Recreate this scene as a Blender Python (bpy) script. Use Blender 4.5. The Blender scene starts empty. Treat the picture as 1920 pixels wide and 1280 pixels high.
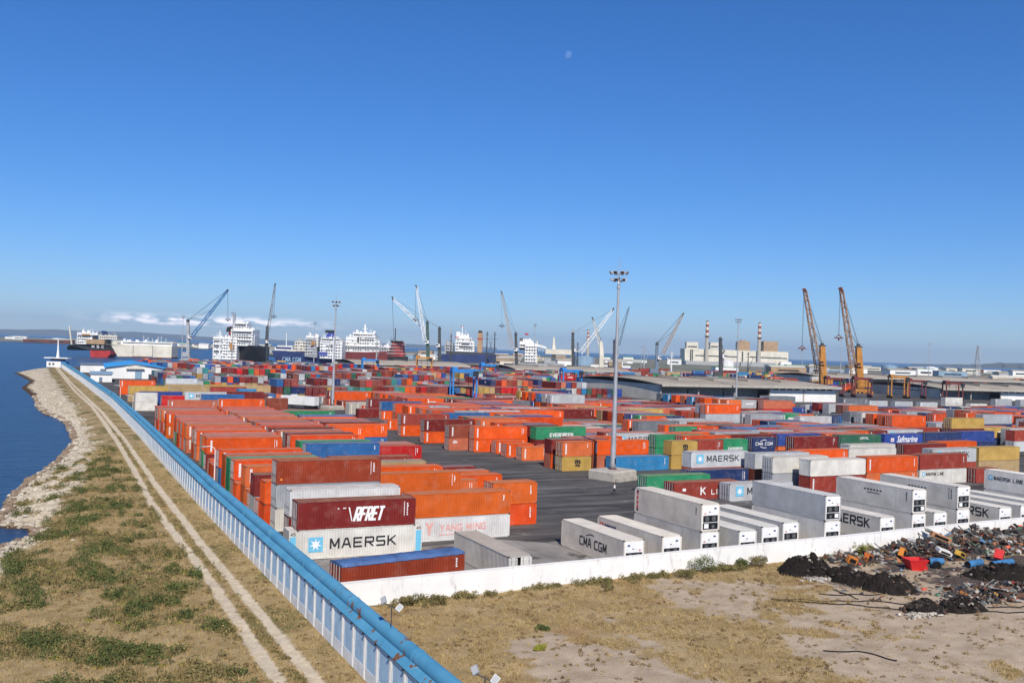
import bpy, math, random
import numpy as np
from mathutils import Vector, Matrix, noise

random.seed(7)
rng = np.random.default_rng(7)
R = math.radians
sc = bpy.context.scene
col = sc.collection

# ---------------------------------------------------------------- camera
CAM_H = 21.2
cam = bpy.data.cameras.new('camera')
cam_o = bpy.data.objects.new('camera', cam)
col.objects.link(cam_o)
cam.sensor_width = 36.0
cam.lens = 1765.0 / 1920.0 * 36.0
cam.clip_start = 0.5
cam.clip_end = 60000.0
_t, _p, _r = R(26.9), R(0.48), R(1.9)          # heading, slight upward tilt, roll
_f = Vector((math.sin(_t) * math.cos(_p), math.cos(_t) * math.cos(_p), math.sin(_p)))
_r0 = Vector((math.cos(_t), -math.sin(_t), 0))
_u0 = _r0.cross(_f)
_rt = _r0 * math.cos(_r) + _u0 * math.sin(_r)
_up = _u0 * math.cos(_r) - _r0 * math.sin(_r)
cam_o.matrix_world = Matrix(((_rt.x, _up.x, -_f.x, 0), (_rt.y, _up.y, -_f.y, 0), (_rt.z, _up.z, -_f.z, CAM_H), (0, 0, 0, 1)))
sc.camera = cam_o

# ---------------------------------------------------------------- sky and sun
SUN_EL, SUN_AZ = R(41), R(197)                 # azimuth clockwise from +Y (the fence line)
world = bpy.data.worlds.new('World')
sc.world = world
world.use_nodes = True
wn, wl = world.node_tree.nodes, world.node_tree.links
wn.clear()
w_out = wn.new('ShaderNodeOutputWorld')
w_bg = wn.new('ShaderNodeBackground')
sky = wn.new('ShaderNodeTexSky')
sky.sky_type = 'NISHITA'
sky.sun_disc = False
sky.sun_elevation = SUN_EL
sky.sun_rotation = SUN_AZ
sky.altitude = 0
sky.air_density = 1.0
sky.dust_density = 0.0
sky.ozone_density = 10.0
w_hs = wn.new('ShaderNodeHueSaturation')
w_hs.inputs['Saturation'].default_value = 1.1
w_hs.inputs['Value'].default_value = 1.0
w_wb = wn.new('ShaderNodeMix'); w_wb.data_type = 'RGBA'; w_wb.blend_type = 'MULTIPLY'      # the camera's cool daylight balance
w_wb.inputs[0].default_value = 1.0
w_wb.inputs[7].default_value = (0.87, 0.93, 1.09, 1)
wl.new(sky.outputs['Color'], w_wb.inputs[6])
wl.new(w_wb.outputs[2], w_hs.inputs['Color'])
# the bank of low cumulus standing over the far mountains
w_tc = wn.new('ShaderNodeTexCoord')
w_sep = wn.new('ShaderNodeSeparateXYZ')
wl.new(w_tc.outputs['Generated'], w_sep.inputs[0])
def wmath(op, a, b=None, c=None):
    n = wn.new('ShaderNodeMath'); n.operation = op
    for i, v in enumerate((a, b, c)):
        if v is None: continue
        if isinstance(v, (int, float)): n.inputs[i].default_value = v
        else: wl.new(v, n.inputs[i])
    return n.outputs[0]
def wramp(v, a, b, c, d):
    up = wn.new('ShaderNodeMapRange'); up.interpolation_type = 'SMOOTHSTEP'
    up.inputs[1].default_value, up.inputs[2].default_value = a, b
    dn = wn.new('ShaderNodeMapRange'); dn.interpolation_type = 'SMOOTHSTEP'
    dn.inputs[1].default_value, dn.inputs[2].default_value = d, c
    wl.new(v, up.inputs[0]); wl.new(v, dn.inputs[0])
    return wmath('MULTIPLY', up.outputs[0], dn.outputs[0])
w_az = wmath('ARCTAN2', w_sep.outputs[0], w_sep.outputs[1])
w_el = wmath('ARCSINE', w_sep.outputs[2])
w_cmb = wn.new('ShaderNodeCombineXYZ')
wl.new(wmath('MULTIPLY', w_az, 48.0), w_cmb.inputs[0])
wl.new(wmath('MULTIPLY', w_el, 170.0), w_cmb.inputs[1])
w_nz = wn.new('ShaderNodeTexNoise')
w_nz.inputs['Scale'].default_value = 1.0
w_nz.inputs['Detail'].default_value = 5.0
w_nz.inputs['Roughness'].default_value = 0.55
wl.new(w_cmb.outputs[0], w_nz.inputs['Vector'])
w_band = wramp(w_el, R(0.66), R(0.92), R(1.0), R(1.5))
w_azm = wramp(w_az, R(1.0), R(7.0), R(11.0), R(18.0))
w_m = wmath('MULTIPLY', w_band, w_azm)
w_c = wn.new('ShaderNodeMapRange')
w_c.inputs[1].default_value, w_c.inputs[2].default_value = 0.40, 0.58
wl.new(w_nz.outputs['Fac'], w_c.inputs[0])
w_mask = wmath('MULTIPLY', wmath('MULTIPLY', w_m, w_c.outputs[0]), 1.0)
w_mix = wn.new('ShaderNodeMix'); w_mix.data_type = 'RGBA'
wl.new(w_mask, w_mix.inputs[0])
wl.new(w_hs.outputs['Color'], w_mix.inputs[6])
w_mix.inputs[7].default_value = (24.0, 21.5, 21.5, 1)
wl.new(w_mix.outputs[2], w_bg.inputs['Color'])
w_bg.inputs['Strength'].default_value = 0.098
wl.new(w_bg.outputs[0], w_out.inputs[0])

sun = bpy.data.lights.new('sun', 'SUN')
sun.energy = 5.0
sun.angle = R(0.53)
sun.color = (1.0, 0.925, 0.81)
sun_o = bpy.data.objects.new('sun', sun)
col.objects.link(sun_o)
SUN_DIR = Vector((math.sin(SUN_AZ) * math.cos(SUN_EL), math.cos(SUN_AZ) * math.cos(SUN_EL), math.sin(SUN_EL)))
sun_o.rotation_euler = (-SUN_DIR).to_track_quat('-Z', 'Y').to_euler()
sun_o.location = (0, -200, 300)

sc.view_settings.view_transform = 'Standard'
sc.view_settings.look = 'None'
sc.view_settings.exposure = 0.10
sc.view_settings.gamma = 1.0
sc.view_settings.use_curve_mapping = False
sc.cycles.max_bounces = 6
sc.cycles.diffuse_bounces = 3
sc.cycles.volume_bounces = 1
sc.cycles.use_denoising = True

# ---------------------------------------------------------------- helpers: materials
def nodes_of(name):
    m = bpy.data.materials.new(name); m.use_nodes = True
    nt = m.node_tree
    return m, nt, nt.nodes, nt.links, nt.nodes['Principled BSDF']

def mixc(nt, fac, a, b, mode='MIX'):
    n = nt.nodes.new('ShaderNodeMix'); n.data_type = 'RGBA'; n.blend_type = mode
    for sock, v in ((n.inputs[0], fac), (n.inputs[6], a), (n.inputs[7], b)):
        if isinstance(v, (int, float)): sock.default_value = v
        elif isinstance(v, tuple): sock.default_value = v if len(v) == 4 else (*v, 1)
        else: nt.links.new(v, sock)
    return n.outputs[2]

def noise_fac(nt, scale, lo, hi, vec=None, detail=4.0, rough=0.6, dist=0.0):
    n = nt.nodes.new('ShaderNodeTexNoise')
    n.inputs['Scale'].default_value = scale; n.inputs['Detail'].default_value = detail
    n.inputs['Roughness'].default_value = rough; n.inputs['Distortion'].default_value = dist
    if vec is not None: nt.links.new(vec, n.inputs['Vector'])
    r = nt.nodes.new('ShaderNodeMapRange')
    r.inputs[1].default_value, r.inputs[2].default_value = lo, hi
    nt.links.new(n.outputs['Fac'], r.inputs[0])
    return r.outputs[0]

def rand_coords(nt, scale=(1, 1, 1)):
    tc = nt.nodes.new('ShaderNodeTexCoord'); oi = nt.nodes.new('ShaderNodeObjectInfo')
    mp = nt.nodes.new('ShaderNodeVectorMath'); mp.operation = 'MULTIPLY_ADD'
    mp.inputs[1].default_value = scale
    sc_ = nt.nodes.new('ShaderNodeMath'); sc_.operation = 'MULTIPLY'; sc_.inputs[1].default_value = 91.7
    nt.links.new(oi.outputs['Random'], sc_.inputs[0])
    nt.links.new(tc.outputs['Object'], mp.inputs[0]); nt.links.new(sc_.outputs[0], mp.inputs[2])
    return mp.outputs[0], oi

def add_bump(nt, bsdf, scale, strength, dist=0.02, vec=None):
    n = nt.nodes.new('ShaderNodeTexNoise'); n.inputs['Scale'].default_value = scale; n.inputs['Detail'].default_value = 5
    if vec is not None: nt.links.new(vec, n.inputs['Vector'])
    b = nt.nodes.new('ShaderNodeBump'); b.inputs['Strength'].default_value = strength; b.inputs['Distance'].default_value = dist
    nt.links.new(n.outputs['Fac'], b.inputs['Height']); nt.links.new(b.outputs[0], bsdf.inputs['Normal'])

_pm = {}
def plain(name, c, rough=0.6, metal=0.0, wear=0.25, scale=0.8, dark=(0.12, 0.09, 0.07), amount=0.5):
    """painted or bare surface with uneven tone and patches of grime"""
    if name in _pm: return _pm[name]
    m, nt, N, L, b = nodes_of(name)
    v, oi = rand_coords(nt)
    f1 = noise_fac(nt, scale, 0.3, 0.7, v)
    lo = tuple(x * (1 - wear) for x in c); hi = tuple(min(1, x * (1 + wear * 0.35)) for x in c)
    c1 = mixc(nt, f1, lo, hi)
    f2 = noise_fac(nt, scale * 3.1, 0.60, 0.78, v, 6)
    s = N.new('ShaderNodeMath'); s.operation = 'MULTIPLY'; s.inputs[1].default_value = amount; L.new(f2, s.inputs[0])
    L.new(mixc(nt, s.outputs[0], c1, dark), b.inputs['Base Color'])
    b.inputs['Roughness'].default_value = rough; b.inputs['Metallic'].default_value = metal
    b.inputs['Specular IOR Level'].default_value = 0.1 if rough > 0.6 else 0.3
    _pm[name] = m
    return m

def container_paint(name, source, roof=False, dusty=(0.38, 0.28, 0.19), rusty=0.8):
    """paint whose colour is the container's own, chalked, streaked and rusting"""
    m, nt, N, L, b = nodes_of(name)
    v, oi = rand_coords(nt)
    if source == 'object': base = oi.outputs['Color']
    else:
        a = N.new('ShaderNodeAttribute'); a.attribute_name = 'paint'; base = a.outputs['Color']
    f1 = noise_fac(nt, 0.5, 0.3, 0.7, v)
    darker = mixc(nt, 1.0, base, (0.72, 0.70, 0.70), 'MULTIPLY')
    c1 = mixc(nt, f1, darker, base)
    vs, _ = rand_coords(nt, (5.0, 5.0, 0.22))
    st = noise_fac(nt, 1.0, 0.56, 0.80, vs, 3)
    sm = N.new('ShaderNodeMath'); sm.operation = 'MULTIPLY'; sm.inputs[1].default_value = 0.55; L.new(st, sm.inputs[0])
    c2 = mixc(nt, sm.outputs[0], c1, mixc(nt, 0.5, c1, (0.10, 0.055, 0.03)))
    rust = noise_fac(nt, 1.7, 0.68, 0.74, v, 8, 0.7)
    rm = N.new('ShaderNodeMath'); rm.operation = 'MULTIPLY'; rm.inputs[1].default_value = rusty; L.new(rust, rm.inputs[0])
    c3 = mixc(nt, rm.outputs[0], c2, (0.13, 0.05, 0.022))
    fade = noise_fac(nt, 0.9, 0.50, 0.72, v, 5)
    fm = N.new('ShaderNodeMath'); fm.operation = 'MULTIPLY'; fm.inputs[1].default_value = 0.11; L.new(fade, fm.inputs[0])
    c3 = mixc(nt, fm.outputs[0], c3, (0.55, 0.47, 0.40))
    if roof:
        dust = noise_fac(nt, 0.6, 0.25, 0.75, v, 6)
        dm = N.new('ShaderNodeMapRange'); dm.inputs[3].default_value = 0.15; dm.inputs[4].default_value = 0.58; L.new(dust, dm.inputs[0])
        c3 = mixc(nt, dm.outputs[0], c3, dusty)
    L.new(c3, b.inputs['Base Color'])
    b.inputs['Roughness'].default_value = 0.75 if roof else 0.55
    b.inputs['Specular IOR Level'].default_value = 0.0 if roof else 0.08
    return m

# ---------------------------------------------------------------- helpers: meshes
class MB:
    def __init__(self): self.v = []; self.f = []; self.m = []; self.c = []
    def add(self, vs, fs, mi=0, c=None):
        o = len(self.v); self.v += [tuple(p) for p in vs]
        for f in fs:
            self.f.append(tuple(i + o for i in f)); self.m.append(mi); self.c.append(c)
        return self
    def box(self, x0, x1, y0, y1, z0, z1, mi=0, c=None):
        return self.add([(x0, y0, z0), (x1, y0, z0), (x1, y1, z0), (x0, y1, z0), (x0, y0, z1), (x1, y0, z1), (x1, y1, z1), (x0, y1, z1)],
                 [(0, 3, 2, 1), (4, 5, 6, 7), (0, 1, 5, 4), (1, 2, 6, 5), (2, 3, 7, 6), (3, 0, 4, 7)], mi, c)
    def obox(self, mat, sx, sy, sz, mi=0, c=None):
        vs = [mat @ Vector((a * sx / 2, b_ * sy / 2, d * sz / 2)) for d in (-1, 1) for a, b_ in ((-1, -1), (1, -1), (1, 1), (-1, 1))]
        return self.add(vs, [(0, 3, 2, 1), (4, 5, 6, 7), (0, 1, 5, 4), (1, 2, 6, 5), (2, 3, 7, 6), (3, 0, 4, 7)], mi, c)
    def bar(self, p, q, w, h=None, mi=0, c=None):
        p, q = Vector(p), Vector(q); d = q - p; h = h or w
        if d.length < 1e-6: return self
        z = d.normalized(); up = Vector((0, 0, 1)) if abs(z.z) < 0.95 else Vector((0, 1, 0))
        x = up.cross(z).normalized(); y = z.cross(x)
        vs = [b_ + x * (a * w / 2) + y * (e * h / 2) for b_ in (p, q) for a, e in ((-1, -1), (1, -1), (1, 1), (-1, 1))]
        return self.add(vs, [(0, 3, 2, 1), (4, 5, 6, 7), (0, 1, 5, 4), (1, 2, 6, 5), (2, 3, 7, 6), (3, 0, 4, 7)], mi, c)
    def tube(self, p, q, r0, r1=None, n=10, mi=0, caps=True, c=None):
        p, q = Vector(p), Vector(q); r1 = r0 if r1 is None else r1
        z = (q - p).normalized(); up = Vector((0, 0, 1)) if abs(z.z) < 0.95 else Vector((0, 1, 0))
        x = up.cross(z).normalized(); y = z.cross(x)
        vs = []
        for b_, r in ((p, r0), (q, r1)):
            for i in range(n):
                a = 2 * math.pi * i / n; vs.append(b_ + x * (math.cos(a) * r) + y * (math.sin(a) * r))
        fs = [(i, (i + 1) % n, n + (i + 1) % n, n + i) for i in range(n)]
        if caps: fs += [tuple(range(n - 1, -1, -1)), tuple(range(n, 2 * n))]
        return self.add(vs, fs, mi, c)
    def path(self, pts, r, n=6, mi=0):
        for a, b_ in zip(pts[:-1], pts[1:]): self.tube(a, b_, r, r, n, mi)
        return self
    def loft(self, rings, close=True, caps=True, mi=0, c=None):
        n = len(rings[0]); vs = [p for r in rings for p in r]; fs = []
        for k in range(len(rings) - 1):
            for i in range(n if close else n - 1):
                j = (i + 1) % n; fs.append((k * n + i, k * n + j, (k + 1) * n + j, (k + 1) * n + i))
        if caps: fs += [tuple(range(n - 1, -1, -1)), tuple(range((len(rings) - 1) * n, len(rings) * n))]
        return self.add(vs, fs, mi, c)
    def mesh(self, name, mats=(), smooth=False):
        me = bpy.data.meshes.new(name); me.from_pydata(self.v, [], self.f)
        for m in (mats if isinstance(mats, (list, tuple)) else [mats]): me.materials.append(m)
        if any(self.m): me.polygons.foreach_set('material_index', self.m)
        if smooth: me.polygons.foreach_set('use_smooth', [True] * len(self.f))
        if any(x is not None for x in self.c):
            at = me.attributes.new('paint', 'FLOAT_COLOR', 'FACE')
            at.data.foreach_set('color', [k for x in self.c for k in ((*x, 1.0) if x else (0.5, 0.5, 0.5, 1.0))])
        me.update()
        return me
    def build(self, name, mats, parent=None, smooth=False, loc=None, rz=0):
        return inst(name, self.mesh(name, mats, smooth), parent, loc, rz)

def inst(name, me, parent=None, loc=None, rz=0.0, color=None):
    o = bpy.data.objects.new(name, me); col.objects.link(o)
    if parent is not None: o.parent = parent
    if loc is not None: o.location = loc
    if rz: o.rotation_euler = (0, 0, rz)
    if color is not None: o.color = (*color, 1.0)
    return o

def tag(o, label, cat, group=None):
    o['label'] = label; o['category'] = cat
    if group: o['group'] = group
    return o
def structure(o): o['kind'] = 'structure'; return o
def stuff(o, label=None, cat=None):
    o['kind'] = 'stuff'
    if label: o['label'] = label; o['category'] = cat
    return o
def thing(name, label, cat, loc=(0, 0, 0), rz=0.0, group=None):
    o = bpy.data.objects.new(name, None); col.objects.link(o)
    o.empty_display_size = 0.3; o.location = loc; o.rotation_euler = (0, 0, rz)
    return tag(o, label, cat, group)

ONES = ['zeroth', 'first', 'second', 'third', 'fourth', 'fifth', 'sixth', 'seventh', 'eighth', 'ninth', 'tenth', 'eleventh', 'twelfth',
        'thirteenth', 'fourteenth', 'fifteenth', 'sixteenth', 'seventeenth', 'eighteenth', 'nineteenth']
TENS = {2: ('twentieth', 'twenty'), 3: ('thirtieth', 'thirty'), 4: ('fortieth', 'forty'), 5: ('fiftieth', 'fifty'), 6: ('sixtieth', 'sixty'),
        7: ('seventieth', 'seventy'), 8: ('eightieth', 'eighty'), 9: ('ninetieth', 'ninety')}
def nth(n):
    if n < 20: return ONES[n]
    a, b = TENS[min(n // 10, 9)]
    return a if n % 10 == 0 else b + '-' + ONES[n % 10]

def interp(pts, y):
    """piecewise linear x(y) through (x, y) points sorted by y"""
    if y <= pts[0][1]: return pts[0][0]
    for (x0, y0), (x1, y1) in zip(pts[:-1], pts[1:]):
        if y <= y1: return x0 + (x1 - x0) * (y - y0) / (y1 - y0)
    return pts[-1][0]
def nz(x, y, s, k=0.0): return noise.noise(Vector((x * s, y * s, k)))
def fbm(x, y, s, k=0.0): return noise.fractal(Vector((x * s, y * s, k)), 0.9, 2.0, 5)
def sstep(a, b, x):
    t = max(0.0, min(1.0, (x - a) / (b - a))); return t * t * (3 - 2 * t)

# block capitals as strokes on a unit square: each stroke (x0, y0, x1, y1)
def _g(t): return [tuple(float(v) for v in q.split(',')) for q in t.split()]
GLYPH = {k: _g(v) for k, v in {
 'A': '.06,0,.42,1 .58,1,.94,0 .2,.36,.8,.36 .36,.92,.64,.92', 'C': '.08,.1,.08,.9 .08,.92,.95,.92 .08,.08,.95,.08', 'E': '.08,0,.08,1 .08,.92,.92,.92 .08,.5,.85,.5 .08,.08,.92,.08', 'F': '.08,0,.08,1 .08,.92,.95,.92 .08,.5,.8,.5',
 'G': '.08,.1,.08,.9 .08,.92,.95,.92 .08,.08,.95,.08 .92,.05,.92,.5 .55,.46,.95,.46', 'I': '.5,0,.5,1', 'K': '.08,0,.08,1 .12,.45,.9,1 .3,.58,.92,0', 'L': '.08,0,.08,1 .08,.08,.92,.08', 'M': '.08,0,.08,1 .92,0,.92,1 .1,.98,.5,.2 .9,.98,.5,.2',
 'N': '.08,0,.08,1 .92,0,.92,1 .1,.98,.9,.02', 'O': '.08,.1,.08,.9 .92,.1,.92,.9 .08,.92,.92,.92 .08,.08,.92,.08', 'P': '.08,0,.08,1 .08,.92,.92,.92 .08,.45,.92,.45 .92,.45,.92,.92', 'R': '.08,0,.08,1 .08,.92,.9,.92 .08,.47,.9,.47 .92,.47,.92,.92 .45,.45,.93,0',
 'S': '.08,.92,.95,.92 .08,.5,.08,.92 .08,.5,.92,.5 .92,.08,.92,.5 .05,.08,.92,.08', 'T': '.5,0,.5,1 .03,.92,.97,.92', 'V': '.06,1,.5,.04 .94,1,.5,.04', 'Y': '.05,1,.5,.5 .95,1,.5,.5 .5,0,.5,.52', '4': '.75,0,.75,1 .05,.3,.95,.3 .7,.98,.08,.32', '5': '.1,.92,.92,.92 .1,.5,.1,.92 .1,.53,.9,.53 .92,.1,.92,.53 .05,.08,.9,.08'}.items()}
def block_text(s, width, height, thick=0.17, gap=0.22, shear=0.0, depth=0.004):
    """bold capitals, lower left corner at the origin, facing -y"""
    mb = MB(); n = sum(0.45 if c in ' I' else 1.0 for c in s) + gap * (len(s) - 1)
    cw = width / n; x = 0.0; k = 0
    for c in s:
        w = cw * (0.45 if c in ' I' else 1.0)
        for a, b, c2, d in GLYPH.get(c, []):
            k += 1
            p = Vector((x + a * w + shear * b * height, 0, b * height)); q = Vector((x + c2 * w + shear * d * height, 0, d * height))
            t = thick * height
            e = (q - p).normalized(); nn = Vector((-e.z, 0, e.x)) * (t / 2)
            if abs(e.z) < 0.3: p = p - e * 0.02; q = q + e * 0.02
            y0 = -depth - 0.0006 * (k % 5)
            vs = [p - nn, q - nn, q + nn, p + nn]
            vs = [Vector((v.x, 0, min(max(v.z, 0), height))) for v in vs]
            mb.add([(v.x, y0, v.z) for v in vs] + [(v.x, 0, v.z) for v in vs], [(0, 1, 2, 3), (0, 4, 5, 1), (1, 5, 6, 2), (2, 6, 7, 3), (3, 7, 4, 0)])
        x += w + cw * gap
    return mb
# ================================================================ the setting
SEA_Z = -1.6
SHORE = [(-14, -60), (-12, 40), (-9, 80), (-4.8, 102.1), (-2.5, 113.5), (-0.8, 115.8), (0.8, 119.3), (0.5, 123.0), (-1.7, 124.3), (-2.9, 126.4),
         (-3.3, 130.1), (-2.7, 135.6), (-2.0, 148.6), (0.0, 163.7), (2.7, 176.5), (5.4, 193.6), (8.5, 221.2), (8.4, 260.3), (6.9, 283.7),
         (3.8, 297.0), (1.6, 332.1), (1.3, 370.3), (-3.7, 441.9), (-0.5, 501.6), (-7.1, 585.0), (-9.3, 604.3), (-4.5, 640.0), (2.5, 668.0), (13.3, 690.0)]
FENCE = [(19.4, -60), (19.4, 57.5), (19.4, 115), (19.8, 155), (20.6, 214), (21.4, 305), (19.4, 467), (16.0, 656)]
RUT_L = [(14.3, -60), (14.3, 58.6), (14.4, 77), (14.5, 89), (14.2, 110), (14.1, 130), (14.6, 149), (15.6, 203), (16.0, 252), (16.0, 309), (14.4, 384), (13.8, 466), (13.0, 625)]
RUT_R = [(16.5, -60), (16.5, 57.7), (16.3, 76), (16.1, 101), (16.2, 119), (16.3, 149), (16.6, 162), (17.2, 211), (17.4, 285), (16.0, 384), (15.0, 466), (14.2, 625)]
ROCKS = [(-12, -60), (-9, 60), (-4.5, 85), (-0.5, 101), (3.4, 124), (8.0, 150), (11.4, 203), (11.8, 270), (10.8, 367), (9.0, 530), (8.0, 690)]

def ground_mat(name, layers, rough=0.95, fine=6.0, bump=0.6, wet=None):
    """base colour + per-mask colours; each layer: (attribute channel or None, colour a, colour b, noise scale)"""
    m, nt, N, L, b = nodes_of(name)
    geo = N.new('ShaderNodeNewGeometry'); pos = geo.outputs['Position']
    at = N.new('ShaderNodeAttribute'); at.attribute_name = 'cover'
    sep = N.new('ShaderNodeSeparateColor'); L.new(at.outputs['Color'], sep.inputs[0])
    colr = None
    for ch, a, c, s in layers:
        f = noise_fac(nt, s, 0.35, 0.65, pos, 8, 0.65)
        lay = mixc(nt, f, a, c)
        if colr is None: colr = lay
        else:
            edge = noise_fac(nt, fine * 0.35, 0.25, 0.75, pos, 6, 0.7)
            ad = N.new('ShaderNodeMath'); ad.operation = 'MULTIPLY_ADD'; ad.inputs[1].default_value = 0.7; ad.inputs[2].default_value = -0.35
            L.new(edge, ad.inputs[0])
            su = N.new('ShaderNodeMath'); su.operation = 'ADD'; L.new(sep.outputs[ch], su.inputs[0]); L.new(ad.outputs[0], su.inputs[1])
            mr = N.new('ShaderNodeMapRange'); mr.interpolation_type = 'SMOOTHSTEP'; mr.inputs[1].default_value = 0.22; mr.inputs[2].default_value = 0.78
            L.new(su.outputs[0], mr.inputs[0])
            colr = mixc(nt, mr.outputs[0], colr, lay)
    if wet is not None:
        sz = N.new('ShaderNodeSeparateXYZ'); L.new(pos, sz.inputs[0])
        wr = N.new('ShaderNodeMapRange'); wr.inputs[1].default_value = wet + 0.14; wr.inputs[2].default_value = wet - 0.08; L.new(sz.outputs[2], wr.inputs[0])
        colr = mixc(nt, wr.outputs[0], colr, (0.085, 0.055, 0.035))
    g = noise_fac(nt, fine * 2.5, 0.3, 0.7, pos, 8, 0.75)
    colr = mixc(nt, 0.55, colr, mixc(nt, g, (0.45, 0.45, 0.45), (1.35, 1.3, 1.25)), 'MULTIPLY')
    L.new(colr, b.inputs['Base Color'])
    b.inputs['Roughness'].default_value = rough
    b.inputs['Specular IOR Level'].default_value = 0.03
    add_bump(nt, b, fine, bump, 0.12, pos)
    return m

def grid_mesh(name, X, Y, Z, cover, m):
    ny, nx = X.shape
    v = np.stack([X.ravel(), Y.ravel(), Z.ravel()], 1)
    idx = np.arange(nx * ny).reshape(ny, nx)
    q = np.stack([idx[:-1, :-1], idx[:-1, 1:], idx[1:, 1:], idx[1:, :-1]], -1).reshape(-1, 4)
    me = bpy.data.meshes.new(name); me.from_pydata(v.tolist(), [], q.tolist())
    me.polygons.foreach_set('use_smooth', [True] * len(q))
    at = me.attributes.new('cover', 'FLOAT_COLOR', 'POINT')
    at.data.foreach_set('color', np.concatenate([cover, np.ones((*cover.shape[:2], 1))], -1).ravel())
    me.materials.append(m)
    return inst(name, me)

# --- the sea, out to the horizon
m, nt, N, L, b = nodes_of('sea_water')
geo = N.new('ShaderNodeNewGeometry')
mp = N.new('ShaderNodeVectorMath'); mp.operation = 'MULTIPLY'; mp.inputs[1].default_value = (0.22, 0.5, 1.0)
L.new(geo.outputs['Position'], mp.inputs[0])
f = noise_fac(nt, 0.05, 0.3, 0.7, geo.outputs['Position'], 4)
L.new(mixc(nt, f, (0.010, 0.040, 0.105), (0.016, 0.058, 0.135)), b.inputs['Base Color'])
b.inputs['Roughness'].default_value = 0.28
b.inputs['IOR'].default_value = 1.33
n1 = N.new('ShaderNodeTexNoise'); n1.inputs['Scale'].default_value = 1.0; n1.inputs['Detail'].default_value = 6; n1.inputs['Roughness'].default_value = 0.6
L.new(mp.outputs[0], n1.inputs['Vector'])
bp = N.new('ShaderNodeBump'); bp.inputs['Strength'].default_value = 1.0; bp.inputs['Distance'].default_value = 1.1
L.new(n1.outputs['Fac'], bp.inputs['Height']); L.new(bp.outputs[0], b.inputs['Normal'])
M_SEA = m
structure(MB().add([(-14000, -3000, SEA_Z), (22000, -3000, SEA_Z), (22000, 22000, SEA_Z), (-14000, 22000, SEA_Z)], [(0, 1, 2, 3)]).build('sea', M_SEA))

# --- the strip of shore between the sea and the fence
M_SHORE = ground_mat('shore_ground', [
    (None, (0.27, 0.200, 0.100), (0.41, 0.315, 0.175), 0.5),
    (1, (0.12, 0.110, 0.045), (0.24, 0.195, 0.09), 0.9),
    (0, (0.40, 0.335, 0.23), (0.68, 0.605, 0.475), 0.7),
    (2, (0.50, 0.42, 0.30), (0.68, 0.59, 0.45), 1.2)], wet=SEA_Z + 0.30)
ys = np.concatenate([np.arange(-60, 40, 4.0), np.arange(40, 150, 0.55), np.arange(150, 320, 1.3), np.arange(320, 690.1, 3.0)])
NT = 90
X = np.zeros((len(ys), NT)); Y = np.zeros_like(X); Z = np.zeros_like(X); C = np.zeros((*X.shape, 3))
def shore_height(x, y):
    xs = interp(SHORE, y)
    d = x - xs
    z = SEA_Z + 0.16 + 1.5 * sstep(0.0, 9.0, d) if d > 0 else SEA_Z + 0.16 + d * 0.32
    rk = rock_amount(x, y)
    z += (0.10 + 0.26 * rk) * fbm(x, y, 0.45) * sstep(0.2, 2.0, d) * (1 - sstep(16.5, 18.5, x))
    z += 0.10 * nz(x, y, 2.3, 5) * rk
    for rt in (RUT_L, RUT_R):
        z -= 0.07 * math.exp(-((x - interp(rt, y)) / 0.4) ** 2)
    return min(z, 0.22)
def rock_amount(x, y):
    e = interp(ROCKS, y) + 2.2 * nz(x, y, 0.11, 3)
    r = (1 - sstep(e - 2.6, e + 2.0, x)) * (0.55 + 0.9 * sstep(-0.25, 0.15, fbm(x, y, 0.22, 61)) * 0.6)
    xs = interp(SHORE, y)
    return max(r, 1 - sstep(0.6, 2.2, x - xs))
for i, y in enumerate(ys):
    x0, x1 = interp(SHORE, y) - 4.0, interp(FENCE, y) + 0.15
    for j in range(NT):
        x = x0 + (x1 - x0) * j / (NT - 1)
        X[i, j], Y[i, j], Z[i, j] = x, y, shore_height(x, y)
        tr = 0.0
        for rt in (RUT_L, RUT_R):
            w = 0.42 + 0.12 * nz(x, y, 0.3, 9)
            tr = max(tr, 1 - sstep(w * 0.55, w * 1.7, abs(x - interp(rt, y))))
        g = sstep(-0.2, 0.35, fbm(x, y, 0.16, 2) + 0.30 * (1 - sstep(9.0, 13.5, x)) - 0.12)
        C[i, j] = (rock_amount(x, y) * (1 if y > 70 else 0.6), g, tr)
structure(grid_mesh('shore_ground', X, Y, Z, C, M_SHORE))

# --- waste ground in front of the white wall
WALL = [(73.2, 19.5), (73.6, 27.0), (74.3, 52.0), (75.2, 73.0), (76.4, 99.0), (77.8, 130.0), (79.2, 165.0), (82, 230)]   # y(x) as (y, x)
PILES = [(68.9, 69.4, 2.5, 1.9, 1.75, -50), (70.4, 65.4, 3.6, 1.5, 1.2, -70), (71.4, 62.0, 2.2, 1.5, 1.45, -60), (68.4, 55.6, 2.0, 1.2, 1.0, -10), (72.4, 55.0, 2.2, 1.3, 1.0, -6), (87.5, 61.2, 4.2, 2.0, 1.3, -30)]
M_WASTE = ground_mat('waste_ground', [
    (None, (0.28, 0.205, 0.105), (0.43, 0.325, 0.18), 0.35),
    (0, (0.36, 0.282, 0.200), (0.50, 0.408, 0.305), 0.45),
    (1, (0.27, 0.170, 0.085), (0.40, 0.275, 0.145), 0.8),
    (2, (0.055, 0.045, 0.04), (0.13, 0.105, 0.09), 1.1)])
xs_ = np.concatenate([np.arange(19.2, 110, 0.6), np.arange(110, 236, 2.5)])
ts_ = np.concatenate([np.linspace(-60, 36, 25), np.linspace(37, 100, 120)])
X = np.zeros((len(ts_), len(xs_))); Y = np.zeros_like(X); Z = np.zeros_like(X); C = np.zeros((*X.shape, 3))
def waste_height(x, y): return 0.02 + 0.14 * fbm(x, y, 0.18, 7) + 0.05 * nz(x, y, 1.1, 8)
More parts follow.
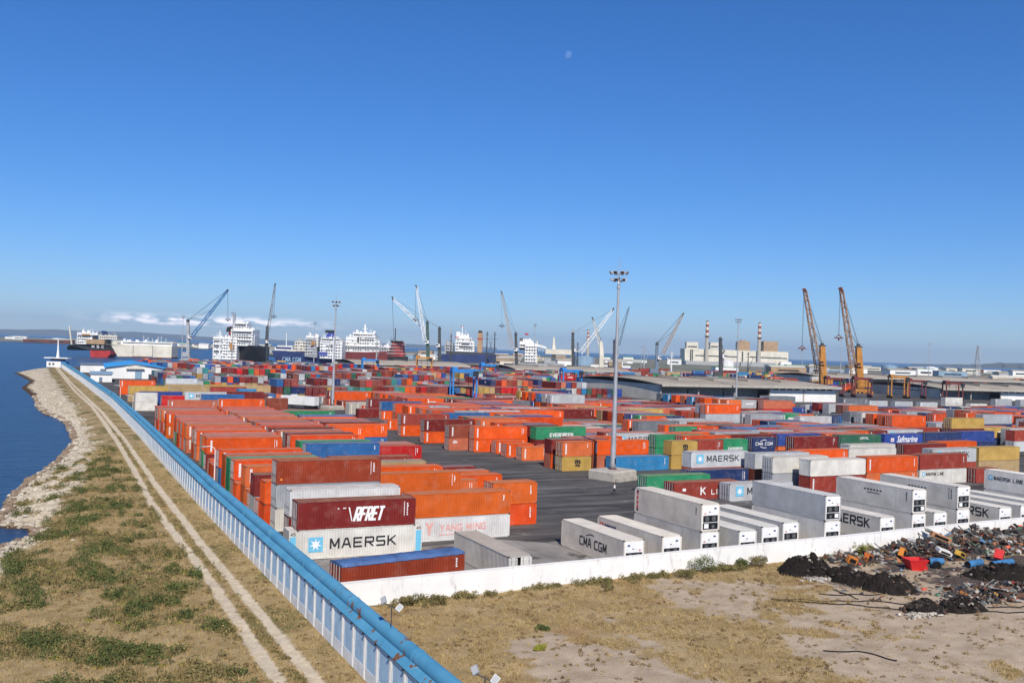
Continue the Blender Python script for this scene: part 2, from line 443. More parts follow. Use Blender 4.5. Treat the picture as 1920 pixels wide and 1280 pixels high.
def waste_cover(x, y):
    dirt = sstep(-0.05, 0.30, 0.8 * fbm(x, y, 0.10, 11) + 0.35 * fbm(x, y, 0.4, 12) + 0.014 * (x - 43) - 0.016 * (y - 58))
    red = sstep(0.05, 0.4, fbm(x, y, 0.11, 21) - 0.05)
    oil = 0.0
    for px_, py_, a, b_, h, rz in PILES:
        oil = max(oil, 1 - sstep(0.5, 1.4, math.hypot((x - px_) / (0.6 * a + 0.4 * b_), (y - py_) / (0.6 * a + 0.4 * b_))))
    oil = max(oil, sstep(0.0, 0.25, fbm(x, y, 0.12, 31) - 0.10 + 0.5 * math.exp(-((x - 86) / 13) ** 2 - ((y - 62) / 7) ** 2)) * sstep(70, 78, x))
    return dirt, red * (1 - dirt) * 0.8, oil * 0.8
for i, t in enumerate(ts_):
    for j, x in enumerate(xs_):
        yw = interp(WALL, x) + 0.1
        y = t if t <= 36 else 37 + (t - 37) / 63.0 * (yw - 37)
        X[i, j], Y[i, j], Z[i, j] = x, y, waste_height(x, y)
        C[i, j] = waste_cover(x, y)
structure(grid_mesh('waste_ground', X, Y, Z, C, M_WASTE))

# --- the port yard
m, nt, N, L, b = nodes_of('yard_asphalt')
geo = N.new('ShaderNodeNewGeometry'); pos = geo.outputs['Position']
c = mixc(nt, noise_fac(nt, 0.06, 0.35, 0.65, pos, 7), (0.052, 0.050, 0.050), (0.108, 0.103, 0.099))
mp = N.new('ShaderNodeVectorMath'); mp.operation = 'MULTIPLY'; mp.inputs[1].default_value = (0.05, 0.5, 1); L.new(pos, mp.inputs[0])
c = mixc(nt, noise_fac(nt, 1.0, 0.48, 0.80, mp.outputs[0], 5), c, (0.20, 0.19, 0.18))
mp2 = N.new('ShaderNodeVectorMath'); mp2.operation = 'MULTIPLY'; mp2.inputs[1].default_value = (0.9, 0.03, 1); L.new(pos, mp2.inputs[0])
c = mixc(nt, noise_fac(nt, 1.0, 0.60, 0.85, mp2.outputs[0], 6), c, (0.045, 0.044, 0.044))
c = mixc(nt, noise_fac(nt, 0.35, 0.62, 0.72, pos, 8), c, (0.045, 0.042, 0.042))
c = mixc(nt, noise_fac(nt, 0.20, 0.66, 0.76, pos, 3), c, (0.27, 0.255, 0.235))
L.new(c, b.inputs['Base Color']); b.inputs['Roughness'].default_value = 0.9; b.inputs['Specular IOR Level'].default_value = 0.06
add_bump(nt, b, 3.0, 0.3, 0.03, pos)
M_YARD = m
structure(MB().add([(19.0, 73.0, 0), (240, 82.0, 0), (1100, 82, 0), (1100, 720, 0), (560, 740, 0), (330, 700, 0), (190, 690, 0), (60, 690, 0), (19.0, 695, 0), (15.8, 660, 0), (21.2, 305, 0)],
                   [tuple(range(11))]).build('yard_ground', M_YARD))
m, nt, N, L, b = nodes_of('apron_concrete')
geo = N.new('ShaderNodeNewGeometry'); pos = geo.outputs['Position']
c = mixc(nt, noise_fac(nt, 0.12, 0.35, 0.65, pos, 7), (0.17, 0.16, 0.15), (0.33, 0.31, 0.285))
c = mixc(nt, noise_fac(nt, 0.30, 0.55, 0.66, pos, 6), c, (0.09, 0.085, 0.08))
br = N.new('ShaderNodeTexBrick'); br.inputs['Scale'].default_value = 1.0; br.offset = 0.0
br.inputs['Brick Width'].default_value = 4.0; br.inputs['Row Height'].default_value = 4.0; br.inputs['Mortar Size'].default_value = 0.03
L.new(pos, br.inputs['Vector'])
c = mixc(nt, br.outputs['Fac'], c, (0.07, 0.065, 0.06))
L.new(c, b.inputs['Base Color']); b.inputs['Roughness'].default_value = 0.9; b.inputs['Specular IOR Level'].default_value = 0.06
M_APRON = m
structure(MB().add([(23, 75, 0.004), (125, 79.0, 0.004), (125, 96, 0.004), (60, 95.2, 0.004), (57, 92, 0.004), (51, 91, 0.004), (47, 94, 0.004), (36, 93, 0.004), (23, 90, 0.004)], [tuple(range(9))]).build('concrete_apron', M_APRON))
# far quays and the plain beyond the basin
m, nt, N, L, b = nodes_of('far_plain')
geo = N.new('ShaderNodeNewGeometry'); pos = geo.outputs['Position']
c = mixc(nt, noise_fac(nt, 0.006, 0.4, 0.6, pos, 6), (0.20, 0.17, 0.12), (0.08, 0.10, 0.05))
c = mixc(nt, noise_fac(nt, 0.02, 0.55, 0.65, pos, 5), c, (0.33, 0.29, 0.23))
L.new(c, b.inputs['Base Color']); b.inputs['Roughness'].default_value = 0.95
M_PLAIN = m
structure(MB().add([(560, 739, -0.02), (1100, 719, -0.02), (1100, 82, -0.02), (3200, 400, -0.02), (3600, 1500, -0.02), (3300, 2700, -0.02), (1500, 3300, -0.02), (500, 3200, -0.02), (300, 1200, -0.02), (420, 1080, -0.02), (700, 1000, -0.02)],
                   [tuple(range(11))]).build('far_plain', M_PLAIN))
structure(MB().add([(-560, 3000, -0.9), (-300, 3060, -0.9), (40, 2500, -0.9), (330, 2150, -0.9), (700, 3300, -0.9), (700, 5200, -0.9), (-1400, 5200, -0.9), (-1200, 3500, -0.9)], [tuple(range(8))]).build('far_shore', M_PLAIN))

# far hills
def ridge(name, dist, a0, a1, hfun, seed):
    mb = MB(); n = 90; rings = []
    for k in range(n + 1):
        a = R(a0 + (a1 - a0) * k / n)
        h = hfun(k / n) * (1 + 0.35 * fbm(k * 0.11, seed, 1.0) + 0.18 * nz(k * 0.6, seed, 1.0))
        rings.append([((dist - 2200) * math.sin(a), (dist - 2200) * math.cos(a), SEA_Z - 2),
                      ((dist - 1100 + 300 * nz(k * 0.4, seed, 1, 4)) * math.sin(a), (dist - 1100) * math.cos(a), h * (0.45 + 0.2 * nz(k * 0.5, seed, 1, 2))),
                      (dist * math.sin(a), dist * math.cos(a), h), ((dist + 2500) * math.sin(a), (dist + 2500) * math.cos(a), SEA_Z - 2)])
    return structure(mb.loft(rings, close=False, caps=False).build(name, plain('hill_scrub', (0.11, 0.105, 0.07), 0.95, wear=0.4, scale=0.001), smooth=True))
ridge('mountains', 19000, -12, 26, lambda t: 8 + 95 * math.exp(-((t - 0.42) / 0.25) ** 2) + 45 * math.exp(-((t - 0.9) / 0.2) ** 2), 3.0)
ridge('hills', 11500, 50, 66, lambda t: 10 + 60 * math.exp(-((t - 0.42) / 0.2) ** 2), 9.0)

# ---------------------------------------------------------------- the white boundary wall
m, nt, N, L, b = nodes_of('whitewash')
geo = N.new('ShaderNodeNewGeometry'); pos = geo.outputs['Position']
c = mixc(nt, noise_fac(nt, 0.5, 0.3, 0.7, pos, 6), (0.72, 0.71, 0.69), (0.83, 0.82, 0.80))
mp = N.new('ShaderNodeVectorMath'); mp.operation = 'MULTIPLY'; mp.inputs[1].default_value = (1.6, 1.6, 0.35); L.new(pos, mp.inputs[0])
st = noise_fac(nt, 1.0, 0.56, 0.76, mp.outputs[0], 8, 0.72)
c = mixc(nt, st, c, (0.42, 0.40, 0.38))
c = mixc(nt, noise_fac(nt, 2.0, 0.66, 0.72, pos, 8), c, (0.36, 0.29, 0.23))
L.new(c, b.inputs['Base Color']); b.inputs['Roughness'].default_value = 0.9
add_bump(nt, b, 5.0, 0.25, 0.02, pos)
M_WALL = m
wall = thing('boundary_wall', 'long low white rendered wall between the containers and the waste ground', 'wall', (20.0, 73.2, 0))
wx = 20.05; k = 0
while wx < 168:
    x1 = min(wx + 9.6, 168)
    y0, y1 = interp(WALL, wx), interp(WALL, x1)
    h = 2.00 + 0.04 * nz(k * 3.1, 0, 1.0)
    mb = MB(); d = Vector((x1 - wx, y1 - y0, 0)); Ln = d.length; ang = math.atan2(d.y, d.x)
    mb.box(0.006, Ln - 0.006, -0.12, 0.12, -0.4, h)
    w = mb.build('wall_bay', M_WALL, wall, loc=(wx - 20.0, y0 - 73.2, 0), rz=ang)
    cp = MB().box(0.012, Ln - 0.012, -0.15, 0.15, h + 0.002, h + 0.07).build('coping', M_WALL, w)
    wx = x1; k += 1

# ---------------------------------------------------------------- the blue and white perimeter fence
M_CONC = plain('fence_concrete', (0.85, 0.84, 0.81), 0.85, wear=0.2, scale=1.2, dark=(0.34, 0.30, 0.27), amount=0.5)
M_INSET = plain('fence_inset_blue', (0.44, 0.63, 0.79), 0.7, wear=0.18, scale=1.5, dark=(0.55, 0.58, 0.6), amount=0.5)
m, nt, N, L, b = nodes_of('fence_sheet_blue')
v, oi = rand_coords(nt)
geo = N.new('ShaderNodeNewGeometry'); pos = geo.outputs['Position']
c = mixc(nt, noise_fac(nt, 0.35, 0.3, 0.7, pos, 6), (0.060, 0.235, 0.39), (0.100, 0.315, 0.48))
c = mixc(nt, noise_fac(nt, 0.9, 0.62, 0.72, pos, 5), c, (0.20, 0.36, 0.47))
sx = N.new('ShaderNodeSeparateXYZ'); L.new(pos, sx.inputs[0])
near = N.new('ShaderNodeMapRange'); near.inputs[1].default_value = 74; near.inputs[2].default_value = 60; L.new(sx.outputs[1], near.inputs[0])
rs = noise_fac(nt, 1.15, 0.645, 0.665, pos, 3, 0.45)
rr = N.new('ShaderNodeMath'); rr.operation = 'MULTIPLY'; L.new(rs, rr.inputs[0]); L.new(near.outputs[0], rr.inputs[1])
c = mixc(nt, rr.outputs[0], c, (0.17, 0.085, 0.05))
L.new(c, b.inputs['Base Color']); b.inputs['Roughness'].default_value = 0.75; b.inputs['Specular IOR Level'].default_value = 0.2
add_bump(nt, b, 1.6, 0.35, 0.05, pos)
M_SHEET = m
M_BLACK = plain('black_iron', (0.02, 0.02, 0.022), 0.6, wear=0.3)
fence = thing('perimeter_fence', 'long white panel fence with pale blue insets and a rolled blue metal coping', 'fence', (19.4, 57.5, 0))
PITCH = 2.4
def panel_meshes():
    w = PITCH
    a = MB()                                                  # local: length along +y, outer face towards -x
    a.box(-0.06, 0.08, 0.14, w - 0.14, 0.0, 2.98)
    a.box(-0.10, -0.06, 0.14, 0.34, 0.02, 2.98).box(-0.10, -0.06, w - 0.34, w - 0.14, 0.02, 2.98)
    a.box(-0.10, -0.06, 0.34, w - 0.34, 0.02, 0.85).box(-0.10, -0.06, 0.34, w - 0.34, 2.78, 2.98)
    p = MB().box(-0.125, 0.12, -0.135, -0.03, 0.0, 3.06).box(-0.125, 0.12, 0.03, 0.135, 0.0, 3.06).box(-0.08, 0.10, -0.03, 0.03, 0.0, 3.02)
    ins = MB().box(-0.085, -0.058, 0.345, w - 0.345, 0.855, 2.775)
    ap = MB(); prof = [(-0.20, 2.99), (-0.23, 3.07), (-0.10, 3.18), (0.06, 3.30), (0.26, 3.38)]
    ap.loft([[(x, y, z) for x, z in prof] + [(x, y, z - 0.035) for x, z in reversed(prof)] for y in (0.015, w - 0.015)])
    br = MB().box(-0.30, -0.127, -0.10, 0.10, 2.92, 3.0)
    return [x.mesh(n, mm) for x, n, mm in ((a, 'concrete_panel', M_CONC), (p, 'post', M_CONC), (ins, 'blue_inset', M_INSET), (ap, 'apron_sheet', M_SHEET), (br, 'bracket', M_BLACK))]
ME_PAN, ME_POST, ME_INS, ME_APR, ME_BRK = panel_meshes()
def pipe_mesh(length, n=26):
    mb = MB(); cx, cz, r = 0.70, 3.50, 0.47
    ring = [(cx + r * math.cos(a), cz + r * math.sin(a)) for a in [R(196 - 226 * i / n) for i in range(n + 1)]]
    mb.loft([[(x, y, z) for x, z in ring] + [(cx + (x - cx) * 0.94, y, cz + (z - cz) * 0.94) for x, z in reversed(ring)] for y in (0.02, length - 0.02)])
    fl = [(cx + (r + 0.035) * math.cos(a), cz + (r + 0.035) * math.sin(a)) for a in [R(196 - 226 * i / n) for i in range(n + 1)]]
    mb.loft([[(x, y, z) for x, z in fl] + [(x, y, z) for x, z in reversed(ring)] for y in (0.03, 0.12)])
    me = mb.mesh('coping_tube', M_SHEET)
    return me
ME_TUBE = pipe_mesh(PITCH * 5)
y = 38.0; k = 0
F0 = Vector((19.4, 57.5, 0))
while y < 656 and k < 290:
    x0 = interp(FENCE, y); x1 = interp(FENCE, y + PITCH)
    dl = math.hypot(x1 - x0, PITCH); y1 = y + PITCH * PITCH / dl
    rz = -math.atan2(x1 - x0, PITCH)
    loc = Vector((x0, y, 0)) - F0
    pn = inst('concrete_panel', ME_PAN, fence, loc, rz)
    inst('blue_inset', ME_INS, pn)
    inst('post', ME_POST, fence, loc, rz)
    a = inst('apron_sheet', ME_APR, fence, loc, rz)
    if y < 160: inst('bracket', ME_BRK, a)
    if k % 5 == 0: inst('coping_tube', ME_TUBE, fence, loc, rz)
    y = y1; k += 1
mb = MB()                                                     # inner legs that carry the coping
for q in range(12):
    yy = 40 + q * 12.0
    mb.tube((interp(FENCE, yy) + 0.70 - 19.4, yy - 57.5, 0), (interp(FENCE, yy) + 0.70 - 19.4, yy - 57.5, 3.06), 0.08, n=8)
mb.build('coping_leg', M_SHEET, fence)
# ================================================================ containers
PAINT = container_paint('container_paint', 'object')
PAINT_ROOF = container_paint('container_roof', 'object', roof=True)
PAINT_RF = container_paint('reefer_paint', 'object', rusty=0.35)
PAINT_RFROOF = container_paint('reefer_roof', 'object', roof=True, dusty=(0.60, 0.57, 0.52), rusty=0.3)
PAINT_FAR = container_paint('container_paint_far', 'attribute')
M_RUBBER = plain('door_gear_steel', (0.46, 0.46, 0.47), 0.5, 0.2, wear=0.3)
M_CAST = plain('casting_steel', (0.10, 0.085, 0.075), 0.7, wear=0.4)
M_WLET = plain('lettering_white', (0.80, 0.80, 0.80), 0.6, wear=0.12, scale=3)
M_BLET = plain('lettering_black', (0.02, 0.021, 0.026), 0.6, wear=0.1, scale=3)
M_RLET = plain('lettering_red', (0.62, 0.05, 0.05), 0.6, wear=0.15, scale=3)
M_PINK = plain('lettering_faded_red', (0.72, 0.36, 0.33), 0.6, wear=0.15, scale=3)
M_NLET = plain('lettering_navy', (0.02, 0.03, 0.14), 0.6, wear=0.1, scale=3)
M_CYAN = plain('logo_blue', (0.15, 0.47, 0.68), 0.6, wear=0.1, scale=2)
M_FAN = plain('reefer_unit_black', (0.012, 0.013, 0.016), 0.5, wear=0.3)
PM_FANGREY = plain('fan_grey', (0.10, 0.105, 0.11), 0.5, wear=0.3)
M_REEFW = plain('reefer_end_white', (0.80, 0.80, 0.79), 0.5, wear=0.1, scale=1.5, dark=(0.5, 0.45, 0.4), amount=0.4)
M_TARP = plain('tarpaulin_blue', (0.075, 0.15, 0.33), 0.75, wear=0.35, scale=0.7, dark=(0.30, 0.33, 0.38), amount=0.7)
M_INSIDE_SHADE = plain('painted_inside_shade', (0.02, 0.018, 0.016), 0.9)  # near-black that stands for shade inside the open container

PALETTE = {
    'orange': (0.76, 0.098, 0.010), 'deep orange': (0.68, 0.072, 0.009), 'pale orange': (0.68, 0.150, 0.040), 'salmon': (0.58, 0.160, 0.085), 'burnt orange': (0.62, 0.115, 0.014),
    'maroon': (0.185, 0.020, 0.018), 'rust red': (0.30, 0.042, 0.014), 'brick red': (0.33, 0.050, 0.034), 'red': (0.55, 0.022, 0.022), 'brown': (0.26, 0.062, 0.035),
    'blue': (0.030, 0.135, 0.36), 'bright blue': (0.035, 0.22, 0.46), 'navy': (0.020, 0.042, 0.140), 'royal blue': (0.030, 0.070, 0.30),
    'grey': (0.40, 0.43, 0.46), 'light grey': (0.52, 0.55, 0.57), 'slate grey': (0.17, 0.20, 0.23), 'off-white': (0.68, 0.67, 0.62), 'white': (0.76, 0.76, 0.75), 'warm grey': (0.44, 0.42, 0.39),
    'green': (0.030, 0.27, 0.125), 'dark green': (0.030, 0.125, 0.080), 'ochre': (0.52, 0.34, 0.09), 'tan': (0.46, 0.33, 0.17), 'teal': (0.05, 0.27, 0.27), 'yellow': (0.75, 0.45, 0.04), 'reefer grey': (0.76, 0.73, 0.66), 'reefer beige': (0.78, 0.72, 0.61), 'reefer blue': (0.47, 0.48, 0.48)}

W2 = 1.219
def corrugate(mb, x0, x1, y, z0, z1, sgn, pitch=0.278, dep=0.036):
    n = max(2, int(round((x1 - x0) / pitch))); p = (x1 - x0) / n
    pr = []
    for i in range(n):
        a = x0 + i * p
        pr += [(a, 0), (a + p * 0.26, 0), (a + p * 0.50, 1), (a + p * 0.76, 1)]
    pr.append((x1, 0))
    vs = [(x, y - sgn * d * dep, z) for z in (z0, z1) for x, d in pr]; k = len(pr)
    return vs, [(i, i + 1, k + i + 1, k + i) if sgn < 0 else (i + 1, i, k + i, k + i + 1) for i in range(k - 1)]
def dry_meshes(Ln, h, flat=False):
    e = Ln / 2
    body = MB()
    for s in (-1, 1):
        if flat: body.box(-e + 0.10, e - 0.10, min(s * 1.175, s * 1.205), max(s * 1.175, s * 1.205), 0.13, h - 0.05)
        else: body.add(*corrugate(body, -e + 0.13, e - 0.13, s * 1.203, 0.14, h - 0.06, s))
    body.box(-e + 0.1, e - 0.1, -1.16, 1.16, 0.08, 0.15)
    fw = MB(); vs, fs = corrugate(fw, -1.10, 1.10, 0, 0.14, h - 0.08, -1)
    fw.add([(e - 0.015 - abs(yy) , xx, zz) for xx, yy, zz in vs], fs)
    fw.box(e - 0.10, e - 0.06, -1.12, 1.12, 0.12, h - 0.06)
    roof = MB(); n = 14
    roof.box(-e + 0.05, e - 0.05, -1.17, 1.17, h - 0.06, h - 0.022)
    for i in range(n):
        a = -e + 0.35 + i * (Ln - 0.7) / n
        roof.box(a, a + (Ln - 0.7) / n * 0.55, -1.08, 1.08, h - 0.0215, h - 0.005)
    fr = MB()
    for sx in (-1, 1):
        for sy in (-1, 1):
            x0, x1 = sorted((sx * (e - 0.155), sx * (e - 0.004))); y0, y1 = sorted((sy * 1.075, sy * 1.216))
            fr.box(x0, x1, y0, y1, 0.12, h - 0.12)
        fr.box(*sorted((sx * (e - 0.14), sx * (e - 0.008))), -1.07, 1.07, h - 0.13, h - 0.012).box(*sorted((sx * (e - 0.14), sx * (e - 0.008))), -1.07, 1.07, 0.03, 0.16)
    for sy in (-1, 1):
        fr.box(-e + 0.16, e - 0.16, *sorted((sy * 1.15, sy * 1.2165)), h - 0.075, h - 0.010).box(-e + 0.16, e - 0.16, *sorted((sy * 1.13, sy * 1.214)), 0.03, 0.19)
    ca = MB()
    for sx in (-1, 1):
        for sy in (-1, 1):
            for z0 in (0.0, h - 0.118):
                ca.box(*sorted((sx * (e - 0.178), sx * e)), *sorted((sy * 1.057, sy * 1.219)), z0, z0 + 0.118)
    door = MB().box(-0.535, 0.535, -0.03, 0.02, 0.17, h - 0.14)
    for z in (0.32, 0.95, 1.6, 2.2): door.box(-0.46, 0.46, -0.045, -0.0305, z, z + 0.09)
    bars = MB()
    for x in (-0.30, 0.30):
        bars.tube((x, -0.075, 0.12), (x, -0.075, h - 0.10), 0.038, n=6)
        for z in (0.3, 1.2, 2.1): bars.box(x - 0.06, x + 0.06, -0.10, -0.046, z, z + 0.08)
        bars.box(x - 0.04, x + 0.26, -0.12, -0.085, 1.02, 1.06)
    PB, PR = (PAINT_RF, PAINT_RFROOF) if flat else (PAINT, PAINT_ROOF)
    return dict(body=body.mesh('body', PB), front_wall=fw.mesh('front_wall', PB), roof=roof.mesh('roof', PR), frame=fr.mesh('frame', PB),
                corner_casting=ca.mesh('corner_castings', M_CAST), door=door.mesh('door', PAINT), lock_bar=bars.mesh('lock_bars', M_RUBBER))
_dm = {}
def dry_set(Ln, h, flat=False):
    k = (Ln, h, flat)
    if k not in _dm: _dm[k] = dry_meshes(*k)
    return _dm[k]

_txt = {}
def text_mesh(s, bold=0.02, shear=0.0, spacing=1.0):
    k = (s, bold, shear, spacing)
    if k in _txt: return _txt[k]
    cu = bpy.data.curves.new('lettering', 'FONT'); cu.body = s; cu.size = 1.0; cu.offset = bold; cu.shear = shear; cu.space_character = spacing
    cu.extrude = 0.003; cu.resolution_u = 3
    o = bpy.data.objects.new('lettering_source', cu)
    me = bpy.data.meshes.new_from_object(o)
    bpy.data.objects.remove(o); bpy.data.curves.remove(cu)
    co = np.zeros(len(me.vertices) * 3); me.vertices.foreach_get('co', co); co = co.reshape(-1, 3)
    w, h0, h1 = co[:, 0].max() - co[:, 0].min(), co[:, 1].min(), co[:, 1].max()
    co2 = np.stack([co[:, 0] - co[:, 0].min(), -co[:, 2], co[:, 1] - h0], 1)     # upright, facing -y
    me.vertices.foreach_set('co', co2.ravel()); me.update()
    _txt[k] = (me, w, h1 - h0)
    return _txt[k]
def letter(parent, s, x, z, width, height, m, y=-1.2195, bold=0.02, shear=0.0, spacing=1.0, name='lettering'):
    if s.isupper() or s.isdigit(): return block_text(s, width, height, shear=shear, thick=0.2 if bold > 0.03 else 0.17).build(name, m, parent, loc=(x, y, z))
    me, w, h = text_mesh(s, bold, shear, spacing)
    me2 = me.copy(); me2.materials.clear(); me2.materials.append(m)
    o = inst(name, me2, parent, (x, y, z)); o.scale = (width / w, 1, height / h)
    return o
def star_logo(parent, x, z, s, y=-1.2195):
    pn = MB().box(x, x + s, y - 0.004, y, z, z + s).build('logo_panel', M_CYAN, parent)
    mb = MB(); cx, cz = x + s / 2, z + s / 2; pts = []
    for i in range(14):
        r = s * (0.43 if i % 2 == 0 else 0.17); a = math.pi / 2 + i * math.pi / 7
        pts.append((cx + r * math.cos(a), y - 0.008, cz + r * math.sin(a)))
    mb.add([(cx, y - 0.008, cz)] + pts, [(0, 1 + (i + 1) % 14, 1 + i) for i in range(14)]).build('star', M_WLET, pn)
def code_marks(mb, e, h, rnd, both=False):
    """the small number block high on the right and the tall narrow plate on the left of a side wall"""
    y0, y1 = -1.224, -1.2175
    x = e - 0.95
    for i in range(rnd.randint(3, 6)):
        z = h - 0.45 - i * 0.22
        mb.box(x, x + rnd.uniform(0.10, 0.18), y0, y1, z - 0.15, z)
    if rnd.random() < 0.75: mb.box(x - 0.30, x - 0.24, y0, y1, h - 1.75, h - 0.30)
    if both:
        x = -e + 0.62
        for i in range(9): mb.box(x, x + 0.30, y0, y1, h - 0.36 - i * 0.205 - 0.165, h - 0.36 - i * 0.205)

CONT = []          # every container of the yard: x, y = middle of its base
def put(x, y, z, Ln, h, rz, paint, kind='dry', marks=None, label=None, flip=False, group=None, far=False):
    c = dict(x=x, y=y, z=z, L=Ln, h=h, rz=rz, paint=paint, kind=kind, marks=marks, label=label, flip=flip, group=group, far=far)
    CONT.append(c); return c
def rowx(xl, yf, paints, Ln=12.19, rz=0.0, h=2.59, **kw):
    """a stack lying along the wall direction: left end xl, front face yf, paints from the ground up"""
    out = []
    z = 0.0
    for i, p in enumerate(paints):
        k = dict(kw)
        for key in ('marks', 'label', 'kind', 'flip'):
            if isinstance(k.get(key), list): k[key] = k[key][i]
        if p: out.append(put(xl + Ln / 2 * math.cos(rz) - 1.22 * math.sin(rz), yf + 1.22 * math.cos(rz) + Ln / 2 * math.sin(rz), z + 0.002 * i, Ln, h, rz, p, **k))
        z += h
    return out
def rowy(xl, yn, paints, Ln=12.19, h=2.90, rz=0.0, **kw):
    """a stack lying along the fence direction: left side xl, near end yn; local +x points back at the wall"""
    z = 0.0
    for i, p in enumerate(paints):
        k = dict(kw)
        for key in ('marks', 'label', 'kind', 'flip'):
            if isinstance(k.get(key), list): k[key] = k[key][i]
        put(xl + 1.22, yn + Ln / 2, z + 0.002 * i, Ln, h, -math.pi / 2 + rz, p, **k); z += h

G_LEFT, G_RIGHT, G_REEF, G_FAR = 'containers stacked beside the blue fence', 'containers stacked beyond the tall lamp mast', 'refrigerated containers along the white wall', 'containers end-on across the far yard'
Lk = dict(group=G_LEFT); Rk = dict(group=G_RIGHT); Fk = dict(group=G_REEF)
# ---- left block, nearest rows first
put(29.5, 78.8, 0, 12.19, 2.59, R(8.0), 'rust red', 'tarp', label='rust red open-top container under a blue tarpaulin, nearest the white wall', **Lk)
put(29.5, 92.0, 0, 13.72, 2.90, R(-1), 'off-white', 'long45', marks='maersk', label='weathered pale grey container with black lettering and a star panel below the maroon one', **Lk)
put(29.5, 92.1, 2.9, 12.19, 2.70, R(-1), 'maroon', marks='rfret', label='maroon container with white slanted RFRET lettering, above the star-logo container', **Lk)
rowx(24.4, 98.2, ['maroon', 'white'], h=2.85, label=['maroon container under the old white one behind the slanted lettering', 'dirty white container just behind the maroon one with slanted lettering'], **Lk)
rowx(24.6, 105.4, ['off-white', 'grey', 'rust red'], h=2.62, marks=[None, None, 'orangedot'], label=['pale container at the foot of the only three-high stack by the fence', 'grey container in the middle of the only three-high stack by the fence', 'plain rust red container on top of the only three-high stack by the fence'], **Lk)
rowx(24.0, 108.4, ['deep orange', 'orange'], flip=True, label=['orange container, lower one right behind the three-high stack', 'orange container, upper one right behind the three-high stack'], **Lk)
rowx(36.6, 95.2, ['white', 'burnt orange'], marks=['yangming', 'codes'], label=['white container with faded red lettering under a burnt orange one', 'burnt orange container on the white one with faded red lettering'], **Lk)
rowx(49.3, 101.0, ['deep orange', 'burnt orange'], Ln=6.06, marks=['codes', 'codes'], label=['short orange container at the aisle corner, lower of two', 'short burnt orange container at the aisle corner, upper of two'], **Lk)
rowy(38.6, 75.4, ['warm grey'], h=2.59, kind='opendoor', label='bare grey container with open doors lying end-on behind the white wall', rz=0.0, **Lk)
LB = random.Random(11)
def left_paint(): return LB.choices(['orange', 'deep orange', 'pale orange', 'burnt orange', 'salmon', 'brick red', 'maroon', 'blue', 'green'], [34, 22, 12, 10, 7, 5, 5, 2, 1])[0]
rowsA = [(111.0, 1), (114.0, 'M'), (116.7, 1), (119.3, 1), (122.0, 2), (124.7, 1), (128.0, 2), (131.0, 2), (134.6, 2), (137.3, 1), (140.8, 2), (143.5, 1), (146.2, 1), (150.6, 1), (158.0, 'B')]
ordr = 4
def auto_left(xl, yf, n, colname, row, Ln=12.19, force=None):
    ps = [force[i] if force and i < len(force) and force[i] else left_paint() for i in range(n)]
    lb = []
    for i, p in enumerate(ps):
        tier = 'single' if n == 1 else ('lower' if i == 0 else ('upper' if i == n - 1 else 'middle'))
        lb.append(f"{p} container, {tier}, {nth(row)} row behind the white wall, {colname}")
    rowx(xl, yf, ps, Ln=Ln, label=lb, flip=[LB.random() < 0.25 for _ in ps], marks=['strip' if LB.random() < 0.6 else 'codes' for _ in ps], **Lk)
NEXT = 'column next to the fence'
for i, (yf, n) in enumerate(rowsA):
    xa = 24.0 + 0.018 * max(0, yf - 114) + LB.uniform(-0.35, 0.35)
    if n == 'M': auto_left(xa, yf, 2, NEXT, 5 + i, force=['grey', 'maroon'])
    elif n == 'B': auto_left(25.4, yf, 2, NEXT, 5 + i, force=['maroon', 'orange'])
    else: auto_left(xa, yf, n, NEXT, 5 + i)
ridx = 5 + len(rowsA)
y = 160.7
while y < 236:
    xa = 26.0 + LB.uniform(-0.7, 0.7)
    auto_left(xa, y, 2, NEXT, ridx)
    y += LB.choice([2.62, 2.62, 3.4, 4.6, 5.2])
    ridx += 1
MID = 'middle column'
row = 2
y = 98.2
for yf, n, f in [(103.5, 1, None), (106.2, 1, None), (108.9, 1, None), (111.5, 2, ['orange', 'burnt orange']), (114.2, 1, None), (117.6, 2, None), (120.4, 1, None), (123.2, 2, ['orange', 'tan']), (126.0, 1, ['salmon']), (129.0, 2, ['salmon', 'brick red']), (133.0, 1, None), (137.0, 1, None), (147.4, 2, ['orange', 'blue']), (151.6, 2, ['orange', 'green'])]:
    auto_left(37.6 + (1.4 if yf > 140 else 0) + LB.uniform(-0.3, 0.3), yf, n, MID, row, force=f); row += 1
y = 155.0
while y < 236:
    auto_left(39.4 + LB.uniform(-0.4, 0.6), y, 2 if y > 158 else 1, MID, row); row += 1
    y += LB.choice([2.62, 2.62, 3.2, 4.4, 5.2])
AIS = 'column along the aisle'
row = 2
for yf, n, f in [(112.0, 1, ['pale orange']), (121.0, 1, ['pale orange']), (125.5, 1, ['orange']), (130.0, 1, ['pale orange']), (135.0, 1, ['maroon']), (165.0, 1, ['red']), (168.4, 1, ['salmon']), (171.2, 1, ['salmon'])]:
    auto_left(50.6 if yf < 150 else 53.3, yf, n, AIS, row, Ln=6.06 if yf < 124 else 12.19, force=f); row += 1
y = 174.0
while y < 222:
    if y > 200 and LB.random() < 0.5: y += 2.62; continue
    auto_left(52.4 + LB.uniform(-0.8, 0.3) , y, 1 if LB.random() < 0.55 else 2, AIS, row, Ln=6.06 if y < 180 else 12.19); row += 1
    y += 2.62
ODD = [256.0, 262.0, 268.0, 276.0, 284.0, 290.0, 296.0, 300.0, 318.0, 330.0, 345.0, 372.0, 395.0, 420.0]
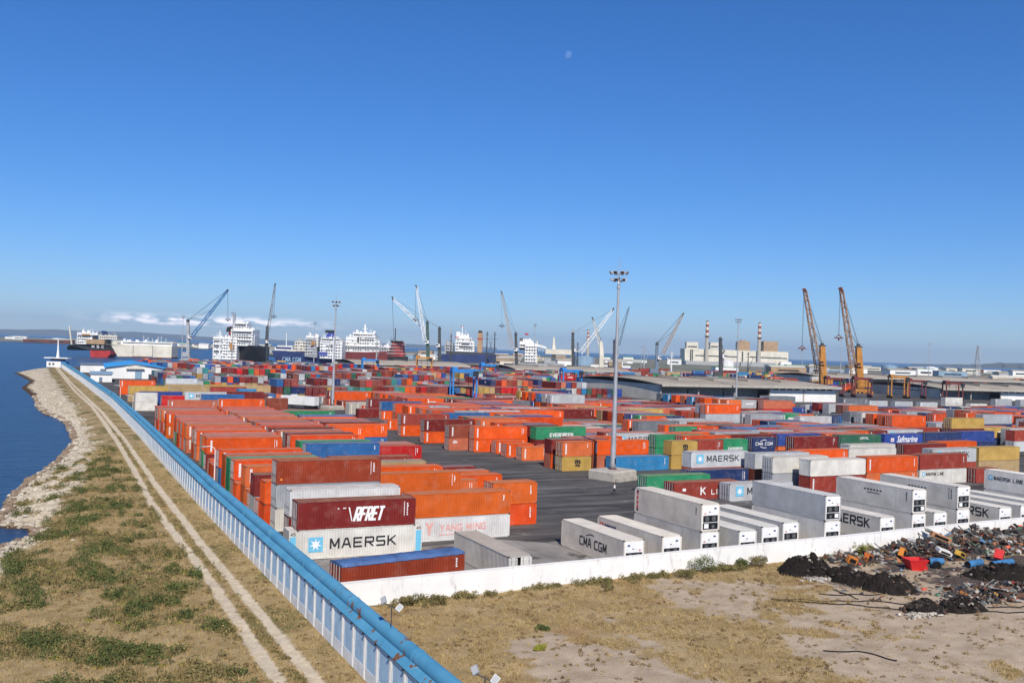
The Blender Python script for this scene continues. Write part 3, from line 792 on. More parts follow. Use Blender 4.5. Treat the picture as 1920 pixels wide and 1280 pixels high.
# odd ones on the far side of that block
for xl, yf, ps, Ln, mk in [(45.0, 262.0, ['orange', 'orange'], 12.19, 'strip'), (31.5, 256.0, ['salmon', 'salmon'], 12.19, 'strip'), (32.0, 276.0, ['red', 'red'], 6.06, None), (59.0, 268.0, [None, 'brown'], 6.06, None), (43.8, 284.0, ['maroon', 'blue'], 12.19, None),
                           (28.0, 296.0, ['royal blue', 'royal blue'], 12.19, None), (40.8, 296.0, ['grey', 'light grey'], 12.19, 'maersk'), (26.4, 290.0, ['off-white', 'off-white'], 6.06, None), (28.0, 330.0, ['tan', 'ochre'], 12.19, None),
                           (40.8, 330.0, ['ochre', 'tan'], 12.19, None), (53.6, 330.0, ['tan', 'brick red'], 12.19, None), (53.0, 300.0, ['brick red', 'maroon'], 12.19, None), (28.5, 372.0, ['orange', 'orange'], 12.19, 'strip'), (41.0, 345.0, ['tan', 'tan'], 12.19, None),
                           (54.0, 345.0, ['ochre', 'ochre'], 12.19, None), (60.5, 318.0, ['grey', 'bright blue'], 6.06, None), (47, 395.0, ['light grey', 'light grey'], 12.19, None), (66.0, 345.0, ['tan', 'tan'], 12.19, None), (33, 420.0, ['light grey'], 12.19, None)]:
    if ps[0] is None: ps = ['brown', 'brown']
    rowx(xl, yf, ps, Ln=Ln, marks=[None] * (len(ps) - 1) + [mk], label=[f"{p} container, {'lower' if i == 0 else 'upper'}, {nth(ODD.index(yf) + 1)} row past the orange block, {'touching the fence side' if xl < 30 else ('near the fence' if xl < 36 else ('midway' if xl < 47 else ('away from the fence' if xl < 58 else 'farthest from the fence')))}" for i, p in enumerate(ps)], **Lk)

# ---- refrigerated containers standing end-on behind the white wall
def reef(xl, yn, paints, marks=None, **kw): rowy(xl, yn, paints, kind='reefer', marks=marks, **kw, **Fk)
reef(52.0, 76.9, ['reefer beige'], marks='cma', label='grey-beige refrigerated container with black lettering, first along the white wall')
reef(57.0, 77.5, ['reefer beige'], marks='geseaco', label='white-topped refrigerated container with small red and navy lettering at its far end')
reef(62.4, 78.2, ['reefer grey', 'reefer beige'], marks=[None, 'redmarks'], label=['grey refrigerated container under the beige one with red upright marks', 'beige refrigerated container with red upright marks, upper of two'])
reef(66.8, 77.4, ['off-white'], label='low white refrigerated container just right of the beige two-high pair')
reef(71.0, 78.6, ['off-white'], label='white refrigerated container, second right of the beige two-high pair')
reef(75.2, 79.9, ['off-white'], label='white refrigerated container left of the slate grey two-high pair')
reef(80.6, 79.0, ['reefer grey', 'reefer blue'], label=['grey refrigerated container under the slate grey one', 'slate grey refrigerated container, upper of two'])
reef(89.4, 79.0, ['reefer grey'], marks='aersk', label='grey refrigerated container with large black lettering cut off by the slate grey pair')
reef(95.6, 79.7, ['reefer grey', 'reefer grey'], marks=[None, 'greymarks'], label=['lower grey refrigerated container of the first wholly grey pair', 'upper grey refrigerated container of the first wholly grey pair, with faint lettering'])
reef(99.3, 79.6, ['off-white'], label='white-ended refrigerated container between the two grey pairs')
reef(104.4, 80.3, ['reefer grey', 'reefer grey'], marks=[None, 'greymarks'], label=['lower grey refrigerated container of the second grey pair', 'upper grey refrigerated container of the second grey pair'])
reef(111.6, 79.6, ['reefer grey'], marks='aersk', label='grey refrigerated container with black RSK lettering near the picture edge')
reef(116.4, 80.0, ['reefer grey'], marks='msc', label='grey refrigerated container with a black m sign at the picture edge')
reef(121.2, 80.2, ['off-white'], label='pale refrigerated container second from the picture edge')
reef(126.4, 80.6, ['reefer grey', 'reefer grey'], marks=[None, 'mline'], label=['grey refrigerated container below the one with a blue star and small lettering', 'grey refrigerated container with blue star and small lettering, upper at the edge'])

# ---- right block: stacks facing the aisle
rowx(83.6, 118.1, ['green'], marks='evergreen', label='green container with white lettering at the mouth of the right block', **Rk)
rowx(95.0, 122.3, ['navy'], label='navy flat-topped container behind the green one near the mast', **Rk)
rowx(83.4, 111.0, ['brick red'], marks='kline', label='brick red container with white K lettering behind the refrigerated row', **Rk)
rowx(91.4, 108.2, ['light grey'], marks='maersk', label='single light grey container with a blue star in front of the K container', **Rk)
rowx(97.4, 125.2, ['orange', 'light grey'], marks=[None, 'maersk'], flip=[False, True], label=['orange container under the light grey star-logo one beside the blue container', 'light grey star-logo container on an orange one'], **Rk)
rowx(107.6, 121.4, ['brown', 'light grey'], marks=[None, 'maersk'], flip=True, label=['brown container under the half hidden star-logo one', 'light grey container with half hidden star behind the barred doors'], **Rk)
rowx(106.8, 116.2, ['grey', 'off-white'], label=['grey container with barred doors, lower', 'off-white container with rusty barred doors, upper'], **Rk)
rowx(110.4, 111.6, ['brick red', 'off-white'], flip=True, marks=['strip', None], label=['brick red container under the long cream one', 'long cream container on a brick red one behind the refrigerated row'], **Rk)
rowx(124.4, 113.0, ['pale orange', 'orange'], marks=[None, 'strip'], label=['pale orange container, lower, right of the cream one', 'orange container with white strip, upper, right of the cream one'], **Rk)
rowx(138.3, 114.0, ['off-white', 'brick red'], marks=['mline', 'codes'], label=['white container with small star and lettering under a brick red one', 'brick red container on the white one with small star lettering'], **Rk)
rowx(151.2, 112.6, ['brick red'], Ln=6.06, marks='codes', label='short brick red container standing alone beyond the brick red pair', **Rk)
rowx(150.2, 121.0, ['brick red', 'light grey'], marks=[None, 'maersk'], label=['brick red container under the far star-logo one at the edge', 'light grey star-logo container near the picture edge, second row'], **Rk)
rowx(163.8, 121.5, ['tan', 'ochre'], flip=True, label=['tan container at the picture edge, lower', 'ochre container at the picture edge, upper'], **Rk)
rowx(119.5, 124.0, ['off-white', 'orange'], label=['off-white container below an orange one behind the cream container', 'orange container rising just behind the long cream container'], **Rk)
rowx(132.4, 124.5, ['grey', 'off-white'], flip=True, label=['grey container in the second row behind the orange one', 'off-white container in the second row behind the orange one'], **Rk)
rowx(139.0, 130.5, ['grey', 'off-white'], Ln=12.19, label=['grey container in the third row left of the maroon lid', 'off-white container in the third row left of the maroon lid'], **Rk)
rowx(152.0, 129.0, ['orange', 'maroon'], label=['orange container below a maroon one behind the far star logo', 'maroon container low behind the far star logo'], **Rk)
rowx(165.0, 132.0, ['orange', 'orange'], label=['orange container at the right edge, third row, lower', 'orange container at the right edge, third row, upper'], **Rk)

rowx(92.8, 141.5, ['bright blue'], flip=True, label='bright blue container right behind the concrete foot of the tall mast', **Rk)
rowx(83.6, 143.8, ['ochre', 'pale orange'], Ln=6.06, marks=['mscfull', 'strip'], label=['ochre short container with black m sign at the corner', 'pale orange short container on the ochre one with the black sign'], **Rk)
rowx(90.4, 144.6, ['salmon', 'orange'], marks=['onmark', 'strip'], label=['salmon container with white marks behind the tall mast', 'orange container with white strip behind the tall mast'], **Rk)
rowx(83.8, 148.2, ['orange', 'maroon'], label=['orange container with barred doors behind the ochre short one', 'maroon container with barred doors behind the pale orange short one'], **Rk)
rowx(105.7, 141.8, ['ochre', 'ochre'], Ln=6.06, flip=True, marks=[None, 'mscfull'], label=['ochre short container, lower, right of the bright blue one', 'ochre short container with m sign, upper, right of the bright blue one'], **Rk)
rowx(112.6, 142.8, ['maroon', 'brick red'], Ln=6.06, label=['maroon short container right of the ochre pair, lower', 'brick red short container right of the ochre pair, upper'], marks=[None, 'codes'], **Rk)
rowx(119.4, 143.6, ['dark green', 'green'], Ln=6.06, marks=[None, 'evergreen'], label=['dark green short container, lower, left of the navy pair', 'green short container with white lettering, left of the navy pair'], **Rk)
rowx(128.4, 145.6, ['navy', 'navy'], Ln=6.06, marks=['cmawhite', 'cmawhite'], label=['navy short container with white lettering, lower', 'navy short container with white lettering, upper'], **Rk)
rowx(139.3, 145.6, ['maroon', 'maroon'], marks=[None, 'codes'], label=['maroon long container, lower, left of the dark green one', 'maroon long container, upper, left of the dark green one'], **Rk)
rowx(154.4, 147.6, ['orange', 'dark green'], marks=[None, 'capital'], label=['orange container under the dark green lettered one', 'dark green container with small white capital lettering'], **Rk)
rowx(168.3, 148.2, ['light grey', 'royal blue'], marks=[None, 'safmarine'], flip=True, label=['light grey container under the royal blue lettered one', 'royal blue container with white script lettering'], **Rk)
rowx(183.6, 150.0, ['navy', 'navy'], label=['navy container, lower, right of the script lettering', 'navy container, upper, right of the script lettering'], **Rk)
rowx(110.4, 153.3, ['green', 'green'], label=['green container with barred doors, lower, behind the ochre pair', 'green container with barred doors, upper, behind the ochre pair'], **Rk)
rowx(202.8, 158.2, ['tan', 'maroon', 'ochre'], label=['tan container at the foot of the ochre-topped three-high stack', 'maroon container in the middle of the ochre-topped three-high stack', 'ochre container on top of the three-high stack near the picture edge'], **Rk)
rowx(219.0, 163.6, ['maroon', 'pale orange'], marks=[None, 'strip'], label=['maroon container below the pale orange one at the right edge', 'pale orange container with dark doors right of the ochre-topped stack'], **Rk)
rowx(221.8, 156.0, ['grey', 'light grey'], marks=[None, 'maersk'], flip=True, label=['grey container under the star-logo one at the right edge', 'light grey star-logo container at the right edge'], **Rk)
rowx(197.5, 151.5, ['navy', 'royal blue'], label=['navy container beyond the navy pair, lower', 'royal blue container beyond the navy pair, upper'], **Rk)
for xl, yf, ps, Ln, lbs in [(83.7, 159.3, ['pale orange'], 6.06, ['pale orange short container, nearest of three singles by the aisle']), (83.3, 165.0, ['orange'], 6.06, ['orange short container, middle of three singles by the aisle']), (84.0, 171.0, ['orange'], 6.06, ['orange short container, farthest of three singles by the aisle']),
                       (80.6, 174.5, ['orange', 'orange'], 12.19, ['long orange container with white strip on the aisle, lower', 'long orange container with white strip on the aisle, upper']),
                       (76.6, 178.1, ['salmon', 'brown'], 6.06, ['salmon short container with white marks on the aisle', 'brownish short container with white strip on the aisle']),
                       (76.8, 192.4, ['orange', 'maroon'], 12.19, ['orange container below a maroon one on the aisle', 'maroon container on an orange one, second stack along the aisle']),
                       (77.3, 208.3, ['orange', 'brick red'], 12.19, ['orange container below a brick red one on the aisle', 'brick red container on an orange one, third stack along the aisle']),
                       (79.5, 224.0, ['orange'], 6.06, ['orange short container standing alone along the far aisle']), (88.7, 255.0, ['orange', 'blue'], 12.19, ['orange container below the blue one with a white sign', 'blue container with a white sign far along the aisle']), (84.0, 262.0, ['maroon'], 6.06, ['short maroon container at the far end of the aisle']), (89.0, 268.0, ['brick red', 'maroon'], 12.19, ['brick red container ending the aisle, lower', 'maroon container ending the aisle, upper'])]:
    rowx(xl, yf, ps, Ln=Ln, marks=['zim' if p == 'blue' else ('onmark' if p == 'salmon' else 'strip') for p in ps], label=lbs, **Rk)
rowx(93.6, 172.2, ['maroon', 'green'], marks=[None, 'evergreen'], flip=True, label=['maroon container under the green lettered one', 'green container with white lettering behind the orange aisle pair'], **Rk)

# ---- right block: the mass behind
RB = random.Random(23)
boxes = []
def occupied(x0, x1, y0, y1):
    for a, b_, c_, d in boxes:
        if x0 < b_ and x1 > a and y0 < d and y1 > c_: return True
    return False
for c in CONT:
    ex, ey = (c['L'] / 2, 1.22) if abs(math.sin(c['rz'])) < 0.5 else (1.22, c['L'] / 2)
    boxes.append((c['x'] - ex - 0.2, c['x'] + ex + 0.2, c['y'] - ey - 0.15, c['y'] + ey + 0.15))
def right_paint(x):
    t = sstep(110, 210, x)
    w = {'orange': 40 - 20 * t, 'deep orange': 14 - 8 * t, 'pale orange': 8 - 3 * t, 'salmon': 4, 'maroon': 8 + 10 * t, 'brick red': 7 + 6 * t, 'brown': 4, 'red': 2 + 2 * t, 'navy': 2 + 9 * t, 'royal blue': 2 + 6 * t, 'blue': 3 + 6 * t,
         'grey': 4 + 4 * t, 'light grey': 4 + 4 * t, 'off-white': 2 + 3 * t, 'slate grey': 1 + 2 * t, 'green': 3, 'dark green': 2 + 2 * t, 'ochre': 3, 'tan': 3, 'bright blue': 1 + 2 * t, 'teal': 1}
    return RB.choices(list(w), list(w.values()))[0]
ncol = 0
x = 89.6
while x < 470:
    ncol += 1
    y = 150.5 + RB.uniform(0, 1.5); nrow = 0; hgt = 2; run = RB.randint(3, 9)
    if x > 330: y = 200
    while 0.452 * x + 0.892 * y < (332 + max(0, min(90, (x - 250) * 0.45))) and y < 330:
        nrow += 1
        run -= 1
        if run <= 0:
            hgt = RB.choices([1, 2, 3], [30, 58, 12])[0]; run = RB.randint(2, 9)
            if RB.random() < 0.22: y += RB.choice([2.62, 5.2, 7.9])
        Ln = 12.19 if RB.random() < 0.86 else 6.06
        xo = x + RB.uniform(-0.25, 0.25)
        for sub in ([0] if Ln > 7 else [0, 6.1]):
            x0, x1 = xo + sub, xo + sub + Ln
            if occupied(x0, x1, y, y + 2.44): continue
            if 0.452 * x0 + 0.892 * y < 172 and x0 < 108: continue
            hh = hgt if RB.random() < 0.88 else max(1, hgt - 1)
            ps = [right_paint(x0) for _ in range(hh)]
            mk = RB.choices([None, 'strip', 'codes', 'maersk'], [12, 38, 45, 5])[0]
            lb = [f"{p} container, {'lower' if i == 0 else ('upper' if i == hh - 1 else 'middle')} tier, {nth(nrow)} row back{'' if sub == 0 else ', right half'}, {nth(ncol)} column from the aisle" for i, p in enumerate(ps)]
            rowx(x0, y, ps, Ln=Ln, label=lb, marks=[None] * (hh - 1) + ['maersk' if ps[-1] in ('light grey',) and RB.random() < 0.5 else (mk if mk != 'maersk' else 'strip')], flip=[RB.random() < 0.25 for _ in ps], **Rk)
            boxes.append((x0, x1, y, y + 2.44))
        y += 2.62 + (0 if RB.random() < 0.4 else RB.uniform(0.5, 3.4))
    x += 12.75
# ---- far yard: boxes standing end-on
FB = random.Random(31)
def far_paint(): return FB.choices(['maroon', 'brick red', 'brown', 'red', 'navy', 'royal blue', 'blue', 'bright blue', 'orange', 'salmon', 'ochre', 'tan', 'green', 'teal', 'grey', 'off-white', 'light grey', 'dark green'],
                                   [20, 14, 8, 7, 8, 5, 6, 3, 9, 5, 6, 5, 6, 3, 6, 4, 4, 3])[0]
bay = 0
y = 336.0
while y < 640:
    bay += 1
    x = 72 + 0.30 * (y - 336) * (1 if y < 420 else 0.0) - (0 if y < 420 else 20); hgt = 2; run = 0; k = 0
    xmax = 232 if y < 436 else (205 if y > 590 else 330)
    while x < xmax:
        k += 1; run -= 1
        if run <= 0:
            hgt = FB.choices([1, 2, 3], [14, 56, 30])[0]; run = FB.randint(2, 8)
            if FB.random() < 0.12: x += 2.62 * FB.randint(1, 3)
        if not (195 < x < 212 and 590 < y):
            yo = y + FB.uniform(-0.3, 0.3) + 16 * sstep(95, 150, x)
            ps = [far_paint() for _ in range(hgt)]
            rowy(x, yo, ps, h=2.59, label=[f"{p} container end-on, {'bottom' if i == 0 else ('top' if i == hgt - 1 else 'middle')}, {nth(k)} along the {nth(bay)} bay of the far yard" for i, p in enumerate(ps)], group=G_FAR, far=bay > 1)
        x += 2.62
    y += 12.9 if bay % 4 else 21.0
# a scatter towards the quay, left and right
for _ in range(420):
    x, y = FB.uniform(60, 300), FB.uniform(430, 685)
    if occupied(x - 1, x + 14, y - 1, y + 4): continue
    n = FB.choice([1, 2, 2, 3]); boxes.append((x, x + 12.2, y, y + 2.5))
    if any(abs(c['x'] - x - 6) < 8 and abs(c['y'] - y) < 8 for c in CONT if c['far']): continue
    rowx(x, y, [far_paint() for _ in range(n)], Ln=FB.choice([6.06, 12.19]), far=True, group=G_FAR, label='x')
for _ in range(1300):
    x, y = FB.uniform(330, 980), FB.uniform(420, 735)
    d = 0.452 * x + 0.892 * y
    if d < 560 or occupied(x - 1, x + 14, y - 1, y + 4): continue
    if 330 < x < 700 and 340 < y < 470 or 545 < x < 780 and 510 < y < 640 or 290 < x < 400 and 570 < y < 660: continue
    n = FB.choice([1, 2, 2, 3]); boxes.append((x, x + 12.2, y, y + 2.5))
    rowx(x, y, [far_paint() for _ in range(n)], Ln=FB.choice([6.06, 12.19, 12.19]), far=True, group=G_FAR, label='x')

# pale boxes parked before the right-hand shed
for i in range(13):
    x = 352 + i * 11.5; y = (444 + 1.0 * i - 0.452 * x) / 0.892
    if not occupied(x, x + 12.2, y, y + 2.5): rowx(x, y, [FB.choice(['off-white', 'light grey', 'white', 'grey'])] * FB.choice([1, 2]), far=True, group=G_FAR, label='x')
# ---- which are built one by one: those showing largest
def shows(c):
    d = math.hypot(c['x'], c['y'])
    return d
cell = {}
for c in CONT: cell.setdefault((round(c['x']), round(c['y'])), []).append(c)
for st in cell.values():
    st.sort(key=lambda c: c['z'])
    for i, c in enumerate(st): c['top'] = i == len(st) - 1; c['stack'] = len(st)
heights = {}
for c in CONT: heights.setdefault((int(c['x'] // 3), int(c['y'] // 2.62)), []).append(c['z'] + c['h'])
def front_open(c):
    ex, ey = (c['L'] / 2, 1.22) if abs(math.sin(c['rz'])) < 0.5 else (1.22, c['L'] / 2)
    fy = c['y'] - ey; hit = 0; n = 0
    for t in (-0.8, -0.4, 0, 0.4, 0.8):
        px_ = c['x'] + t * ex; n += 1
        top = 0
        for o in NEAR.get((int(px_ // 8), int(fy // 8)), []):
            oex, oey = o['ext']
            if o is not c and abs(o['x'] - (px_ - 0.9)) < oex and fy - 3.2 < o['y'] + oey < fy + 0.3: top = max(top, o['z'] + o['h'])
        if top < c['z'] + c['h'] * 0.5: hit += 1
    return hit / n
NEAR = {}
for c in CONT:
    c['ext'] = (c['L'] / 2, 1.22) if abs(math.sin(c['rz'])) < 0.5 else (1.22, c['L'] / 2)
    for ix in range(int((c['x'] - c['ext'][0] - 4) // 8), int((c['x'] + c['ext'][0] + 4) // 8) + 1):
        for iy in range(int((c['y'] - c['ext'][1] - 6) // 8), int((c['y'] + c['ext'][1] + 6) // 8) + 1): NEAR.setdefault((ix, iy), []).append(c)
for c in CONT:
    fo = front_open(c); d = max(40, 0.452 * c['x'] + 0.892 * c['y'])
    area = 0.0
    wid = c['ext'][0] * 2
    area += fo * wid * c['h'] / d ** 2
    if c['top']: area += wid * c['ext'][1] * 2 * (CAM_H - c['z'] - c['h']) / d ** 3
    off = 0.892 * c['x'] - 0.452 * c['y']
    if abs(off) > 0.57 * d: area *= 0.02
    c['area'] = area
order = sorted((c for c in CONT if not c['far']), key=lambda c: -c['area'])
single = order[:298]
sid = {id(c) for c in single}
rest = [c for c in CONT if id(c) not in sid]

def build_container(c, near):
    col_ = PALETTE[c['paint']]
    rv = random.Random(int(c['x'] * 31 + c['y'] * 17 + c['z'] * 7))
    j = rv.uniform(0.86, 1.10); g = rv.uniform(0.0, 0.035)
    col_ = tuple(min(0.85, v * j * (1 - g) + 0.3 * g) for v in col_)
    Ln, h, kind = c['L'], c['h'], c['kind']
    e = Ln / 2
    t = thing({'reefer': 'refrigerated_container', 'tarp': 'open_top_container', 'opendoor': 'open_container'}.get(kind, 'shipping_container'), c['label'], 'container', (c['x'], c['y'], c['z']), c['rz'], c['group'])
    reefer = kind == 'reefer'
    fe = 1 if c['flip'] else -1                        # which end carries the doors
    Lb = 12.19 if kind == 'long45' else Ln
    ds = dry_set(Lb, h, flat=reefer)
    kk = dict(color=col_)
    turn = 0.0 if not c['flip'] else math.pi
    if near or reefer:
        inst('body', ds['body'], t, **kk)
        if kind == 'tarp':
            mb = MB(); n = 26; rings = []
            for i in range(n + 1):
                x = -e + 0.03 + (Ln - 0.06) * i / n; s = 0.055 * math.sin(i * 1.9) + 0.03 * rv.uniform(-1, 1)
                rings.append([(x, -1.245, h - 0.16 + 0.02 * math.sin(i * 2.3)), (x, -1.24, h - 0.02), (x, -0.6, h + 0.10 + s), (x, 0, h + 0.13 + s), (x, 0.6, h + 0.10 + s), (x, 1.24, h - 0.02), (x, 1.245, h - 0.16)])
            mb.loft(rings, close=False, caps=False)
            for sx in (-1, 1): mb.add([(sx * (e + 0.012), -1.22, h - 0.15), (sx * (e + 0.012), 1.22, h - 0.15), (sx * (e + 0.012), 1.22, h), (sx * (e + 0.012), 0, h + 0.12), (sx * (e + 0.012), -1.22, h)], [(0, 1, 2, 3, 4)])
            mb.build('tarpaulin', M_TARP, t, smooth=True)
        else: inst('roof', ds['roof'], t, **kk)
        inst('frame', ds['frame'], t, **kk)
        if near: inst('corner_castings', ds['corner_casting'], t)
    else:
        inst('body', ds['body'], t, **kk); inst('roof', ds['roof'], t, **kk); inst('frame', ds['frame'], t, **kk)
    if reefer:
        # machinery end at local +x
        mb = MB().box(e - 0.09, e - 0.03, -1.07, 1.07, 0.16, h - 0.13).box(e - 0.029, e - 0.016, -1.0, 1.0, h - 0.95, h - 0.2)
        un = mb.build('machinery_end', M_REEFW, t)
        rf = rv.choice([-1, 1])
        gm = MB().box(e - 0.029, e + 0.004, -0.95, 0.95, 0.98, 1.66).build('grille', M_FAN, un)
        mb = MB()
        for yy in (-0.45, 0.45): mb.tube((e + 0.0045, yy, 1.32), (e + 0.018, yy, 1.32), 0.27, n=14)
        mb.build('fan', PM_FANGREY, un)
        MB().box(e - 0.0295, e - 0.004, -0.98, 0.98, 0.22, 0.90).build('compressor_bay', M_FAN, un)
        MB().tube((e - 0.0035, rf * 0.35, 0.50), (e + 0.02, rf * 0.35, 0.50), 0.20, n=12).build('compressor', PM_FANGREY, un)
        MB().box(e - 0.0035, e + 0.03, -rf * 0.55 - 0.28, -rf * 0.55 + 0.28, 0.34, 0.80).build('control_box', M_REEFW, un)
        MB().box(e - 0.016, e - 0.012, rf * 0.62 - 0.16, rf * 0.62 + 0.16, 2.28, 2.44).box(e - 0.016, e - 0.012, -0.2, 0.0, 1.98, 2.08).build('notice', M_NLET, un)
        MB().box(e - 0.016, e - 0.011, -rf * 0.7 - 0.1, -rf * 0.7 + 0.1, 1.80, 1.92).build('warning_label', M_RLET if rv.random() < 0.4 else M_WLET, un)
        inst('front_wall', ds['front_wall'], t, (0, 0, 0), math.pi, **kk)
    elif kind == 'opendoor':
        inst('front_wall', ds['front_wall'], t, (0, 0, 0), math.pi, **kk)
        MB().box(e - 0.5, e - 0.45, -1.1, 1.1, 0.17, h - 0.1).build('painted_dark_interior', M_INSIDE_SHADE, t)  # board across the inside, the shade put into its colour
        for s, yy, ang in ((1, 0.58, 1.57), (-1, -0.72, 1.9)):
            dr = inst('door', ds['door'], t, (e + 0.02, yy, 0), ang, color=PALETTE['off-white']); inst('lock_bars', ds['lock_bar'], dr)
    else:
        inst('front_wall', ds['front_wall'], t, (0, 0, 0), math.pi if c['flip'] else 0.0, **kk)
        for s in (-1, 1):
            dx = fe * (Lb / 2 - 0.045)
            dr = inst('door', ds['door'], t, (dx, s * 0.545, 0), (-math.pi / 2 if fe < 0 else math.pi / 2), **kk)
            if c['area'] > 1e-4 or near: inst('lock_bars', ds['lock_bar'], dr)
    if kind == 'long45':
        for s in (-1, 1):
            x0, x1 = sorted((s * (6.095 + 0.005), s * 6.85))
            ext = MB().box(x0, x1, -1.20, 1.20, 0.1, h - 0.02).build('end_bay', PAINT, t); ext.color = (*PALETTE['off-white'], 1)
            cy = MB().box(x0 + 0.08, x1 - 0.08, -1.212, -1.2005, 0.12, h - 0.6).build('cyan_panel', M_CYAN, ext)
            letter(ext, '45', x0 + 0.12, h - 0.5, 0.5, 0.3, M_BLET, y=-1.206)
    mk = c['marks']; e = Lb / 2
    if mk == 'maersk' or mk == 'aersk':
        big = 1.0 if near else 0.95
        if Ln > 10 or kind == 'long45':
            if mk == 'maersk': star_logo(t, -e + 1.15, 0.72, 1.45)
            letter(t, 'MAERSK', -e + (3.3 if mk == 'maersk' else 4.4), 0.95 if mk == 'maersk' else 1.35, 6.9 if mk == 'maersk' else 6.3, 1.02 if mk == 'maersk' else 1.15, M_BLET, bold=0.016)
        else:
            star_logo(t, -e + 0.5, 0.8, 1.2); letter(t, 'MAERSK', -e + 1.9, 1.1, 3.4, 0.6, M_BLET, bold=0.016)
    elif mk == 'mline': star_logo(t, -e + 0.7, 1.45, 0.7); letter(t, 'MAERSK LINE', -e + 1.6, 1.5, 4.6, 0.55, M_BLET, bold=0.016)
    elif mk == 'rfret':
        letter(t, 'RFRET', -0.45, 0.62, 2.9, 1.45, M_WLET, bold=0.02, shear=0.26)
        MB().add([(-1.00, -1.223, 2.05), (-0.86, -1.223, 2.05), (-0.56, -1.223, 0.66), (-0.66, -1.223, 0.66)], [(0, 3, 2, 1)]).box(-1.55, -1.25, -1.224, -1.2185, 1.93, 2.03).box(-2.1, -1.95, -1.224, -1.2185, 1.9, 2.02).build('worn_lettering', M_WLET, t)
        mb = MB(); code_marks(mb, e, h, rv); mb.build('code_marks', M_WLET, t)
    elif mk == 'yangming':
        letter(t, 'Y', -e + 2.0, 0.75, 0.8, 1.35, M_PINK, bold=0.05); letter(t, 'YANG MING', -e + 3.6, 1.05, 5.6, 0.75, M_PINK, bold=0.012)
        mb = MB()
        for i in range(18): mb.box(-e + 3.6 + i * 0.28, -e + 3.6 + i * 0.28 + rv.uniform(0.1, 0.22), -1.2235, -1.2185, 0.62, 0.78)
        mb.build('small_print', M_PINK, t)
    elif mk == 'cma':
        letter(t, 'CMA CGM', -2.2, 0.95, 5.2, 0.95, M_BLET, bold=0.016)
        mb = MB(); pts = [(-1.0 + 1.6 * k / 8, 2.05 + 0.28 * math.sin(k / 8 * 2.2)) for k in range(9)]
        for (a, z0), (b_, z1) in zip(pts[:-1], pts[1:]): mb.add([(a, -1.223, z0 - 0.05), (b_, -1.223, z1 - 0.05), (b_, -1.223, z1 + 0.05), (a, -1.223, z0 + 0.05)], [(0, 1, 2, 3)])
        mb.build('swoosh', M_BLET, t)
    elif mk == 'cmawhite':
        letter(t, 'CMA CGM', -e + 0.8, 1.05, 4.4, 0.62, M_WLET, bold=0.03)
        mb = MB()
        for sgn, z_ in ((1, 1.85), (-1, 0.82)):
            pts = [(-1.0 + 1.6 * k / 8, z_ + sgn * 0.28 * math.sin(k / 8 * 2.4)) for k in range(9)]
            for (a, z0), (b_, z1) in zip(pts[:-1], pts[1:]): mb.add([(a, -1.223, z0 - 0.06), (b_, -1.223, z1 - 0.06), (b_, -1.223, z1 + 0.06), (a, -1.223, z0 + 0.06)], [(0, 1, 2, 3)])
        mb.build('swoosh', M_WLET, t)
    elif mk == 'geseaco': letter(t, 'GE', -e + 0.5, 1.7, 0.95, 0.62, M_RLET, bold=0.035); letter(t, 'seaco', -e + 1.5, 1.7, 2.3, 0.62, M_NLET, bold=0.035)
    elif mk == 'evergreen': letter(t, 'EVERGREEN', -e + (3.4 if Ln > 7 else 1.2), 0.55, 5.6 if Ln > 7 else 3.6, 0.8 if Ln > 7 else 0.5, M_WLET, bold=0.045)
    elif mk == 'kline': letter(t, 'K', -e + 4.9, 0.7, 1.0, 1.15, M_WLET, bold=0.045); letter(t, 'LINE', -e + 6.9, 0.7, 2.9, 0.75, M_WLET, bold=0.02); MB().box(-e + 1.6, -e + 2.2, -1.224, -1.2185, 1.35, 1.75).build('plate', M_WLET, t)
    elif mk == 'mscfull':
        letter(t, 'm', -0.35, 1.25, 1.15, 0.72, M_BLET, bold=0.06); letter(t, 'sc', -0.25, 0.72, 0.95, 0.46, M_BLET, bold=0.06)
    elif mk == 'msc': letter(t, 'm', 0.6, 1.3, 1.6, 0.95, M_BLET, bold=0.06); letter(t, 'sc', 0.8, 0.55, 1.3, 0.6, M_BLET, bold=0.06)
    elif mk == 'capital': letter(t, 'CAPITAL', -0.3, 1.65, 2.6, 0.5, M_WLET, bold=0.03)
    elif mk == 'safmarine':
        letter(t, 'Safmarine', -e + 3.9, 0.75, 6.6, 1.45, M_WLET, bold=0.018, shear=0.35)
        MB().box(-e + 2.0, -e + 3.0, -1.223, -1.2185, 0.95, 1.7).build('logo_panel', M_WLET, t); MB().box(-e + 2.15, -e + 2.85, -1.227, -1.2235, 1.2, 1.42).build('logo_stripe', M_RLET, t)
    elif mk == 'onmark': letter(t, 'ON', -e + 0.9, 1.5, 0.9, 0.55, M_WLET, bold=0.05)
    elif mk == 'zim':
        mb = MB()
        for k_ in range(3): mb.tube((-0.6 + k_ * 0.6, -1.224, 0.95 + (0.25 if k_ == 1 else 0)), (-0.6 + k_ * 0.6, -1.2185, 0.95 + (0.25 if k_ == 1 else 0)), 0.42, n=10)
        mb.build('white_sign', M_WLET, t)
    elif mk == 'redmarks':
        mb = MB()
        for k_, z_ in enumerate((2.2, 1.65, 1.1, 0.6)): mb.box(-e + 0.45, -e + 0.75, -1.224, -1.2185, z_, z_ + 0.36)
        mb.build('upright_marks', M_RLET, t)
        mb = MB()
        for z_ in (2.45, 0.35): mb.box(-e + 0.45, -e + 0.8, -1.224, -1.2185, z_, z_ + 0.2)
        code_marks(mb, e, h, rv); mb.build('code_marks', M_BLET, t)
    elif mk == 'greymarks':
        mb = MB()
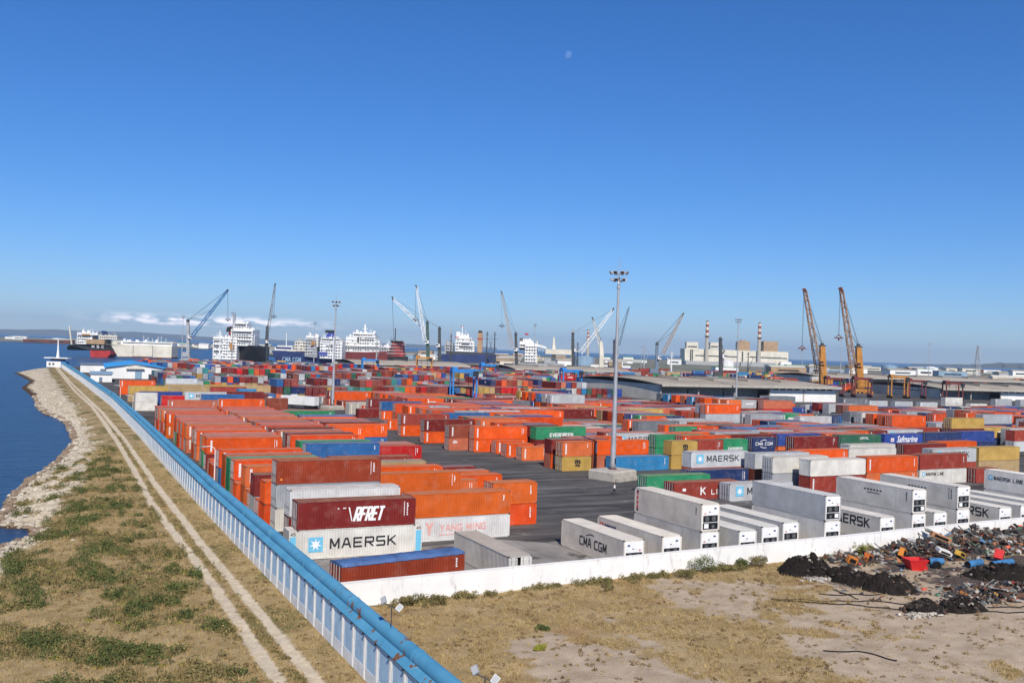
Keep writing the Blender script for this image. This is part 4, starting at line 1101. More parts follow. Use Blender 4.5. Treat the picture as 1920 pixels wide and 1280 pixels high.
        for k_ in range(6): mb.box(-1.4 + k_ * 0.5, -1.1 + k_ * 0.5, -1.224, -1.2185, 1.95, 2.12)
        mb.box(-0.9, 1.1, -1.224, -1.2185, 1.62, 1.70); code_marks(mb, e, h, rv); mb.build('faint_lettering', M_BLET, t)
    elif mk == 'orangedot':
        MB().tube((-e + 0.55, -1.225, 0.55), (-e + 0.55, -1.2185, 0.55), 0.14, n=10).build('orange_disc', plain('mark_orange', (0.8, 0.25, 0.03)), t)
        mb = MB(); code_marks(mb, e, h, rv); mb.build('code_marks', M_WLET, t)
    elif mk in ('codes', 'strip'):
        mb = MB(); code_marks(mb, e, h, rv, both=mk == 'strip'); mb.build('code_marks', M_WLET, t)
    elif kind == 'tarp' or (near and kind == 'dry'):
        mb = MB(); code_marks(mb, e, h, rv); mb.build('code_marks', M_WLET, t)
    return t
for i, c in enumerate(single): build_container(c, near=math.hypot(c['x'], c['y']) < 190)
# ---- all the other containers, too far off to tell their parts
mb = MB()
for c in rest:
    col_ = PALETTE[c['paint']]; rv = random.Random(int(c['x'] * 31 + c['y'] * 17 + c['z'] * 7)); j = rv.uniform(0.8, 1.1)
    col_ = tuple(v * j for v in col_)
    M4 = Matrix.Translation((c['x'], c['y'], c['z'] + c['h'] / 2)) @ Matrix.Rotation(c['rz'], 4, 'Z')
    o = len(mb.f)
    mb.obox(M4, c['L'], 2.438, c['h'] - 0.03, c=col_)
    mb.c[o + 1] = tuple(v * 0.5 + w * 0.5 for v, w in zip(col_, (0.36, 0.30, 0.25)))
    if rv.random() < 0.6: mb.obox(M4 @ Matrix.Translation((-c['L'] / 2 + 0.8, -1.222, 0.25)), 0.30, 0.012, 1.7, c=(0.75, 0.74, 0.72))
    if rv.random() < 0.3: mb.obox(M4 @ Matrix.Translation((rv.uniform(-1, 1), -1.222, 0.1)), rv.uniform(1, 3.2), 0.012, 0.6, c=(0.72, 0.71, 0.70))
    # corner posts with a little shade painted into their colour, grey door bars
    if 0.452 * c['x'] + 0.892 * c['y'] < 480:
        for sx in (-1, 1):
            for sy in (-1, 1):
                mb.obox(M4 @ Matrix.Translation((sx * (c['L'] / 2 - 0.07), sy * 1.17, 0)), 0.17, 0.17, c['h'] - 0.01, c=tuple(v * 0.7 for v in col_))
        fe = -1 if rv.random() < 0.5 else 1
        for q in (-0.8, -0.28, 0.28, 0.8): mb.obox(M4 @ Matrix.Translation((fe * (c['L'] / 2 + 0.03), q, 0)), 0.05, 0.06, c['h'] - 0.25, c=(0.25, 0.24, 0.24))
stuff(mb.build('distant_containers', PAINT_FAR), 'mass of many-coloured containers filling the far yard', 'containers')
print('containers', len(CONT), 'single', len(single))
# ================================================================ port structures, ships and cranes
VIEW = -R(26.9)                       # the quays and the moored ships lie across this direction
PM = dict(white=plain('ship_white', (0.78, 0.78, 0.76), 0.5, wear=0.15, scale=0.15, amount=0.35), cream=plain('cream_render', (0.66, 0.62, 0.52), 0.7, wear=0.2, scale=0.1, amount=0.35),
          black=plain('ship_black', (0.022, 0.023, 0.026), 0.5, wear=0.4, scale=0.2), red=plain('ship_red', (0.42, 0.035, 0.03), 0.55, wear=0.3, scale=0.2), rust=plain('rusty_brown', (0.16, 0.055, 0.035), 0.8, wear=0.35, scale=0.3),
          blue=plain('crane_blue', (0.05, 0.20, 0.42), 0.5, wear=0.25, scale=0.4), navy=plain('ship_navy', (0.030, 0.050, 0.15), 0.5, wear=0.35, scale=0.15), royal=plain('funnel_blue', (0.04, 0.06, 0.30), 0.5),
          grey=plain('steel_grey', (0.36, 0.37, 0.38), 0.55, wear=0.25, scale=0.3), dgrey=plain('dark_steel', (0.060, 0.065, 0.072), 0.6, wear=0.35, scale=0.3), tan=plain('tan_render', (0.40, 0.27, 0.16), 0.7, wear=0.25, scale=0.15),
          orange=plain('crane_orange', (0.46, 0.20, 0.035), 0.5, wear=0.3, scale=0.4), maroon=plain('hull_maroon', (0.16, 0.03, 0.03), 0.6, wear=0.3, scale=0.2), dgreen=plain('crane_green', (0.055, 0.105, 0.085), 0.55, wear=0.3, scale=0.4),
          glass=plain('dark_glass', (0.03, 0.035, 0.045), 0.25, wear=0.1), slate=plain('slate_blue', (0.15, 0.20, 0.27), 0.6, wear=0.25), bluegrey=plain('blue_sheeting', (0.24, 0.36, 0.48), 0.6, wear=0.25, scale=0.1),
          palegreen=plain('green_sheeting', (0.16, 0.36, 0.20), 0.7, wear=0.25, scale=0.1), yellow=plain('safety_yellow', (0.70, 0.42, 0.03), 0.55, wear=0.3), concrete=plain('concrete', (0.44, 0.41, 0.36), 0.9, wear=0.25, scale=0.8, dark=(0.2, 0.18, 0.15)),
          roofgrey=plain('shed_roof', (0.40, 0.35, 0.28), 0.9, wear=0.3, scale=0.06, dark=(0.18, 0.15, 0.12)), bright=plain('straddle_blue', (0.03, 0.21, 0.55), 0.5, wear=0.2), skyblue=plain('roof_blue', (0.045, 0.32, 0.70), 0.6, wear=0.15, scale=0.1),
          galv=plain('galvanised', (0.46, 0.47, 0.49), 0.45, 0.35, wear=0.18, scale=0.7), jibbrown=plain('jib_brown', (0.36, 0.20, 0.10), 0.6, wear=0.3, scale=0.3), brickband=plain('chimney_red', (0.30, 0.075, 0.055), 0.8, wear=0.25, scale=0.1), dark=plain('matt_black', (0.015, 0.015, 0.017), 0.9))  # last entry: plain black of tyres, cables, flues and fittings

def massing(name, label, cat, loc, parts, group=None):
    t = thing(name, label, cat, loc, VIEW, group)
    k = 0.0
    for pn, m, poly, t0, t1 in parts:
        if sum(a[0] * b[1] - b[0] * a[1] for a, b in zip(poly, poly[1:] + poly[:1])) < 0: poly = poly[::-1]
        k += 0.013
        rings = [[(u, t0 - k, z) for u, z in poly], [(u, t1 + k, z) for u, z in poly]]
        if pn == 'hull' and len(poly) > 4:      # hulls draw in towards the keel and the stem
            cu = sum(p[0] for p in poly) / len(poly); zt = max(p[1] for p in poly); zb = min(p[1] for p in poly)
            half = max(abs(p[0] - cu) for p in poly)
            def w(u, z): return (0.55 + 0.45 * sstep(zb - 4, zt, z)) * (0.25 + 0.75 * sstep(0.0, 0.35, 1.001 - abs(u - cu) / half))
            rings = [[(u, t0 * w(u, z), z) for u, z in poly], [(u, t1 * w(u, z), z) for u, z in poly]]
        mb = MB(); mb.loft(rings); o = mb.build(pn, PM[m], t)
        us = [p[0] for p in poly]; zs = [p[1] for p in poly]; u0, u1, z0, z1 = min(us), max(us), min(zs), max(zs)
        if cat == 'ship' and pn in ('superstructure', 'deckhouse', 'bridge', 'upper_deck') and u1 - u0 > 5:
            rv = random.Random(int(abs(u0) * 13 + z1 * 7)); dk = MB(); wd = MB(); gr = MB()
            zz = z0 + 2.7
            while zz < z1 - 0.5:
                dk.box(u0 - 0.5, u1 + 0.5, t0 - 0.7 - k, t0 - k - 0.02, zz, zz + 0.22)
                u = u0 + 1.0
                while u < u1 - 1.4:
                    if rv.random() < 0.8: wd.box(u, u + 1.1, t0 - k - 0.12, t0 - k - 0.03, zz - 1.5, zz - 0.5)
                    u += 2.3
                zz += 2.7
            if dk.f: stuff(dk.build('deck_edge', PM['white'], o))
            if wd.f: stuff(wd.build('windows', PM['glass'], o))
            for _ in range(int((u1 - u0) / 3) + 2):
                u = rv.uniform(u0 + 0.5, u1 - 1.5); w_ = rv.uniform(0.5, 2.4); h_ = rv.uniform(0.8, 3.0); yy = rv.uniform(t0 + 1, 0)
                if rv.random() < 0.35: gr.bar((u, yy, z1), (u, yy, z1 + h_ * 2.2), 0.25).bar((u - 0.8, yy, z1 + h_ * 1.6), (u + 0.8, yy, z1 + h_ * 1.6), 0.16)
                else: gr.box(u, u + w_, yy, yy + w_, z1 + 0.01, z1 + h_)
            u = u0
            while u <= u1: gr.bar((u, t0 - k, z1), (u, t0 - k, z1 + 1.1), 0.12); u += 2.0
            gr.bar((u0, t0 - k, z1 + 1.1), (u1, t0 - k, z1 + 1.1), 0.12)
            stuff(gr.build('deck_gear', PM['white' if m == 'white' else 'grey'], o))
    return t

def lattice(mb, a, b, w0, w1, n, c=0.28, side=None):
    a, b = Vector(a), Vector(b); d = (b - a); z = d.normalized()
    x = Vector((0, 1, 0)); y = z.cross(x).normalized()
    def ring(t):
        w = (w0 + (w1 - w0) * t) / 2; p = a + d * t
        return [p + x * (sx * w) + y * (sy * w) for sx, sy in ((-1, -1), (1, -1), (1, 1), (-1, 1))]
    prev = ring(0)
    for i in range(1, n + 1):
        cur = ring(i / n)
        for k in range(4):
            mb.bar(prev[k], cur[k], c); mb.bar(prev[k], cur[(k + 1) % 4], c * 0.6) if (i + k) % 2 else mb.bar(prev[(k + 1) % 4], cur[k], c * 0.6)
            mb.bar(cur[k], cur[(k + 1) % 4], c * 0.6)
        prev = cur
def crane(name, label, loc, th, tu, foot, tip, cols, w=2.2, tw=3.0, hook=None, group=None):
    t = thing(name, label, 'crane', loc, VIEW, group)
    mt, mj = PM[cols[0]], PM[cols[1]]
    s = 1 if tip[0] > foot[0] else -1
    if name == 'ship_derrick':
        MB().loft([[(u - x, -x, z), (u + x, -x, z), (u + x, x, z), (u - x, x, z)] for u, z, x in ((0, 0, tw / 2), (0, th * 0.6, tw / 2), (tu, th, tw / 3))]).build('post', mt, t)
    else:
        ch = MB().box(-5, 5, -4, 4, 1.2, 3.0)
        for x in (-4, -1.4, 1.4, 4):
            for y in (-3.6, 3.6): ch.tube((x, y - 0.4, 0.75), (x, y + 0.4, 0.75), 0.75, n=10)
        for x in (-5.5, 5.5): ch.box(x - 0.5, x + 0.5, -6, 6, 1.3, 2.1).box(x - 1, x + 1, -6.5, -5.5, 0, 1.3).box(x - 1, x + 1, 5.5, 6.5, 0, 1.3)
        ch.build('chassis', PM['bright'] if cols[0] in ('slate', 'dgreen') else mt, t)
        MB().loft([[(u - x, -x, z), (u + x, -x, z), (u + x, x, z), (u - x, x, z)] for u, z, x in ((0, 3, tw / 2), (tu * 0.5, th * 0.55, tw / 2.2), (tu, th, tw / 2.8))]).build('tower', mt, t)
        hs = MB().box(-s * 6 if s > 0 else -1, 1 if s > 0 else 6, -2.6, 2.6, 4.2, 8.6); hs.build('machinery_house', mt, t)
        cb = MB().box(min(0, s * 3.2), max(0, s * 3.2), -3.4, -1.5, th * 0.58, th * 0.58 + 2.6).build('cab', PM['white'] if cols[0] != 'orange' else mt, t)
        MB().box(min(s * 1.2, s * 3.25), max(s * 1.2, s * 3.25), -3.45, -1.45, th * 0.58 + 1.0, th * 0.58 + 2.2).build('cab_window', PM['glass'], cb)
        hd = MB().box(tu - tw / 2, tu + tw / 2, -1.6, 1.6, th, th + 0.8)
        for y in (-1.2, 1.2): hd.tube((tu, y - 0.2, th + 1.5), (tu, y + 0.2, th + 1.5), 0.9, n=10)
        hd.build('sheave_head', PM['dgrey'], t)
        mb = MB()
        for z0 in range(6, int(th) - 2, 4): mb.box(tu * z0 / th + tw / 2, tu * z0 / th + tw / 2 + 0.7, -0.4, 0.4, z0, z0 + 0.2)
        mb.build('ladder_platform', PM['grey'], t)
    jb = MB(); L_ = math.hypot(tip[0] - foot[0], tip[1] - foot[1])
    lattice(jb, (foot[0], 0, foot[1]), (tip[0], 0, tip[1]), w * 1.25, w * 0.65, max(5, int(L_ / (w * 1.6))), c=w * 0.15)
    jib = jb.build('jib', mj, t)
    tp = MB()
    for y in (-w * 0.55, w * 0.55): tp.bar((tip[0] - s * 0.4, y, tip[1] - 0.6), (tip[0] + s * 0.9, y, tip[1] + 1.6), w * 0.35).tube((tip[0] + s * 0.7, y - 0.15, tip[1] + 1.2), (tip[0] + s * 0.7, y + 0.15, tip[1] + 1.2), w * 0.3, n=8)
    tp.build('jib_head', PM['rust'] if cols[0] == 'orange' else PM['dgrey'], jib)
    rp = MB()
    for y in (-0.7, 0.7): rp.bar((tu, y, th + 1.4), (tip[0], y, tip[1] + 0.8), 0.16).bar((tu, y, th + 1.0), (foot[0] + (tip[0] - foot[0]) * 0.6, y, foot[1] + (tip[1] - foot[1]) * 0.6), 0.14)
    rp.build('stay_rope', PM['dgrey'], t)
    if hook:
        hk = MB()
        for y in (-0.6, 0.6): hk.bar((tip[0] + s * 0.7, y, tip[1]), (hook[0], y, hook[1] + 2.0), 0.13)
        hk.build('hoist_rope', PM['dgrey'], t)
        MB().box(hook[0] - 2.6, hook[0] + 2.6, -1.0, 1.0, hook[1], hook[1] + 0.6).bar((hook[0] - 2.0, 0, hook[1] + 0.5), (hook[0], 0, hook[1] + 2.4), 0.45).bar((hook[0] + 2.0, 0, hook[1] + 0.5), (hook[0], 0, hook[1] + 2.4), 0.45).box(hook[0] - 0.4, hook[0] + 0.4, -0.4, 0.4, hook[1] - 1.4, hook[1]).build('spreader', PM['rust'] if cols[0] == 'orange' else PM['dgrey'], t)
def chimney(label, loc, h, r0, r1, group='banded chimneys of the power station'):
    t = thing('chimney', label, 'chimney', loc, 0, group)
    zs = [0, h * 0.62, h * 0.67, h * 0.735, h * 0.80, h * 0.865, h * 0.93, h * 0.985, h]
    ms = ['concrete', 'brickband', 'cream', 'brickband', 'cream', 'brickband', 'cream', 'brickband']
    for i, m in enumerate(ms):
        a, b = (r0 + (r1 - r0) * zs[i] / h), (r0 + (r1 - r0) * zs[i + 1] / h)
        MB().tube((0, 0, zs[i] + 0.01), (0, 0, zs[i + 1] - 0.01), a, b, n=16).build('shaft' if i == 0 else 'band', PM[m], t, smooth=False)
    MB().tube((0, 0, h * 0.655), (0, 0, h * 0.668), r0 * 1.35, n=16).build('platform', PM['dgrey'], t)
    MB().tube((0, 0, h), (0, 0, h + 0.8), r1 * 0.8, n=16).build('flue', PM['dark'], t)
massing('container_ship', 'black and red hulled ship with white deckhouse and MSC letters on its bow', 'ship', (56.3, 1092.9, 0), [
    ('hull', 'black', [(-26.7, 8.3), (-20.0, 10.8), (6.0, 12.2), (23.7, 11.1), (21.6, 5.9), (0.6, 5.2), (-25.5, 4.9)], -10, 10),
    ('bottom_paint', 'red', [(0.6, 5.2), (21.6, 5.9), (22.3, 2.0), (17.3, -2.7), (2.0, -3.2)], -9.5, 9.5),
    ('deckhouse', 'white', [(-14.5, 11.8), (1.4, 11.8), (1.4, 21.4), (-14.5, 21.4)], -7, 7),
    ('bridge', 'white', [(-13.6, 21.5), (8.0, 21.5), (8.0, 23.9), (-13.6, 23.9)], -9, 9),
    ('bridge_band', 'orange', [(-8.4, 21.2), (0.1, 21.2), (0.1, 22.6), (-8.4, 22.6)], -9.3, 9.3),
    ('window_band', 'glass', [(-12.4, 19.5), (-2.2, 19.5), (-2.2, 20.2), (-12.4, 20.2)], -7.2, 7.2),
    ('window_band', 'glass', [(-12.2, 16.6), (-2.0, 16.6), (-2.0, 17.5), (-12.2, 17.5)], -7.2, 7.2),
    ('deck_cargo', 'tan', [(-4.2, 12.2), (15.0, 12.2), (15.0, 17.3), (-4.2, 17.3)], -8, 8),
    ('funnel', 'navy', [(7.5, 19.6), (13.2, 19.8), (13.5, 25.5), (10.1, 26.5), (6.8, 24.1)], -3, 3),
    ('deckhouse', 'cream', [(8.1, 17.7), (27.4, 17.7), (27.4, 21.6), (8.1, 21.6)], -6, 6),
    ('deck_crane', 'cream', [(-23.7, 10.7), (-22.3, 10.7), (-25.4, 29.9), (-26.6, 30.4)], -0.8, 0.8),
    ('mast', 'white', [(-10.9, 23.0), (-10.2, 23.0), (-10.2, 28.6), (-10.9, 28.6)], -0.5, 0.5),
], group='ships lying at the quays')
massing('ferry', 'long white ferry hull in three sections with a raked bow', 'ship', (97.1, 993.8, 0), [
    ('hull', 'cream', [(-28.6, 11.8), (-7.6, 12.7), (-7.2, 1.9), (-22.0, 1.5)], -9, 9),
    ('hull', 'cream', [(-6.9, 2.3), (11.6, 2.3), (11.6, 13.3), (-6.9, 13.3)], -9, 9),
    ('hull', 'cream', [(12.1, 1.9), (30.5, 1.9), (30.5, 13.4), (12.1, 13.4)], -9, 9),
    ('bulkhead', 'dgrey', [(-7.6, 1.9), (-6.7, 1.9), (-6.7, 12.5), (-7.6, 12.5)], -8.6, 8.6),
    ('bulkhead', 'dgrey', [(11.3, 2.0), (12.3, 2.0), (12.3, 13.1), (11.3, 13.1)], -8.6, 8.6),
    ('waterline_paint', 'rust', [(-21.9, 0.8), (30.7, 0.8), (30.7, 2.4), (-21.9, 2.4)], -8.8, 8.8),
    ('upper_deck', 'white', [(-20.2, 13.4), (30.2, 13.4), (30.2, 16.5), (-20.2, 16.5)], -7, 7),
    ('window_band', 'glass', [(-18.2, 14.8), (29.2, 14.8), (29.2, 15.6), (-18.2, 15.6)], -7.2, 7.2),
], group='ships lying at the quays')
massing('car_carrier', 'white ship with a black-capped red funnel and tall white tower, black stern ramp', 'ship', (175.8, 920.2, 0), [
    ('superstructure', 'white', [(-21.6, 0.4), (0.8, 0.4), (0.8, 23.9), (-21.6, 23.9)], -14, 14),
    ('superstructure', 'white', [(-5.7, 16.2), (14.8, 16.2), (14.8, 31.5), (-5.7, 31.5)], -12, 12),
    ('superstructure', 'white', [(-4.5, 31.4), (8.3, 31.4), (8.3, 37.5), (-4.5, 37.5)], -9, 9),
    ('superstructure', 'white', [(7.7, 16.5), (15.3, 16.5), (15.3, 26.6), (7.7, 26.6)], -7, 7),
    ('hull', 'black', [(-0.8, 16.0), (14.0, 17.0), (17.1, 16.1), (25.2, 15.9), (25.8, 0.1), (1.3, -0.7)], -15, 15),
    ('funnel', 'red', [(-10.6, 19.8), (-6.5, 19.9), (-7.5, 34.2), (-10.1, 34.1)], -3.5, 3.5),
    ('funnel_cap', 'black', [(-13.0, 28.9), (-7.4, 29.1), (-7.5, 34.2), (-12.1, 33.5)], -3.8, 3.8),
    ('tower', 'white', [(-13.1, 3.4), (-8.5, 3.5), (-9.8, 25.9), (-12.9, 25.8)], -3, 3),
    ('lifeboat', 'orange', [(-4.7, 11.8), (-2.2, 11.4), (-1.8, 16.0), (-4.0, 19.0), (-5.4, 17.4)], -16, -13),
    ('lifeboat', 'orange', [(-5.8, -2.4), (-0.8, -2.4), (-0.8, 1.6), (-5.8, 1.6)], -16, -13),
    ('mast', 'grey', [(-7.7, 34.2), (-5.7, 34.2), (-5.7, 45.4), (-7.7, 45.4)], -1, 1),
    ('mast', 'white', [(-1.5, 37.4), (1.6, 37.5), (-1.1, 40.5)], -0.6, 0.6),
    ('window_band', 'glass', [(-4.8, 27.9), (13.6, 27.9), (13.6, 29.0), (-4.8, 29.0)], -12.3, 12.3),
    ('window_band', 'glass', [(-4.7, 23.9), (13.7, 23.9), (13.7, 24.9), (-4.7, 24.9)], -12.3, 12.3),
    ('window_band', 'glass', [(-4.5, 19.8), (13.9, 19.8), (13.9, 20.8), (-4.5, 20.8)], -12.3, 12.3),
    ('window_band', 'glass', [(-20.8, 19.5), (-13.7, 19.5), (-13.7, 20.6), (-20.8, 20.6)], -14.2, 14.2),
    ('window_band', 'glass', [(-20.6, 14.4), (-13.5, 14.4), (-13.5, 15.5), (-20.6, 15.5)], -14.2, 14.2),
    ('window_band', 'glass', [(-20.5, 9.3), (-13.4, 9.3), (-13.4, 10.4), (-20.5, 10.4)], -14.2, 14.2),
    ('window_band', 'glass', [(-3.5, 35.0), (7.2, 35.0), (7.2, 36.0), (-3.5, 36.0)], -9.3, 9.3),
], group='ships lying at the quays')
massing('blue_hulled_ship', 'navy hulled ship with white bulwark rails, pale lettering and a blue funnel', 'ship', (227.6, 871.5, 0), [
    ('hull', 'navy', [(-30.6, 12.7), (32.3, 11.8), (37.7, -1.5), (-24.2, -1.5), (-27.4, 5.4)], -10, 10),
    ('bulwark', 'white', [(-27.7, 16.3), (-11.8, 17.8), (-11.2, 13.9), (-27.6, 13.1)], -9.5, 9.5),
    ('bulwark_gaps', 'navy', [(-26.7, 14.6), (-12.2, 14.6), (-12.2, 16.4), (-26.7, 16.4)], -9.7, 9.7),
    ('deckhouse', 'cream', [(-9.8, 13.1), (1.1, 13.1), (1.1, 22.1), (-9.8, 22.1)], -8, 8),
    ('deckhouse', 'grey', [(-0.0, 8.3), (11.5, 7.6), (9.9, 25.5), (0.9, 25.2)], -9, 9),
    ('superstructure', 'white', [(14.2, 7.1), (34.6, 7.1), (34.6, 23.0), (14.2, 23.0)], -10, 10),
    ('superstructure', 'white', [(0.5, 17.5), (11.9, 17.5), (11.9, 27.4), (0.5, 27.4)], -8, 8),
    ('bridge', 'white', [(14.9, 22.5), (32.8, 22.5), (32.8, 26.0), (14.9, 26.0)], -11, 11),
    ('funnel', 'royal', [(18.9, 23.4), (25.9, 23.6), (25.6, 31.1), (20.6, 31.9), (17.8, 27.8)], -3, 3),
    ('funnel_cap', 'black', [(17.1, 31.0), (25.6, 31.0), (25.6, 33.4), (17.1, 33.4)], -3.2, 3.2),
    ('lifeboat', 'orange', [(6.1, 18.4), (10.1, 19.6), (10.0, 22.6), (6.5, 22.4)], -11, -8),
    ('mast', 'white', [(-19.7, 16.6), (-19.2, 16.6), (-19.2, 29.6), (-19.7, 29.6)], -0.4, 0.4),
    ('window_band', 'glass', [(19.6, 18.0), (26.1, 18.0), (26.1, 19.0), (19.6, 19.0)], -10.3, 10.3),
    ('window_band', 'glass', [(19.7, 14.5), (26.2, 14.5), (26.2, 15.5), (19.7, 15.5)], -10.3, 10.3),
    ('window_band', 'glass', [(16.4, 24.2), (32.3, 24.2), (32.3, 25.1), (16.4, 25.1)], -11.2, 11.2),
    ('sign', 'royal', [(13.4, 9.3), (21.3, 9.3), (21.3, 13.3), (13.4, 13.3)], -10.4, 10.4),
], group='ships lying at the quays')
massing('tanker', 'white stepped ship superstructure with slim mast and brown hull behind the grey shed', 'ship', (284.8, 864.8, 0), [
    ('hull', 'maroon', [(-27.5, 12.1), (26.5, 15.9), (26.8, 7.2), (-20.1, 4.1)], -11, 11),
    ('superstructure', 'white', [(-23.0, 14.0), (25.4, 14.0), (25.4, 20.1), (-23.0, 20.1)], -10, 10),
    ('superstructure', 'white', [(-19.7, 19.6), (-9.5, 19.6), (-9.5, 27.8), (-19.7, 27.8)], -9, 9),
    ('superstructure', 'white', [(-7.4, 20.1), (7.8, 20.1), (7.8, 29.2), (-7.4, 29.2)], -9, 9),
    ('superstructure', 'white', [(-0.3, 20.3), (11.9, 20.3), (11.9, 25.4), (-0.3, 25.4)], -8, 8),
    ('bridge', 'white', [(-13.8, 28.1), (6.6, 28.1), (6.6, 32.2), (-13.8, 32.2)], -7, 7),
    ('mast', 'white', [(-4.0, 31.2), (-2.8, 31.2), (-2.8, 40.4), (-4.0, 40.4)], -0.7, 0.7),
    ('mast', 'white', [(-5.8, 36.0), (-0.8, 36.0), (-0.8, 36.6), (-5.8, 36.6)], -0.5, 0.5),
    ('tank', 'grey', [(-11.0, 7.5), (-0.8, 6.8), (-3.2, 16.9), (-8.3, 17.8)], -6, 6),
    ('bow_block', 'dgreen', [(-29.5, 8.1), (-20.4, 8.1), (-20.4, 15.2), (-29.5, 15.2)], -9, 9),
    ('window_band', 'glass', [(-12.8, 29.9), (5.5, 29.9), (5.5, 31.0), (-12.8, 31.0)], -7.3, 7.3),
    ('window_band', 'glass', [(-6.5, 25.2), (6.8, 25.2), (6.8, 26.2), (-6.5, 26.2)], -9.3, 9.3),
    ('window_band', 'glass', [(-21.5, 17.4), (24.4, 17.4), (24.4, 18.1), (-21.5, 18.1)], -10.3, 10.3),
], group='ships lying at the quays')
massing('tug', 'red tug deckhouse with black top and thin black mast above the grey shed', 'ship', (292.6, 804.8, 0), [
    ('hull', 'black', [(-8.1, 7.6), (9.3, 7.6), (9.3, 11.4), (-8.1, 11.4)], -5, 5),
    ('deckhouse', 'red', [(-7.1, 11.2), (7.3, 11.7), (5.5, 24.1), (-4.7, 23.8)], -4.5, 4.5),
    ('deckhouse', 'maroon', [(-8.6, 11.1), (-2.3, 11.3), (-1.7, 21.0), (-5.1, 21.4)], -5, 5),
    ('funnel_cap', 'black', [(-5.2, 23.5), (5.5, 23.5), (5.5, 25.4), (-5.2, 25.4)], -4.6, 4.6),
    ('mast', 'black', [(-2.7, 24.8), (-2.0, 24.8), (-2.0, 36.8), (-2.7, 36.8)], -0.5, 0.5),
], group='ships lying at the quays')
massing('bulk_carrier', 'white ship accommodation block with a tan banded funnel', 'ship', (366.6, 823.3, 0), [
    ('hull', 'navy', [(-25.4, 14.1), (30.6, 16.0), (30.9, 7.8), (-19.0, 6.2)], -11, 11),
    ('superstructure', 'white', [(-7.8, 15.0), (10.1, 15.0), (10.1, 27.3), (-7.8, 27.3)], -9, 9),
    ('superstructure', 'white', [(-7.0, 26.8), (7.8, 26.8), (7.8, 30.3), (-7.0, 30.3)], -9.5, 9.5),
    ('superstructure', 'white', [(-4.5, 30.0), (4.7, 30.0), (4.7, 32.9), (-4.5, 32.9)], -8, 8),
    ('superstructure', 'grey', [(-17.9, 12.5), (-10.3, 12.5), (-10.3, 25.8), (-17.9, 25.8)], -8, 8),
    ('wheelhouse_mast', 'white', [(-7.7, 27.1), (-4.0, 27.1), (-4.0, 36.2), (-7.7, 36.2)], -1.5, 1.5),
    ('mast', 'white', [(-2.5, 32.3), (-1.9, 32.3), (-1.9, 42.0), (-2.5, 42.0)], -0.4, 0.4),
    ('flag', 'red', [(-3.9, 41.2), (-1.3, 41.2), (-1.3, 42.2), (-3.9, 42.2)], -0.2, 0.2),
    ('mast_band', 'red', [(-8.9, 30.6), (-3.8, 30.6), (-3.8, 31.6), (-8.9, 31.6)], -1.8, 1.8),
    ('funnel', 'tan', [(12.9, 16.5), (17.5, 16.5), (17.5, 35.9), (12.9, 35.9)], -3, 3),
    ('funnel_band', 'red', [(12.3, 29.8), (17.7, 29.8), (17.7, 30.8), (12.3, 30.8)], -3.2, 3.2),
    ('funnel_cap', 'black', [(13.1, 35.3), (16.7, 35.3), (16.7, 38.0), (13.1, 38.0)], -2.6, 2.6),
    ('window_band', 'glass', [(-4.2, 21.2), (8.5, 21.2), (8.5, 22.2), (-4.2, 22.2)], -9.3, 9.3),
    ('window_band', 'glass', [(-2.3, 24.2), (4.8, 24.2), (4.8, 25.2), (-2.3, 25.2)], -9.3, 9.3),
    ('deck_gear', 'dgrey', [(-16.2, 14.7), (28.1, 14.7), (28.1, 17.2), (-16.2, 17.2)], -10, 10),
    ('mast', 'grey', [(-13.4, 26.8), (-12.8, 26.8), (-12.8, 41.1), (-13.4, 41.1)], -0.5, 0.5),
], group='ships lying at the quays')
massing('grain_ship', 'white ship with loading arms and a pale yellow derrick post', 'ship', (392.8, 731.5, 0), [
    ('hull', 'grey', [(-18.7, 9.4), (26.5, 9.9), (26.6, 5.2), (-13.8, 4.8)], -10, 10),
    ('superstructure', 'white', [(-7.7, 10.8), (2.6, 10.8), (2.6, 26.8), (-7.7, 26.8)], -8, 8),
    ('superstructure', 'white', [(-12.6, 22.9), (-0.4, 22.9), (-0.4, 28.6), (-12.6, 28.6)], -7, 7),
    ('loading_arm', 'white', [(-0.5, 27.4), (10.9, 24.5), (11.0, 23.0), (-0.4, 25.5)], -2, 2),
    ('hold_house', 'cream', [(10.1, 18.2), (32.7, 18.2), (32.7, 22.5), (10.1, 22.5)], -9, 9),
    ('derrick_post', 'cream', [(15.6, 11.4), (19.8, 11.6), (19.6, 19.1), (17.9, 33.2), (16.8, 33.1), (16.3, 19.0)], -1.8, 1.8),
    ('wheel', 'dgrey', [(-12.7, 20.9), (-7.9, 20.9), (-7.9, 31.2), (-12.7, 31.2)], -4, 4),
    ('funnel_flag', 'red', [(-8.2, 34.2), (-5.0, 34.2), (-5.0, 35.7), (-8.2, 35.7)], -1, 1),
    ('window_band', 'glass', [(-11.7, 24.8), (-1.3, 24.8), (-1.3, 25.8), (-11.7, 25.8)], -7.3, 7.3),
    ('stairs', 'grey', [(-13.1, 12.4), (-5.9, 21.1), (-4.9, 20.2), (-11.7, 11.5)], -6, 6),
], group='ships lying at the quays')
